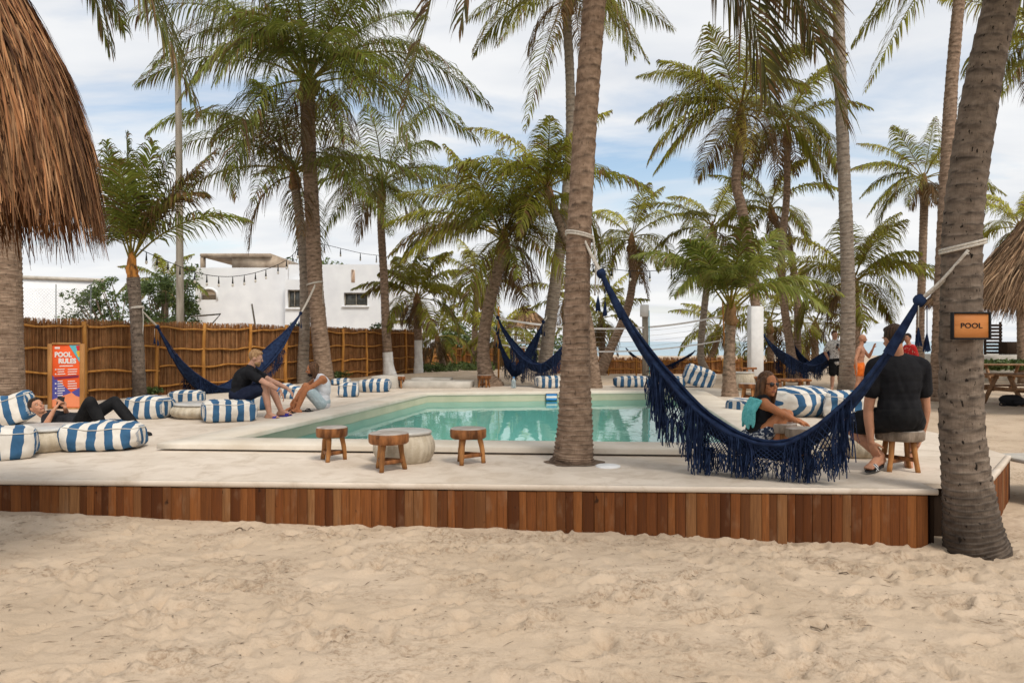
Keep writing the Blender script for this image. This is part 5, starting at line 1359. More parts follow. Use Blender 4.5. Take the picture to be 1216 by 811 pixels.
# drain cover and skimmer sign
mb = MB(); lathe(mb, [(0, .012), (.10, .012), (.115, .006), (.115, -.01)], 24); o = mb.obj('drain_cover', MT['white_paint']); o.location = G(722, 554) + (0, 0, .004); tag(o, 'small round white drain cover on the deck by the central trunk', 'drain cover')
sk = thing('depth_marker', 'small blue and white notice tile on the far pool wall', 'notice', D(651, 470, 16.55))
pk = D(651, 470, 16.50); pk = pin[3] + (pin[2] - pin[3]) * ((651 - 508) / 300.0); pk[2] = -.035
nb_ = nrm(pin[2] - pin[3]); Rb = rotz(math.atan2(nb_[1], nb_[0]))
for k, (m_, dz, hh_) in enumerate(((MT['p_blue'], .045, .04), (MT['p_white'], .0, .048), (MT['p_blue'], -.045, .04))):
    mb = MB(); cbox(mb, pk + (0, -.05, dz), (.23, .03, hh_), Rb, .003); mb.obj('band', m_, sk)
mb = MB(); cbox(mb, pk + (0, -.032, 0), (.25, .02, .15), Rb, .003); mb.obj('backing', MT['black_matte'], sk)

# ================================================================== POUFS, TABLES, STOOLS
def cube_grid(n):
    """unit cube-sphere grid: verts on the surface of [-1,1]^3"""
    key = {}; V = []; Q = []
    t = np.tan(np.linspace(-1, 1, n + 1) * PI / 4)
    for ax in range(3):
        for s in (-1, 1):
            for i in range(n):
                for j in range(n):
                    q = []
                    for (u, v) in ((i, j), (i + 1, j), (i + 1, j + 1), (i, j + 1)):
                        p = [0, 0, 0]; p[ax] = s; p[(ax + 1) % 3] = t[u]; p[(ax + 2) % 3] = t[v]; p = tuple(round(x_, 5) for x_ in p)
                        if p not in key: key[p] = len(V); V.append(p)
                        q.append(key[p])
                    Q.append(q if s > 0 else q[::-1])
    return np.array(V, float), np.array(Q)
CV, CQ = cube_grid(14)
def pouf(label, p, size, ang=0.0, tilt=0.0, seed=0, p_=4.6, group='blue and white striped poufs', name='striped_pouf', z=None, phase=0.0, side=True, soft=.034, cat='pouf', swap=False):
    sx, sy, sz = np.array(size) / 2
    d = nrm(CV); r = 1 / (np.abs(d) ** p_).sum(1) ** (1 / p_)
    V = d * r[:, None]
    bul = 1 - .05 * V[:, 2] ** 2
    V[:, 0] *= bul; V[:, 1] *= bul
    V[:, 2] = np.where(V[:, 2] < 0, np.maximum(V[:, 2] * 1.12, -1) , V[:, 2] * (1 - .09 * (V[:, 0] ** 2 + V[:, 1] ** 2) / 2))
    u_ = np.where((np.abs(d[:, 0]) > .80) & side, V[:, 1] * sy + .03, V[:, 0] * sx)
    if swap: u_ = V[:, 1] * sy
    W = V * (sx, sy, sz) + (0, 0, sz)
    W = W + n3(W + seed * 3.7, 4.5) * soft + n3(W + seed, 13) * soft * .35
    W[:, 2] = np.maximum(W[:, 2], 0.002)
    if tilt: W = W @ rot('Y', tilt).T
    W = W @ rotz(ang).T
    if tilt: W[:, 2] = np.maximum(W[:, 2] - W[:, 2].min() - .09, .002 + .0 * W[:, 2])
    st = np.stack((u_ + phase, V[:, 2]), 1)
    r_ = thing(name, label, cat, p, group)
    mb = MB(); mb.add(W + np.array(r_.location), CQ, None, None, st)
    bd = mb.obj('cushion', MT['stripe'], r_, smooth=True)
    # piped seam round the upper edge
    a = np.linspace(0, 2 * PI, 49)[:-1]; dd = np.stack((np.cos(a), np.sin(a), np.full(48, .62)), 1); dd = nrm(dd * (1, 1, 1))
    k = [int(np.argmin(((nrm(CV) - q_) ** 2).sum(1))) for q_ in dd]
    P = W[k]; P = (P + np.roll(P, 1, 0) + np.roll(P, -1, 0)) / 3; cc_ = W.mean(0); P = P + nrm(P - cc_) * .008
    mb = MB(); tube(mb, np.concatenate((P, P[:1])) + np.array(r_.location), .0042, 5, False)
    mb.obj('piping', MT['canvas'], bd, smooth=True)
    return r_
MT['canvas'] = cloth('cream_canvas', (.52, .48, .41), (.66, .62, .55))
def pz(px, py, z=0): return G(px, py, z)
S_ = lambda px, Y: px * Y / FPX
pouf('striped pouf cut by the frame beside the low round table', pz(6, 543), (.56, .56, .31), .5, 0, 1)
pouf('long striped pouf in front of the reclining man', pz(124, 533), (.80, .52, .295), .16, 0, 2, soft=.04)
pouf('striped pouf against the young palm at the fence', pz(177, 496), (.62, .55, .33), -.08, 0, 3)
pouf('striped pouf tucked behind the woven table at the fence', pz(222, 478), (.6, .5, .24), .1, 0, 4)
pouf('rounded striped pouf in front of the man in blue sandals', pz(272, 499.5), (.74, .56, .30), .5, 0, 5, soft=.04)
pouf('cream pouf with one dark stripe under the man in black T-shirt', pz(298, 486), (.62, .55, .27), .25, 0, 6, phase=.07)
pouf('striped cushion leaning behind the two seated men', pz(343, 473), (.5, .3, .34), -.3, .25, 7)
pouf('small striped pouf behind the man in the white tank', pz(414, 471), (.42, .4, .28), .1, 0, 8)
pouf('broad striped pouf at the far left corner of the pool', pz(445, 465), (.72, .6, .30), .05, 0, 9)
pouf('small striped pouf next to the pale side table', pz(405, 457), (.5, .45, .18), .1, 0, 10)
pouf('striped pouf under the fringe of the far hammock', pz(652, 460.5), (.68, .5, .30), .2, 0, 11)
pouf('long cream and striped pouf behind the pool', pz(752, 459.5), (.98, .5, .27), 0, 0, 12, phase=.1, side=False)
pouf('small striped pouf against the tilted bean bag', pz(803, 459.5), (.42, .45, .28), .2, 0, 13)
pouf('tilted striped bean bag lounger at the far right pool corner', pz(826, 459.5), (.80, .60, .52), -.15, .34, 14, soft=.05)
pouf('striped bolster end beside the woman on the deck', pz(882, 491), (.40, .5, .24), .6, 0, 15)
pouf('wide striped bean bag lounger behind the woman', pz(953, 493), (1.0, .95, .46), .35, 0, 16, soft=.055, p_=2.8, side=False)
pouf('upright striped bean bag between the woman and the man on the stool', pz(1003, 496), (.66, .75, .40), -.25, 0, 17, soft=.045)
pouf('tilted striped bean bag behind the head of the reclining man', pz(14, 505), (.66, .5, .42), 0.15, -.34, 18, soft=.05)
pouf('flat striped lounge cushion under the reclining man', pz(97, 516), (1.25, .62, .17), .05, 0, 19)

def woven_table(label, p, r, h, seed):
    r_ = thing('woven_table', label, 'table', p, 'round woven tables')
    prof = []
    for k in range(25):
        t_ = k / 24; prof.append((r * (.66 + .34 * math.sin(PI * (.14 + .70 * t_)) ** .9), h * t_))
    prof = [(r * .3, 0)] + prof
    nn = 96
    def rm(P, a):
        row = np.arange(len(P))[:, None]
        return 1 + .010 * np.cos(a[None, :] * 32) + .007 * np.where(row % 2, 1, -1) * np.cos(a[None, :] * 64)
    mb = MB(); lathe(mb, prof, nn * 2, p, rm); mb.obj('basket', MT['rattan'], r_, smooth=True)
    mb = MB(); rt = r * .90
    lathe(mb, [(0.001, h + .03), (rt - .02, h + .03), (rt - .006, h + .026), (rt, h + .018), (rt, h + .006), (rt - .01, h), (0.001, h)], 64, p); mb.obj('top', MT['table_top'], r_)
    return r_
woven_table('round woven table between the two nearest striped poufs at the left', pz(52, 533), .44, .215, 1)
woven_table('round woven table by the fence behind the rounded striped pouf', pz(244, 495), .50, .19, 2)
woven_table('tall barrel shaped woven table behind the front stool by the pool', pz(480, 547), .295, .265, 3)
woven_table('woven table behind the bare leg of the man on the stool', pz(1014, 540), .32, .19, 4)
woven_table('small pale woven table beside the broad striped pouf', pz(424, 463), .34, .16, 5)

def stool(label, p, r, h, ang, grey=False, nleg=4, name='log_stool', group='rustic log stools', seed=0):
    q = random.Random(seed + 77); rs = np.random.RandomState(seed + 5)
    r_ = thing(name, label, 'stool', p, group); p = np.array(r_.location)
    th = .095; n = 40
    a = np.arange(n) / n * 2 * PI; wob = 1 + .05 * fbm2(np.cos(a) * 1.3 + seed, np.sin(a) * 1.3, 3) * 1.6
    prof = [(0.001, h - th), (r * .93, h - th), (r * 1.0, h - th + .012), (r * 1.02, h - .03), (r * .985, h - .006)]
    mb = MB(); lathe(mb, prof, n, p, lambda P, aa: wob[None, :] * (1 + .012 * np.cos(aa[None, :] * 17 + 2)))
    se = mb.obj('seat', MT['log_grey' if grey else 'log'], r_)
    mb = MB(); lathe(mb, [(r * .985, h - .006), (r * .95, h), (r * .5, h + .001), (0.001, h + .001)], n, p, lambda P, aa: wob[None, :]); mb.obj('cut_face', MT['log_top'], se, smooth=False)
    feet = []
    for k in range(nleg):
        an = ang + k * 2 * PI / nleg; dv = np.array((math.cos(an), math.sin(an), 0))
        t0 = p + dv * r * .62 + (0, 0, h - th + .01); b0 = p + dv * r * .86 + (0, 0, 0)
        P = spline(np.array((b0, (b0 + t0) / 2 + rs.uniform(-.008, .008, 3), t0)), 8)
        mb = MB(); tube(mb, P, np.linspace(.021, .026, 8) * (1 + .08 * rs.uniform(-1, 1, 8)), 8); mb.obj('leg', MT['stick'], r_, smooth=True)
        feet.append((b0 * .68 + t0 * .32))
    for k in range(nleg if nleg < 4 else 2):
        if nleg == 4: a_, b_ = feet[k], feet[k + 2]; dz = .02 * k
        else: a_, b_ = feet[k], feet[(k + 1) % nleg]; dz = 0
        mb = MB(); d_ = nrm(b_ - a_); ax = np.stack((d_, np.cross((0, 0, 1), d_), np.array((0, 0, 1.))), 1)
        cbox(mb, (a_ + b_) / 2 + (0, 0, dz), (np.linalg.norm(b_ - a_), .022, .036), ax, .005); mb.obj('stretcher', MT['log'], r_)
    return r_
stool('log stool alone at the near pool edge left of the woven table', pz(394, 546.5), .150, .325, .45, nleg=3, seed=1)
stool('log stool standing in front of the barrel shaped woven table', pz(461, 558), .176, .335, .30, nleg=3, seed=2)
stool('log stool between the barrel shaped woven table and the central trunk', pz(556, 550), .170, .335, .15, nleg=3, seed=3)
stool('grey-topped log stool under the man in black T-shirt', pz(1068, 558), .195, .365, .6, True, 4, seed=4)
stool('weathered stool beside the knees of the woman', pz(928, 541), .145, .33, .3, True, 3, seed=5)
stool('weathered stool between the hammock and the woven table', pz(952, 547), .150, .32, .8, True, 3, seed=6)
stool('small wooden stool at the foot of the curved hammock palm', pz(575, 460), .17, .31, .4, False, 4, seed=7)
stool('small wooden stool between the concrete block and ledge', pz(475, 461), .13, .30, .4, False, 4, seed=8)
stool('wooden stool beside the short lush palm', pz(889, 476), .18, .34, .3, False, 4, seed=9)
# low plank benches in the right background
def bench(label, p, L, W_, h, ang, n=3, back=0.0):
    r_ = thing('plank_bench', label, 'bench', p); p = np.array(r_.location); R = rotz(ang)
    plank_set(r_, p + (0, 0, h), L, W_, .045, n, R, 'slat', MT['log'])
    for sx in (-1, 1):
        for sy in (-1, 1):
            mb = MB(); cbox(mb, p + R @ np.array((sx * (L / 2 - .06), sy * (W_ / 2 - .05), h / 2 - .012)), (.06, .06, h - .024), R, .006); mb.obj('leg', MT['log'], r_)
    if back:
        for k in range(3):
            mb = MB(); cbox(mb, p + R @ np.array((-L * .3 + k * L * .3, W_ / 2 - .03, h + back / 2 + .02)), (.05, .03, back), R, .005); mb.obj('back_slat', MT['log'], r_)
        mb = MB(); cbox(mb, p + R @ np.array((0, W_ / 2 - .03, h + back + .045)), (L, .04, .05), R, .006); mb.obj('back_rail', MT['log'], r_)
bench('low plank table behind the wide striped bean bag', pz(938, 472), .72, .45, .36, .1)
bench('small slatted wooden chair behind the short lush palm', pz(889, 463), .46, .42, .30, -.1, 3, .16)
woven_table('woven planter pot in front of the white boxed palm', pz(882, 463), .30, .40, 6)
# plastic bottle
p = pz(610, 460.8); bt = thing('water_bottle', 'clear plastic water bottle under the far hammock', 'bottle', p)
mb = MB(); lathe(mb, [(.001, 0), (.055, .002), (.06, .02), (.06, .17), (.055, .19), (.022, .235), (.02, .25)], 16, p); mb.obj('body', MT['plastic_clear'], bt, smooth=True)
mb = MB(); lathe(mb, [(.023, .25), (.023, .275), (.001, .276)], 12, p); mb.obj('cap', MT['p_blue'], bt)

# ================================================================== HAMMOCKS
def hammock(label, A, B, low, half_w, fringe, seed, lod=1.0, rope_a=None, rope_b=None, fold=.11, scallops=5, knots=True, gather=.16, group='navy fringed cotton hammocks'):
    """A, B: knots; low: lowest point of the cloth; rope_a/b: where the ropes are tied"""
    rs = np.random.RandomState(seed); A, B, low = (np.array(v_, float) for v_ in (A, B, low))
    root = thing('hammock', label, 'hammock', (low[0], low[1], 0.0), group)
    n = int(90 * lod) + 20
    # catenary-like centre line through A, low, B
    tl = np.linalg.norm((low - A)[:2]) / (np.linalg.norm((low - A)[:2]) + np.linalg.norm((B - low)[:2]))
    t = np.linspace(0, 1, n)
    C = A + (B - A) * t[:, None]
    zc = np.where(t < tl, low[2] + (A[2] - low[2]) * np.abs((tl - t) / tl) ** 2.0, low[2] + (B[2] - low[2]) * np.abs((t - tl) / (1 - tl)) ** 1.75)
    C[:, 2] = zc
    T = nrm(np.gradient(C, axis=0)); side = nrm(np.cross(T, (0, 0, 1.0))); 
    g = sst(t, .02, gather + .12) * (1 - sst(t, 1 - gather - .12, .98))
    # cords that gather the cloth into each knot
    ic0, ic1 = int(n * gather), int(n * (1 - gather))
    m = 13
    u = np.linspace(-1, 1, m)
    # cloth: folded trough with soft pleats
    hw = half_w * (.12 + .88 * g)
    V = []
    for k in range(m):
        pl = .5 + .5 * math.cos(k * PI)                      # pleat
        off = side * (u[k] * hw)[:, None]
        dz = (np.abs(u[k]) ** 1.6 * fold * (.5 + .8 * g) + pl * .030 * g - .03 * (1 - abs(u[k])) * g) + .012 * fbm2(t * 22 + k * 3.1 + seed, t * 0 + k, 2)
        V.append(C + off + np.stack((0 * t, 0 * t, dz), 1))
    V = np.stack(V, 1)
    s0, s1 = int(n * gather * .55), int(n * (1 - gather * .55)) + 1
    mb = MB(); Vc = V[s0:s1]; k_ = len(Vc)
    Vb = Vc - np.array((0, 0, .016)) - side[s0:s1][:, None, :] * 0
    mb.add(Vc.reshape(-1, 3), grid_faces(k_, m)); mb.add(Vb.reshape(-1, 3), grid_faces(k_, m)[:, ::-1])
    body = mb.obj('cloth', MT['navy'], root, smooth=True)
    # thick rolled borders
    for k in (0, m - 1, m // 2):
        mb = MB(); tube(mb, V[s0:s1, k] , .017 if k != m // 2 else .03, 6); mb.obj('border', MT['navy'], body, smooth=True)
    # end cords
    for K, idx in ((A, s0), (B, s1 - 1)):
        mb = MB()
        for k in range(m):
            tube(mb, np.linspace(K, V[idx, k], 4), .008, 4, False)
        tube(mb, np.linspace(K, C[idx], 6), np.linspace(.022, .045, 6), 7, False)
        mb.obj('end_cords', MT['navy'], root, smooth=True)
    # knots, ropes, tassels
    for K, rp, nm in ((A, rope_a, 'a'), (B, rope_b, 'b')):
        if knots:
            mb = MB(); sphere(mb, K, (.045, .045, .05), None, 14, 10); V_ = mb.V[0]; mb.V[0] = V_ + n3(V_ + seed, 30) * .012; mb.obj('knot', MT['navy'], root, smooth=True)
            for dx in (-.035, .03):
                tp = K + np.array((dx, -.05, -.04)); L_ = .17 + .04 * (dx > 0); bt_ = tp - (0, 0, L_)
                mb = MB(); tube(mb, np.array((tp, (tp + bt_) / 2, bt_)), .004, 5); ts = mb.obj('tassel', MT['rope'] if dx < 0 else MT['navy'], root)
                mb = MB()
                for q in range(22):
                    e = bt_ + np.array((rs.uniform(-.022, .022), rs.uniform(-.022, .022), -.13 - rs.uniform(0, .02)))
                    tube(mb, np.array((bt_, (bt_ + e) / 2 + rs.uniform(-.006, .006, 3), e)), (.004, .005, .003), 4, False)
                mb.obj('tassel_threads', MT['navy'], ts)
        if rp is not None:
            rp = np.array(rp, float); mid = (K + rp) / 2 + np.array((0, 0, -.02))
            mb = MB(); tube(mb, spline(np.array((K, mid, rp)), 12), .012, 8); tube(mb, spline(np.array((K + (.015, .01, 0), mid + (.02, .02, -.01), rp + (.01, .02, -.02))), 12), .012, 8); mb.obj('rope', MT['rope'], root, smooth=True)
    # valance on both long edges: crocheted net, then fringe threads
    if fringe > 0:
        for e in (0, m - 1):
            ei = V[:, e]; a0, a1 = int(n * (gather + .02)), int(n * (1 - gather - .02))
            E = ei[a0:a1]; ne = len(E); ss = np.linspace(0, 1, ne)
            L_ = fringe * (.78 + .34 * np.abs(np.sin(ss * PI * scallops + .4)) + .10 * fbm2(ss * 30 + seed, ss * 0, 2)) * (.75 + .25 * sst(ss, 0, .08) * (1 - sst(ss, .92, 1)))
            L_ = np.minimum(L_, np.maximum(.1, E[:, 2] - .012 - .05 * (1 - np.abs(np.sin(ss * PI * scallops + .4)))))
            netL = L_ * .48
            arc = np.concatenate(([0], np.cumsum(np.linalg.norm(np.diff(E, axis=0), axis=1)))); tot = arc[-1]
            at = lambda s: np.stack([np.interp(s, arc, E[:, j]) for j in range(3)], -1)
            ln = lambda s: np.interp(s, arc, L_)
            floor = 0.006
            def pnt(s, f):          # f: fraction of the valance length below the edge
                p = at(s); p[..., 2] = np.maximum(p[..., 2] - ln(s) * f, floor + .01 * (f > 0)); p[..., 1] += .012 * np.sin(s * 40) * f; return p
            mb = MB()
            step = .045 / max(.4, lod); cnt = int(tot / step)
            for k in range(cnt):
                for sg in (1, -1):
                    fs = np.linspace(.0, .66, 8); sk = (k + .5) * step + sg * (fs * .32)
                    ok = (sk > 0) & (sk < tot)
                    if ok.sum() < 3: continue
                    if rs.rand() < .08: continue
                    tube(mb, np.stack([pnt(np.array(s_), f_) for s_, f_ in zip(sk[ok], fs[ok])]), .0045, 3, False)
            stuff(mb.obj('crochet_net', MT['navy'], body))
            nt = int(tot / (.0025 / max(.35, lod))); mb = MB()
            nt = int(nt * (.5 if e == 0 else 1.0)); s = rs.rand(nt) * tot
            dens = .22 + .78 * np.abs(np.sin(s / tot * PI * scallops + .4)); s = s[rs.rand(nt) < dens]; nt = len(s)
            fs = np.array((.36, .55, .75, .92, 1.06)); rows = []; th = np.random.RandomState(seed + e)
            solid = th.rand(nt) < .8 * sst(np.abs(np.sin(s / tot * PI * scallops + .4)), .62, .92); f0 = np.where(solid, .02, .58)
            jx = np.cumsum(th.normal(0, .012, (5, nt)), 0); jy = np.cumsum(th.normal(0, .010, (5, nt)), 0)
            tl_ = th.uniform(.85, 1.08, nt)
            for k in range(5):
                f_ = f0 + (1.02 * tl_ - f0) * k / 4
                p = at(s); p[:, 2] = np.maximum(p[:, 2] - ln(s) * f_, floor + th.uniform(0, .012, nt)); p[:, 0] += jx[k]; p[:, 1] += jy[k]; rows.append(p)
            wth = th.uniform(.003, .0065, nt)[:, None]
            aa = th.uniform(0, PI, nt); wd = np.stack((np.cos(aa), np.sin(aa), 0 * aa), 1) * wth
            VV = np.stack(sum([[r_ - wd, r_ + wd] for r_ in rows], []), 1).reshape(-1, 3); o = np.arange(nt)[:, None] * 10
            mb.add(VV, np.concatenate([o + [[2 * k, 2 * k + 1, 2 * k + 3, 2 * k + 2]] for k in range(4)]))
            stuff(mb.obj('fringe', MT['navy'], body))
    return root
def wrap(label, c, r, tilt=.1, turns=3, nm='palm_rope', tail=.5, seed=0):
    """rope wound round a trunk"""
    a = np.linspace(0, 2 * PI * turns, 24 * turns); c = np.array(c, float)
    P = c + np.stack((r * np.cos(a), r * np.sin(a), tilt * np.cos(a) * r + .022 * a / (2 * PI)), 1)
    mb = MB(); tube(mb, P, .011, 7); o = thing(nm, label, 'rope', c)
    mb.obj('loop', MT['rope'], o, smooth=True)
    if tail:
        q = c + np.array((r * 1.02, -r * .3, 0)); mb = MB(); tube(mb, spline(np.array((q, q + (.02, -.02, -tail * .5), q + (.01, -.02, -tail))), 8), .008, 6); mb.obj('tail', MT['rope'], o, smooth=True)
    return o
# the large one in front
hA, hB = D(714, 325, 7.05), D(1092, 357, 5.85)
hammock('large navy fringed hammock slung from the central trunk to the sign palm', hA, hB, D(920, 541, 6.35), .12, .50, 61, 1.0,
        D(694, 285, 7.15), D(1150, 297, 5.62), fold=.055, scallops=4.5)
wrap('white rope wound round the central trunk for the large hammock', D(688, 283, 7.24), .128, -.25, 2, tail=.55)
wrap('white rope wound round the sign palm for the large hammock', D(1143, 297, 5.77), .152, .22, 2, tail=.0)
# left background
hammock('navy hammock slung along the reed fence from the young palm to the tall dark-crowned palm', D(187, 388, 15.6), D(357, 372, 19.9), D(262, 470, 17.2), .28, .34, 62, .55, D(168, 368, 15.25), D(374, 338, 20.3), scallops=4)
wrap('white rope tied round the young palm at the fence', D(163, 367, 15.2), .125, .1, 2)
wrap('white rope tied round the tall dark-crowned palm', D(374, 338, 20.5), .215, .2, 2, tail=.9)
# far end of the pool
hammock('navy hammock slung from the curved palm towards the blackened-foot palm', D(591, 377, 19.6), D(693, 380, 18.7), D(640, 441, 19.0), .24, .46, 63, .5, D(584, 360, 19.7), D(698, 372, 18.8), scallops=4)
hammock('navy hammock slung from the curved palm to the very tall slender palm', D(591, 396, 19.7), D(645, 382, 20.5), D(612, 446, 20.0), .2, .34, 64, .45, D(584, 388, 19.7), D(650, 374, 20.7), scallops=3)
# right background
hammock('navy hammock slung from the white boxed palm, passing behind the man in the patterned shirt', D(907, 398, 20.8), D(1004, 402, 22.9), D(957, 441, 21.8), .24, .40, 65, .5, D(899, 384, 20.6), D(1014, 393, 22.6), scallops=4)
hammock('navy hammock hanging from the shaggy-crowned palm to the bushy palm', D(936, 396, 23.1), D(1010, 398, 23.2), D(968, 441, 23.1), .2, .2, 66, .4, D(936, 386, 22.9), D(1015, 390, 22.5), scallops=3)
# far hammock behind the pool
hammock('small far hammock with teal bundle strung beyond the pool', D(743, 413, 28.5), D(826, 416, 28.0), D(784, 441, 28.2), .25, .2, 67, .35, None, None, scallops=3, knots=False)
mb = MB(); tube(mb, np.array((D(761, 428, 28.2), D(762, 436, 28.2), D(761, 443, 28.2))), (.10, .16, .12), 10); tag(mb.obj('towel_bundle', MT['teal_towel'], origin=D(761, 443, 28.2), smooth=True), 'green towel bundle hung on the small far hammock', 'towel')

# ================================================================== STRING LIGHTS
def string_lights(label, P, n, nb, sag_pts=None):
    P = spline(np.array(P), n); root = thing('string_lights', label, 'string lights', P[0])
    mb = MB(); tube(mb, P, .008, 5); mb.obj('cable', MT['black_matte'], root, smooth=True)
    for k in range(nb):
        p = P[int((k + .6) / nb * (n - 1))]
        mb = MB(); tube(mb, np.array((p, p - (0, 0, .09), p - (0, 0, .17))), (.008, .014, .022), 7); so = mb.obj('socket', MT['black_matte'], root)
        mb = MB(); sphere(mb, p - (0, 0, .205), (.028, .028, .042), None, 8, 6); mb.obj('bulb', MT['bulb'], so, smooth=True)
string_lights('string of bulbs drooping from the young palm to the tall dark-crowned palm', [D(166, 296, 15.1), D(200, 311, 15.8), D(238, 325, 16.7), D(275, 328.5, 17.8), D(310, 322, 18.9), D(340, 309, 19.7), D(357, 292, 20.3)], 80, 15)
string_lights('string of bulbs between the tall dark-crowned palm and the whitewashed palm', [D(376, 288, 20.6), D(400, 294, 22), D(430, 301, 23.6), D(454, 304, 25)], 40, 4)
string_lights('string of bulbs right of the central trunk running to the lush palm', [D(692, 312, 18), D(730, 320, 18), D(770, 322, 17.6), D(815, 316, 17), D(860, 300, 16.2)], 50, 7)

# ================================================================== SIGNS
def text_mesh(body, size, extrude=.002, align='CENTER', bold=0.0):
    cu = bpy.data.curves.new('lettering', 'FONT'); cu.body = body; cu.size = size; cu.extrude = extrude; cu.align_x = align; cu.align_y = 'CENTER'; cu.offset = bold
    cu.resolution_u = 3
    o = bpy.data.objects.new('tmp_text', cu); COL.objects.link(o)
    dg = bpy.context.evaluated_depsgraph_get(); me = bpy.data.meshes.new_from_object(o.evaluated_get(dg))
    bpy.data.objects.remove(o); bpy.data.curves.remove(cu)
    return me
def put_text(body, size, mat, parent, M, bold=0.0, align='CENTER', name='lettering', sx=1.0):
    me = text_mesh(body, size, .0015, align, bold)
    n = len(me.vertices); V = np.zeros(n * 3, np.float32); me.vertices.foreach_get('co', V); V = V.reshape(-1, 3) * (sx, 1, 1)
    V = V @ np.array(M[0]).T + np.array(M[1])
    me.vertices.foreach_set('co', V.astype(np.float32).ravel()); me.update(); me.materials.clear()
    return link(name, me, mat, parent)
# wooden POOL plate on the palm
ps = D(1152.5, 387, 5.53); sc = 5.53 / FPX
sg = thing('pool_sign', 'orange wooden plate with black rim reading POOL on the sign palm', 'sign', ps)
ps = np.array(sg.location)
mb = MB(); cbox(mb, ps, (41.5 * sc, .018, 28.5 * sc), None, .003); bd = mb.obj('board', MT['sign_wood'], sg)
for dx, dz, w_, h_ in ((-22 * sc, 0, 2.2 * sc, 32.6 * sc), (22 * sc, 0, 2.2 * sc, 32.6 * sc), (0, 15.3 * sc, 41.7 * sc, 2.0 * sc), (0, -15.3 * sc, 41.7 * sc, 2.0 * sc)):
    mb = MB(); cbox(mb, ps + (dx, -.003, dz), (w_, .034, h_), None, .003); mb.obj('rim', MT['black_matte'], sg)
RT = np.array(((1, 0, 0), (0, 0, -1), (0, 1, 0)), float)
put_text('POOL', 8.6 * sc, MT['black_matte'], bd, (RT, np.array((0, -.0115, 0))), .0004, sx=1.15)
# POOL RULES board by the fence
YS = 12.9; sp_ = D(80, 482, YS); k = YS / FPX
sr = thing('pool_rules_board', 'orange and purple pool rules board in a wooden frame against the fence', 'sign board', (sp_[0], YS, .02))
so = np.array(sr.location); W_, H_ = 33 * k, 75 * k; zc = CAMZ - (446.5 - CY) * k
ctr = np.array((sp_[0] - .02, YS, zc)) - so
mb = MB(); cbox(mb, ctr + so + (0, .012, 0), (W_, .02, H_), None, .003); pn = mb.obj('panel', MT['p_orange'], sr)
for s in (-1, 1):
    mb = MB(); cbox(mb, ctr + so + (s * (W_ / 2 + .037), 0, -.12), (.07, .05, H_ + .26), None, .006); mb.obj('frame_post', MT['frame_wood'], sr)
for zq in (H_ / 2 + .012, -H_ / 2 - .018):
    mb = MB(); cbox(mb, ctr + so + (0, .005, zq), (W_ + .002, .04, .035), None, .005); mb.obj('frame_rail', MT['frame_wood'], sr)
def patch(pts, mat, lift, nm='print'):
    """flat print in board units (-1..1 across, -1..1 up)"""
    P = np.array([(ctr[0] + u * W_ / 2, ctr[1] + .002 - .001 - lift, ctr[2] + v * H_ / 2) for u, v in pts]); n = len(P)
    mb = MB(); mb.add(P + so, None, [(0, i, i + 1) for i in range(1, n - 1)]); return mb.obj(nm, mat, pn)
patch([(-1, -.98), (.98, -.98), (.98, -.6), (.3, -.5), (-1, -.98)], MT['p_peach'], .001)
patch([(-1, .02), (-1, -.97), (-.95, -.97), (.45, -.56), (-.2, -.3)], MT['p_purple'], .002)
patch([(.2, -.56), (.98, -.36), (.98, -.66)], MT['p_purple'], .002)
patch([(-1, -.75), (-.2, -.62), (.4, -.52), (.98, -.72), (.98, -.98), (-1, -.98)], MT['p_peach'], .003)
patch([(.2, .98), (.98, .98), (.98, .42), (.72, .62)], MT['p_teal'], .002)
patch([(.7, .95), (.98, .97), (.98, .80), (.8, .80)], MT['p_red'], .003)
patch([(.72, .78), (.98, .80), (.98, .60), (.86, .60)], MT['p_yellow'], .003)
patch([(-.86, -.03), (.9, .03), (.9, -.05), (-.86, -.11)], MT['p_maroon'], .003)
base = np.array((ctr[0], ctr[1] - .003, ctr[2]))
put_text('POOL', .115, MT['p_white'], pn, (RT, base + (-.05, 0, H_ * .335)), .006, name='lettering', sx=.95)
put_text('RULES', .115, MT['p_white'], pn, (RT, base + (.02, 0, H_ * .235)), .006, name='lettering', sx=.95)
patch([(-.82, .92), (-.45, .92), (-.45, .86), (-.82, .86)], MT['p_white'], .002, 'small_print')
patch([(-.48, .33), (.5, .34), (.5, .31), (-.48, .30)], MT['p_white'], .002, 'small_print')
qr = random.Random(4)
for row in range(12):
    v = .22 - row * .075
    if -.13 < v < .05: continue
    for u0, u1 in ((-.62, -.05), (.12, .82)):
        if v < -.45 and u0 > 0: continue
        e = u1 - qr.uniform(0, .22); patch([(u0, v), (e, v + .012), (e, v - .014), (u0, v - .026)], MT['p_white'], .004, 'small_print')
    if row % 2 == 0: patch([(-.8, v + .01), (-.7, v + .01), (-.7, v - .03), (-.8, v - .03)], MT['p_white'], .004, 'small_print')

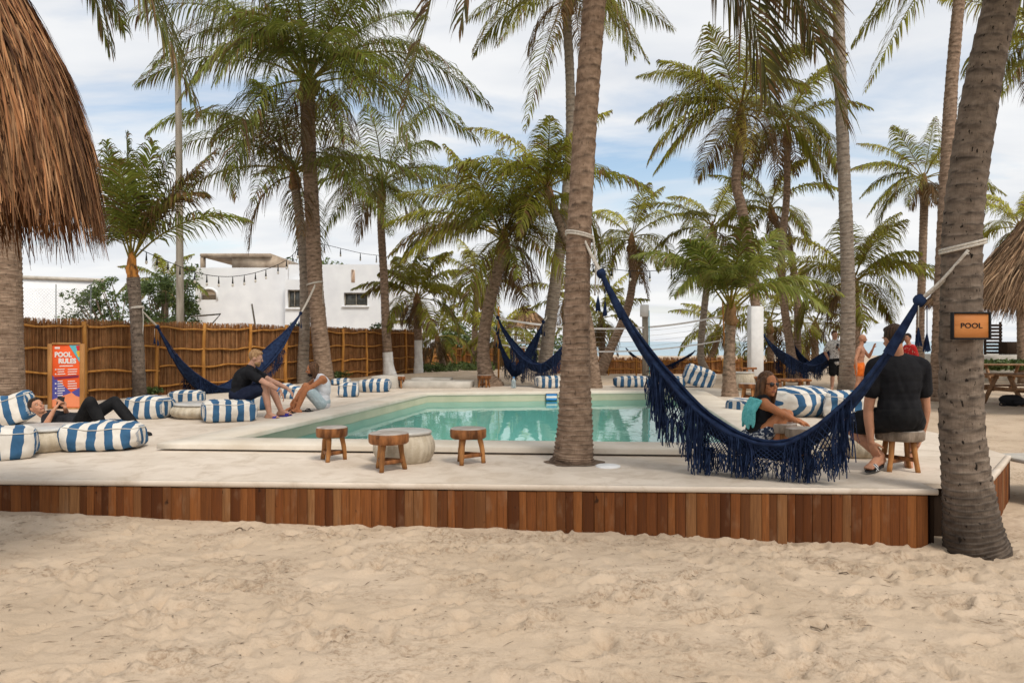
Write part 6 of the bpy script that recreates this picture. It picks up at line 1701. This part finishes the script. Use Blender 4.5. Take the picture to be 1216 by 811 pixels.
# ================================================================== PEOPLE
def remesh(mb, name, vox, smooth_it=4, wrinkle=0.0, wscale=8):
    me = mb.mesh(name + '_src'); o = bpy.data.objects.new('tmp_body', me); COL.objects.link(o)
    m_ = o.modifiers.new('r', 'REMESH'); m_.mode = 'VOXEL'; m_.voxel_size = vox; m_.use_smooth_shade = True
    s_ = o.modifiers.new('s', 'SMOOTH'); s_.factor = .5; s_.iterations = smooth_it
    dg = bpy.context.evaluated_depsgraph_get(); out = bpy.data.meshes.new_from_object(o.evaluated_get(dg))
    bpy.data.objects.remove(o); bpy.data.meshes.remove(me)
    if wrinkle:
        n = len(out.vertices); V = np.zeros(n * 3, np.float32); out.vertices.foreach_get('co', V); V = V.reshape(-1, 3)
        N = np.zeros(n * 3, np.float32); out.vertices.foreach_get('normal', N); N = N.reshape(-1, 3)
        f = n3(V * (1, 1, .55), wscale)[:, 0]; r_ = 1 - np.abs(f) * 3
        V = V + N * (wrinkle * (.6 * f + .4 * r_ - .1))[:, None]; out.vertices.foreach_set('co', V.astype(np.float32).ravel()); out.update()
    return out
def ortho(f, u):
    u = nrm(u); f = np.asarray(f, float); f = nrm(f - u * np.dot(f, u)); return f, u, np.cross(f, u)        # fwd, up, right
def hand(mb, w, d, n_, curl=.5, s=1.0, thumb=1):
    d = nrm(d); n_ = nrm(np.asarray(n_, float) - d * np.dot(n_, d)); l = np.cross(d, n_)
    ax = np.stack((l, d, n_)); pc = w + d * .047 * s
    sphere(mb, pc, (.040 * s, .052 * s, .019 * s), ax, 12, 8)
    for k, (o, L_) in enumerate(((-.030, .070), (-.010, .082), (.011, .077), (.030, .058))):
        p = w + d * .088 * s + l * o * s; dd = d
        for q in range(3):
            a = curl * (.5 + .5 * q); d2 = nrm(dd * math.cos(a * .7) + n_ * math.sin(a * .7)); e = p + d2 * L_ * s * (.45, .32, .26)[q]
            rcone(mb, p, (.0105, .0095, .0088)[q] * s, e, (.0095, .0088, .0075)[q] * s, 8); p, dd = e, d2
    b = w + d * .028 * s - l * .030 * s * thumb; m_ = b + (d * .6 - l * thumb * .6 + n_ * .35) * .042 * s; e = m_ + (d * .85 - l * .25 * thumb + n_ * .4 * (1 + curl)) * .032 * s
    rcone(mb, b, .015 * s, m_, .0115 * s, 8); rcone(mb, m_, .0112 * s, e, .009 * s, 8)
def foot(mb, an, toe, s=1.0, r=1.0):
    an, toe = np.asarray(an, float), np.asarray(toe, float); d = nrm((toe - an) * (1, 1, .3)); heel = an - d * .045 * s - np.array((0, 0, .045 * s))
    rcone(mb, an, .037 * s, heel, .036 * s * r); rcone(mb, heel, .034 * s * r, toe - d * .05 * s, .034 * s * r); rcone(mb, an, .036 * s, toe - d * .06 * s, .03 * s * r)
    side = nrm(np.cross(d, (0, 0, 1.0)))
    for k, o in enumerate((-.03, -.015, .0, .014, .027)):
        rcone(mb, toe - d * .05 * s + side * o * s, .014 * s * r, toe + side * o * s * 1.05 - d * .006 * abs(k - 1) * s, .0105 * s * r, 8)
def person(label, J, skin_, top=None, bottom=None, sleeve=.55, leg=.5, hair=None, hair_kind='short', vox=.0085, s=1.0, girth=1.0, long_pants=False, shoes=None, tank=False, curl=(.5, .5), fem=False, low_hem=0.0, handn=None, extras=None, base=None):
    J = {k_: np.array(v_, float) for k_, v_ in J.items()}
    base = np.array((J['pel'][0], J['pel'][1], 0.0)) if base is None else np.array(base)
    root = thing('person', label, 'person', base)
    g = girth * s; up = nrm(J['neck'] - J['pel']); lat = nrm(J['shR'] - J['shL']); hl = nrm(J['hipR'] - J['hipL'])
    fw = nrm(np.cross(up, lat)); 
    def axes(l, u): 
        l = nrm(l - u * np.dot(l, u)); return np.stack((l, np.cross(u, l), u))
    aC, aP = axes(lat, up), axes(hl, up)
    ch = J['chest']; pel = J['pel']; wa = (ch * .5 + pel * .5)
    upc = nrm(J['neck'] - ch); lowc = nrm(ch - pel)
    aC = axes(lat, upc); aP = axes(hl, lowc)
    def torso(mb, e):
        sw = .90 if fem else 1.0
        sphere(mb, pel, (.160 * g + e, .115 * g + e, .125 * g + e), aP, 16, 12)
        sphere(mb, pel * .6 + wa * .4, (.148 * g + e, .108 * g + e, .14 * g + e), aP, 16, 12)
        sphere(mb, wa, (.138 * g * sw + e, .102 * g + e, .15 * g + e), aP, 16, 12)
        sphere(mb, ch * .55 + wa * .45, (.155 * g * sw + e, .112 * g + e, .15 * g + e), aC, 16, 12)
        sphere(mb, ch + upc * .01, (.168 * g * sw + e, .115 * g + e, .15 * g + e), aC, 16, 12)
        k_ = .5 if (tank and e) else .86
        rcone(mb, J['shL'] * k_ + J['neck'] * (1 - k_), .060 * g + e, J['shR'] * k_ + J['neck'] * (1 - k_), .060 * g + e, 12)
        for sd_ in ('L', 'R'):
            if tank and e: continue
            rcone(mb, J['sh' + sd_] * .8 + J['neck'] * .2, .058 * g + e, J['neck'] - upc * .02, .050 * g + e, 10)
            rcone(mb, J['sh' + sd_], .056 * g + e, ch + (J['sh' + sd_] - ch) * .35, .10 * g + e, 12)
        if fem and True:
            for sd_ in ('L', 'R'): sphere(mb, ch + np.cross(aC[2], aC[0]) * .085 * g - upc * .02 + (J['sh' + sd_] - J['neck']) * .38, .062 * g + e, None, 12, 8)
    mb = MB(); torso(mb, 0.0)
    # neck, head
    hc = J['head']; f, u, r_ = ortho(J['hf'], J['hu']); hx_ = np.stack((r_, f, u)); hs = s * 1.0
    rcone(mb, J['neck'], .056 * g, hc - u * .06 * hs - f * .012, .052 * g, 12)
    sphere(mb, hc + u * .018 * hs - f * .008 * hs, (.073 * hs, .093 * hs, .098 * hs), hx_, 18, 14)
    sphere(mb, hc - u * .045 * hs + f * .026 * hs, (.056 * hs, .062 * hs, .066 * hs), hx_, 14, 10)
    sphere(mb, hc - u * .092 * hs + f * .060 * hs, (.024 * hs, .022 * hs, .019 * hs), hx_, 10, 8)
    rcone(mb, hc + f * .086 * hs + u * .012 * hs, .0085 * hs, hc + f * .104 * hs - u * .022 * hs, .0135 * hs, 8)
    for q in (-1, 1):
        sphere(mb, hc + r_ * q * .073 * hs - u * .008 * hs - f * .012 * hs, (.012 * hs, .020 * hs, .031 * hs), hx_, 8, 8)
        sphere(mb, hc + r_ * q * .040 * hs - u * .028 * hs + f * .062 * hs, (.020 * hs, .018 * hs, .016 * hs), hx_, 8, 6)
        sphere(mb, hc + r_ * q * .030 * hs + u * .022 * hs + f * .079 * hs, (.026 * hs, .012 * hs, .008 * hs), hx_, 8, 6)
    # limbs
    for sd_, q in (('L', -1), ('R', 1)):
        sh, el, wr = J['sh' + sd_], J['el' + sd_], J['wr' + sd_]
        rcone(mb, sh, .054 * g, sh * .55 + el * .45, .046 * g); rcone(mb, sh * .55 + el * .45, .046 * g, el, .037 * g)
        rcone(mb, el, .038 * g, el * .68 + wr * .32, .039 * g); rcone(mb, el * .68 + wr * .32, .039 * g, wr, .0255 * g)
        hd = J.get('hd' + sd_); hd = nrm(wr - el) if hd is None else nrm(hd - wr) 
        hn = J.get('hn' + sd_); hn = np.array((0, 0, -1.0)) if hn is None else hn
        hand(mb, wr, hd, hn + .001, curl[0 if q < 0 else 1], s, q)
        hp, kn, an, to = J['hip' + sd_], J['kn' + sd_], J['an' + sd_], J['to' + sd_]
        rcone(mb, hp, .092 * g, hp * .5 + kn * .5, .076 * g); rcone(mb, hp * .5 + kn * .5, .076 * g, kn, .054 * g)
        rcone(mb, kn, .053 * g, kn * .68 + an * .32 - nrm(to - an) * .012, .056 * g); rcone(mb, kn * .68 + an * .32 - nrm(to - an) * .012, .056 * g, an, .036 * g)
        foot(mb, an, to, s)
    loc = np.array(root.location)
    for a_ in mb.V: a_ -= loc
    body = link('body', remesh(mb, 'body', vox), skin_, root, True)
    def garment(fn, nm, mat, wr_=.010, parent=root, vx=None, ws=8):
        m_ = MB(); fn(m_)
        for a_ in m_.V: a_ -= loc
        return link(nm, remesh(m_, nm, vx or vox, 4, wr_, ws), mat, parent, True)
    if top is not None:
        def fsh(m_):
            torso(m_, .014)
            if low_hem: sphere(m_, pel - lowc * low_hem, (.172 * g, .128 * g, .11 * g), aP, 16, 10)
            if not tank:
                for sd_ in ('L', 'R'):
                    sh, el = J['sh' + sd_], J['el' + sd_]; e = sh + (el - sh) * sleeve
                    rcone(m_, sh, .070 * g, e, .064 * g, 12)
        garment(fsh, 'tank_top' if tank else 'shirt', top)
    if bottom is not None:
        def fsh(m_):
            sphere(m_, pel, (.174 * g, .130 * g, .130 * g), aP, 16, 12); sphere(m_, pel * .7 + wa * .3, (.160 * g, .121 * g, .10 * g), aP, 16, 12)
            for sd_ in ('L', 'R'):
                hp, kn, an = J['hip' + sd_], J['kn' + sd_], J['an' + sd_]
                if long_pants:
                    rcone(m_, hp, .106 * g, kn, .075 * g, 12); rcone(m_, kn, .074 * g, kn * .6 + an * .4, .076 * g, 12); rcone(m_, kn * .6 + an * .4, .076 * g, kn * .08 + an * .92, .060 * g, 12)
                else:
                    rcone(m_, hp, .108 * g, hp + (kn - hp) * leg, .094 * g, 12)
        garment(fsh, 'trousers' if long_pants else 'shorts', bottom)
    if shoes is not None:
        for sd_ in ('L', 'R'):
            an, to = J['an' + sd_], J['to' + sd_]; d = nrm((to - an) * (1, 1, .15)); m_ = MB()
            heel = an - d * .055 * s; heel[2] = an[2] - .085 * s; tt = to + d * .025 * s; tt[2] = to[2] - .028 * s
            if shoes[1] == 'slide':
                c_ = (heel + tt) / 2; ax = np.stack((np.cross(nrm(tt - heel), (0, 0, 1.0)), nrm(tt - heel), np.cross(np.cross(nrm(tt - heel), (0, 0, 1.0)), nrm(tt - heel))))
                sphere(m_, c_, (.047 * s, np.linalg.norm(tt - heel) / 2 + .01, .016), ax, 20, 8)
                for a_ in m_.V: a_ -= loc
                so_ = link('sandal', remesh(m_, 'sandal', .006, 2), shoes[0], root, True)
                m_ = MB(); q0 = tt * .68 + heel * .32
                a = np.linspace(-.1, PI + .1, 12); P = q0 + np.stack([ax[0] * .05 * s * math.cos(t_) + np.array((0, 0, .058 * s)) * math.sin(t_) for t_ in a])
                st_ = np.stack([P - ax[1] * .03, P - ax[1] * .03 * 0 + (0, 0, .004), P + ax[1] * .03], 1)
                m_.add(st_.reshape(-1, 3) - loc, grid_faces(12, 3)); link('strap', m_.mesh('strap'), shoes[2], so_, True)
            else:
                rcone(m_, heel + (0, 0, .03), .042 * s, tt - d * .05 + (0, 0, .02), .042 * s); rcone(m_, an + (0, 0, -.01), .046 * s, tt - d * .10 + (0, 0, .03), .040 * s); rcone(m_, an, .046 * s, heel + (0, 0, .03), .042 * s)
                for a_ in m_.V: a_ -= loc
                link('shoe', remesh(m_, 'shoe', .008, 3), shoes[0], root, True)
    hp_ = None
    if hair is not None:
        def fh(m_):
            sphere(m_, hc + u * .034 * hs - f * .024 * hs, (.080 * hs, .092 * hs, .096 * hs), hx_, 18, 14)
            sphere(m_, hc + u * (.018 if hair_kind == 'short' else 0.) * hs - f * .044 * hs, (.072 * hs, .060 * hs, .078 * hs), hx_, 14, 10)
            if hair_kind == 'short': sphere(m_, hc + u * .085 * hs + f * .030 * hs, (.058 * hs, .05 * hs, .034 * hs), hx_, 12, 8)
            if hair_kind in ('long', 'shag'):
                dn = np.array((0, 0, -1.0)); L_ = .34 if hair_kind == 'long' else .15
                for q in (-1, -.5, 0, .5, 1):
                    p0 = hc + r_ * q * .062 * hs - f * (.05 - .02 * abs(q)) * hs; p1 = p0 + dn * .12 * hs - f * .02 + r_ * q * .012; p2 = p1 + dn * (L_ - .12) - f * (.03 if hair_kind == 'long' else -.005)
                    rcone(m_, p0, .046 * hs, p1, .042 * hs, 10); rcone(m_, p1, .042 * hs, p2, .018 * hs, 10)
                for q in (-1, 1):
                    p0 = hc + r_ * q * .064 * hs + u * .05 * hs + f * .02 * hs; p1 = p0 - u * .10 * hs + r_ * q * .016 - f * .01
                    rcone(m_, p0, .026 * hs, p1, .026 * hs, 10); rcone(m_, p1, .026 * hs, p1 + dn * (.14 if hair_kind == 'long' else .05) - f * .02, .014 * hs, 10)
        hp_ = garment(fh, 'hair', hair, .012 if hair_kind != 'short' else .007, root, .008 if vox < .011 else .011, 26)
    # face details
    m_ = MB(); rcone(m_, hc - u * .060 * hs + f * .0835 * hs - r_ * .020 * hs, .0058 * hs, hc - u * .060 * hs + f * .0835 * hs + r_ * .020 * hs, .0058 * hs, 6)
    for a_ in m_.V: a_ -= loc
    link('mouth', m_.mesh('mouth'), MT['lip'], body, True)
    for q in (-1, 1):
        e0 = hc + r_ * q * .031 * hs + u * .004 * hs + f * .074 * hs
        m_ = MB(); sphere(m_, e0, (.0105 * hs, .0115 * hs, .0050 * hs), hx_, 10, 8); m_.V[0] -= loc; ey = link('eye', m_.mesh('eye'), MT['eye_white'], body, True)
        m_ = MB(); sphere(m_, e0 + f * .0085 * hs, (.0058 * hs, .004 * hs, .0048 * hs), hx_, 8, 6); m_.V[0] -= loc; link('iris', m_.mesh('iris'), MT['hair_dark'], ey, True)
        if hair is not None:
            m_ = MB(); rcone(m_, e0 + u * .022 * hs + f * .012 * hs - r_ * .014 * hs, .003 * hs, e0 + u * .023 * hs + f * .008 * hs + r_ * .014 * hs, .003 * hs, 6); m_.V[0] -= loc; link('eyebrow', m_.mesh('eyebrow'), hair, body, True)
    if extras: extras(root, body, hp_, loc, hc, f, u, r_, hx_, hs, vox)
    return root
def PJ(Y0):
    return lambda x_, y_, dy=0.0: D(x_, y_, Y0 + dy)
def piece(nm, mat, parent, loc, fn, vox=None, it=3, smooth=True, wr_=0.0, ws=8):
    m_ = MB(); fn(m_)
    for a_ in m_.V: a_ -= loc
    return link(nm, remesh(m_, nm, vox, it, wr_, ws) if vox else m_.mesh(nm), mat, parent, smooth)

# 1 -- man reclining with a phone
q = PJ(9.2)
J = dict(head=q(44, 483, -.02), hf=(.72, -.50, .40), hu=(-.50, .02, .85), neck=q(54, 494), chest=q(69, 499), pel=q(95, 501),
         shL=q(57, 499, -.17), shR=q(59, 493, .17), elL=q(53, 507, -.30), wrL=q(64, 487, -.24), elR=q(82, 499, .16), wrR=q(77, 484, -.12),
         hipL=q(97, 502, -.09), hipR=q(97, 502, .09), knL=q(107, 477, -.30), anL=q(123, 508, -.26), toL=q(136, 513, -.30), knR=q(136, 477, .12), anR=q(164, 510, .10), toR=q(179, 516, .06),
         hdL=q(70, 479, -.17), hdR=q(73, 478, -.13), hnL=(.5, .5, -.3), hnR=(-.5, .3, -.3))
def ex(root, body, hp_, loc, hc, f, u, r_, hx_, hs, vox):
    pass
person('man in black clothes lying back on striped cushions, holding up a phone', J, MT['skin_mid'], MT['charcoal_tee'], MT['black_pants'], sleeve=.6, hair=MT['hair_dark'], long_pants=True, shoes=(MT['black_matte'], 'shoe'), curl=(.8, .8), s=.96, girth=.95)
pp = q(71.5, 478, -.14)
ph = thing('phone', 'black smartphone held up by the reclining man', 'phone', pp)
mb = MB(); cbox(mb, np.array(ph.location), (.075, .010, .15), rot('Z', .5) @ rot('X', -.35) @ rot('Y', .15), .004); bd = mb.obj('case', MT['black_matte'], ph)
mb = MB(); cbox(mb, np.array(ph.location) + (.0, .006, .002), (.067, .002, .138), rot('Z', .5) @ rot('X', -.35) @ rot('Y', .15), .0008); mb.obj('screen', MT['black_gloss'], ph)

# 2 -- blond man bent forward
q = PJ(11.5)
J = dict(head=q(304, 425), hf=(.86, .18, -.40), hu=(.30, 0, .95), neck=q(298, 436), chest=q(288.5, 449), pel=q(283, 469),
         shL=q(301, 442, .17), shR=q(295, 443, -.17), elL=q(324, 453, .12), wrL=q(341, 461, .06), elR=q(318, 456, -.22), wrR=q(333, 464, -.14),
         hipL=q(286, 471, .10), hipR=q(286, 471, -.10), knL=q(322, 456, .12), anL=q(334, 488, .14), toL=q(346, 491.5, .10), knR=q(315, 458, -.12), anR=q(320, 491.5, -.10), toR=q(331, 495.5, -.14),
         hdL=q(347, 467, .04), hdR=q(337, 472, -.12), hnL=(-.4, 0, -1), hnR=(-.4, 0, -1))
def ex(root, body, hp_, loc, hc, f, u, r_, hx_, hs, vox):
    piece('beard', MT['hair_blond'], body, loc, lambda m_: (sphere(m_, hc - u * .066 * hs + f * .034 * hs, (.058 * hs, .060 * hs, .050 * hs), hx_, 14, 10), sphere(m_, hc - u * .098 * hs + f * .062 * hs, (.034, .030, .028), hx_, 10, 8)), .009, 2)
    w_ = J['wrR']; d = nrm(J['wrR'] - J['elR'])
    piece('wristband', MT['p_blue'], body, loc, lambda m_: tube(m_, np.array((w_ - d * .05, w_ - d * .04, w_ - d * .03)), .034, 12))
person('blond bearded man in black T-shirt and blue sandals bending forward on a pouf', J, MT['skin_fair'], MT['black_tee'], MT['navy_shorts'], sleeve=.5, leg=.72, hair=MT['hair_blond'], shoes=(MT['blue_rubber'], 'slide', MT['blue_rubber']), s=1.02, girth=1.06, extras=ex)

# 3 -- man in white tank top sitting on the pool edge
q = PJ(12.6)
J = dict(head=q(371, 439), hf=(-.92, -.25, -.22), hu=(-.15, 0, 1), neck=q(378, 447.5), chest=q(383, 457), pel=q(383, 477),
         shL=q(384, 450, -.17), shR=q(377, 450, .16), elL=q(362, 465, -.24), wrL=q(352, 475, -.16), elR=q(358, 463, .05), wrR=q(351, 473, -.04),
         hipL=q(381, 479, -.10), hipR=q(381, 479, .10), knL=q(363, 458, -.22), anL=q(353, 486, -.28), toL=q(343, 489, -.30), knR=q(362, 459, .16), anR=q(348, 484, .02), toR=q(338, 487, 0),
         hdL=q(349, 481, -.14), hdR=q(347, 479, -.06), hnL=(.2, .6, -.6), hnR=(.2, -.6, -.6))
def ex(root, body, hp_, loc, hc, f, u, r_, hx_, hs, vox):
    piece('beard', MT['hair_dark'], body, loc, lambda m_: sphere(m_, hc - u * .070 * hs + f * .034 * hs, (.057 * hs, .058 * hs, .046 * hs), hx_, 14, 10), .009, 2)
person('long-haired bearded man in white tank top sitting on the pool surround', J, MT['skin_tan'], MT['white_tank'], MT['pale_denim'], leg=.62, hair=MT['hair_brown'], hair_kind='shag', tank=True, s=1.0, extras=ex, low_hem=.04)
# sandals on the pool edge
for lab, x_, y_, a_ in (('dark flip-flop lying on the pool surround between the two seated men', 343, 491, .4), ('dark flip-flop lying on its side beside the man in the white tank', 365, 489, -.3)):
    p = G(x_, y_, .0) + (0, 0, .0); r0 = thing('flip_flop', lab, 'flip-flop', p); p = np.array(r0.location); mb = MB(); sphere(mb, p + (0, 0, .014), (.12, .045, .012), rotz(-a_), 20, 8); mb.obj('sole', MT['black_matte'], r0, smooth=True)
    mb = MB(); R = rotz(a_)
    tube(mb, spline(np.array([p + R @ np.array(v_) for v_ in ((-.02, .04, .02), (.02, .02, .055), (.06, 0, .025))]), 8), .007, 6); tube(mb, spline(np.array([p + R @ np.array(v_) for v_ in ((-.02, -.04, .02), (.02, -.02, .055), (.06, 0, .025))]), 8), .007, 6); mb.obj('thong', MT['black_matte'], r0, smooth=True)

# 4 -- woman with sunglasses
q = PJ(7.75)
J = dict(head=q(912, 456.5, -.02), hf=(.42, -.90, -.06), hu=(.05, 0, 1), neck=q(905, 473), chest=q(902, 489), pel=q(899, 517),
         shL=q(898, 478, .15), shR=q(908, 480, -.14), elL=q(926, 489, .20), wrL=q(942, 497, .06), elR=q(930, 492, -.22), wrR=q(946, 500, -.04),
         hipL=q(900, 520, .09), hipR=q(900, 520, -.09), knL=q(936, 492, .13), anL=q(929, 533, .18), toL=q(948, 541, .18), knR=q(931, 491, -.16), anR=q(921, 535, -.16), toR=q(938, 544, -.18),
         hdL=q(952, 500, .02), hdR=q(955, 503, .0), hnL=(0, -.2, -1), hnR=(0, .2, -1))
def ex(root, body, hp_, loc, hc, f, u, r_, hx_, hs, vox):
    gl = None
    def fr(m_):
        for s_ in (-1, 1): sphere(m_, hc + r_ * s_ * .033 + u * .006 + f * .090, (.030, .007, .022), hx_, 14, 8)
        rcone(m_, hc - r_ * .01 + u * .012 + f * .096, .004, hc + r_ * .01 + u * .012 + f * .096, .004, 6)
        for s_ in (-1, 1): rcone(m_, hc + r_ * s_ * .060 + u * .012 + f * .080, .004, hc + r_ * s_ * .078 + u * .010 - f * .01, .004, 6)
    piece('sunglasses', MT['black_gloss'], body, loc, fr)
    def tw(m_):
        a = J['shL']; b = J['shR']
        top_ = [b + np.array((-.055, -.02, .03)), (a + b) / 2 + np.array((-.085, 0, .045)), a + np.array((-.04, .04, .04))]
        P = spline(np.array(top_), 11)
        for k, p in enumerate(P):
            e = p + np.array((-.075 - .02 * math.sin(k), -.03, -.25 + .03 * math.sin(k * 2.1)))
            md = p * .5 + e * .5 + np.array((-.03 + .012 * (k % 2), 0, .02)); rcone(m_, p, .020, md, .019 + .006 * (k % 2), 8); rcone(m_, md, .019 + .006 * (k % 2), e, .017, 8)
    piece('towel', MT['teal_towel'], root, loc, tw, .0075, 2, True, .014, 12)
    def sa(m_):
        sphere(m_, J['pel'] - (0, 0, .03), (.19, .17, .12), None, 16, 10); rcone(m_, J['hipR'], .10, J['hipR'] * .55 + J['knR'] * .45 - (0, 0, .03), .085, 12)
    piece('sarong', MT['sarong'], root, loc, sa, .010, 3, True, .010)
person('woman in black top and sunglasses with a teal towel over her shoulder', J, MT['skin_tan'], MT['black_tee'], None, hair=MT['hair_brown'], hair_kind='long', tank=True, s=1.07, girth=.92, fem=True, extras=ex, vox=.0075, curl=(.4, .4))

# 5 -- man in black T-shirt on the stool, seen from behind
q = PJ(6.66)
J = dict(head=q(1061, 402.5, -.02), hf=(-.12, 1, -.16), hu=(-.08, .12, 1), neck=q(1064, 424), chest=q(1067, 446), pel=q(1068, 492),
         shL=q(1039, 436), shR=q(1094, 436), elL=q(1031, 487, .05), wrL=q(1034, 524, .02), elR=q(1099, 486, .06), wrR=q(1093, 521, .16),
         hipL=q(1056, 497, .03), hipR=q(1080, 497, .03), knL=q(1006, 504, .28), anL=q(1045, 541, .10), toL=q(1030, 556, -.10), knR=q(1088, 508, .44), anR=q(1079, 548, .30), toR=q(1077, 553, .50),
         hdL=q(1041, 543, .02), hdR=q(1087, 536, .2), hnL=(.5, .4, -.2), hnR=(-.5, .3, 0))
def ex(root, body, hp_, loc, hc, f, u, r_, hx_, hs, vox):
    hp, kn = J['hipL'], J['knL']; e = hp + (kn - hp) * .70; d = nrm(kn - hp)
    piece('white_piping', MT['white_paint'], root, loc, lambda m_: tube(m_, np.array((e - d * .012, e, e + d * .006)), .107, 20, False))
person('man in black T-shirt and shorts sitting on a stool with his back turned', J, MT['skin_mid'], MT['black_tee'], MT['black_pants'], sleeve=.55, leg=.70, hair=MT['hair_mid'], shoes=(MT['black_matte'], 'slide', MT['stripe_strap']) if 'stripe_strap' in MT else (MT['black_matte'], 'slide', MT['white_paint']), s=1.03, girth=1.12, vox=.0075, extras=ex, curl=(.5, .6))

# 6..8 -- standing people on the sand
Yp = 21.9; gz_ = D(993, 463, Yp)[2]
q = PJ(Yp)
J = dict(head=q(991, 397.5), hf=(.15, -.95, -.25), hu=(0, -.05, 1), neck=q(991.5, 404.5), chest=q(992, 412), pel=q(992.5, 428),
         shL=q(998.8, 408), shR=q(984.6, 408), elL=q(1001.5, 419, -.06), wrL=q(996, 415, -.26), elR=q(979.5, 418, .06), wrR=q(984, 427, .05),
         hipL=q(996, 429), hipR=q(989, 429), knL=q(997, 445.5, -.03), anL=q(997.5, 460.5), toL=q(999.5, 463, -.18), knR=q(988.5, 445.5, -.03), anR=q(988, 460.5), toR=q(986.5, 463, -.18), hdL=q(994, 412, -.30))
person('man in patterned white shirt and black shorts standing with a phone', J, MT['skin_fair'], MT['leaf_shirt'], MT['black_pants'], sleeve=.75, leg=.85, hair=MT['hair_brown'], vox=.013, s=1.02, girth=1.08, low_hem=.05)
pp = q(994.5, 411, -.33); ph = thing('phone', 'dark phone in the hand of the man in the patterned shirt', 'phone', pp); mb = MB(); cbox(mb, np.array(ph.location), (.075, .012, .15), rot('Y', .2), .004); mb.obj('case', MT['black_gloss'], ph)
Yp = 19.5; q = PJ(Yp)
J = dict(head=q(1024.5, 402.5), hf=(.92, -.25, -.05), hu=(.05, 0, 1), neck=q(1022.5, 411), chest=q(1021.5, 418.5), pel=q(1020.5, 435),
         shL=q(1024, 414, .19), shR=q(1020, 414.5, -.17), elL=q(1032, 424, .22), wrL=q(1037, 413.5, .1), elR=q(1016, 427, -.24), wrR=q(1017, 438.5, -.24),
         hipL=q(1021.5, 437, .10), hipR=q(1020.5, 437, -.10), knL=q(1023, 453, .12), anL=q(1023, 468, .15), toL=q(1029, 471, .13), knR=q(1019, 453.5, -.12), anR=q(1016, 469, -.12), toR=q(1022, 472, -.14), hdL=q(1039, 408, .05))
def ex(root, body, hp_, loc, hc, f, u, r_, hx_, hs, vox):
    piece('beard', MT['hair_brown'], body, loc, lambda m_: sphere(m_, hc - u * .070 * hs + f * .030 * hs, (.057 * hs, .058 * hs, .042 * hs), hx_, 14, 10), .012, 2)
person('bald shirtless man in orange shorts standing on the sand with one hand raised', J, MT['skin_mid'], None, MT['orange_shorts'], leg=.42, hair=None, vox=.013, s=1.0, girth=1.02, extras=ex)
q = PJ(19.0)
J = dict(head=q(1077.5, 401.5), hf=(-.85, -.5, -.05), hu=(0, 0, 1), neck=q(1079.5, 410), chest=q(1081, 418), pel=q(1081.5, 436),
         shL=q(1084.5, 413, -.16), shR=q(1076, 413, .12), elL=q(1089, 426, -.2), wrL=q(1086, 437, -.22), elR=q(1072, 424, .14), wrR=q(1069, 417, .0),
         hipL=q(1083, 438, -.09), hipR=q(1080, 438, .09), knL=q(1083, 455, -.1), anL=q(1084, 471, -.1), toL=q(1079, 474, -.12), knR=q(1079, 455, .1), anR=q(1080, 470, .1), toR=q(1075, 473, .1))
person('man in red floral shirt standing behind the man on the stool', J, MT['skin_mid'], MT['red_shirt'], MT['navy_shorts'], sleeve=.75, leg=.85, hair=MT['hair_dark'], vox=.013, s=1.0, girth=1.05, low_hem=.05)

# ================================================================== SMALL THINGS ON THE SAND
rs = np.random.RandomState(9)
def gz3(x_, y_):
    i = np.searchsorted(gy, y_); j = np.searchsorted(gx, x_); return float(Z[min(i, len(gy) - 1), min(j, len(gx) - 1)])
for k, (lab, x_, y_, L_) in enumerate((('thin dark twig on the sand below the deck boards left of the central trunk', 290, 637, .14), ('long brown palm stalk on the sand before the sign palm', 1030, 677, .36), ('curled dry twig on the sand in front of the deck centre', 560, 655, .16), ('dry stick on the sand at the right of the foreground', 985, 742, .2))):
    p = G(x_, y_, -.38); P = []
    for i in range(8):
        t_ = i / 7 - .5; xx, yy = p[0] + t_ * L_, p[1] + .03 * math.sin(i * 1.1 + k) ; P.append((xx, yy, gz3(xx, yy) + .006))
    mb = MB(); tube(mb, np.array(P), np.linspace(.005, .0025, 8), 6); tag(mb.obj('twig', MT['bark'], origin=P[0], smooth=True), lab, 'twig')
n = 1700; mb = MB(); V = []; T_ = []
xs = rs.uniform(-5, 5, n); ys = rs.uniform(2.2, 6.2, n)
for k in range(n):
    if inside(deck_poly, np.array([xs[k]]), np.array([ys[k] + .05]))[0]: continue
    z_ = gz3(xs[k], ys[k]) + .003; a = rs.uniform(0, 6.28); L_ = rs.uniform(.004, .018) if k % 5 else rs.uniform(.02, .06); w_ = rs.uniform(.0015, .004) if k % 5 else .0018
    d = np.array((math.cos(a), math.sin(a), 0)); e = np.array((-d[1], d[0], 0)); c_ = np.array((xs[k], ys[k], z_ + .003)); b = len(V)
    V += [c_ - d * L_, c_ + e * w_ + (0, 0, .004), c_ + d * L_, c_ - e * w_ + (0, 0, .002)]; T_ += [(b, b + 1, b + 2), (b, b + 2, b + 3)]
mb.add(np.array(V), None, T_)
lit = mb.obj('beach_litter', MT['bark']); tag(lit, 'scattered dry leaf bits and crumbs over the foreground sand', 'litter'); stuff(lit)
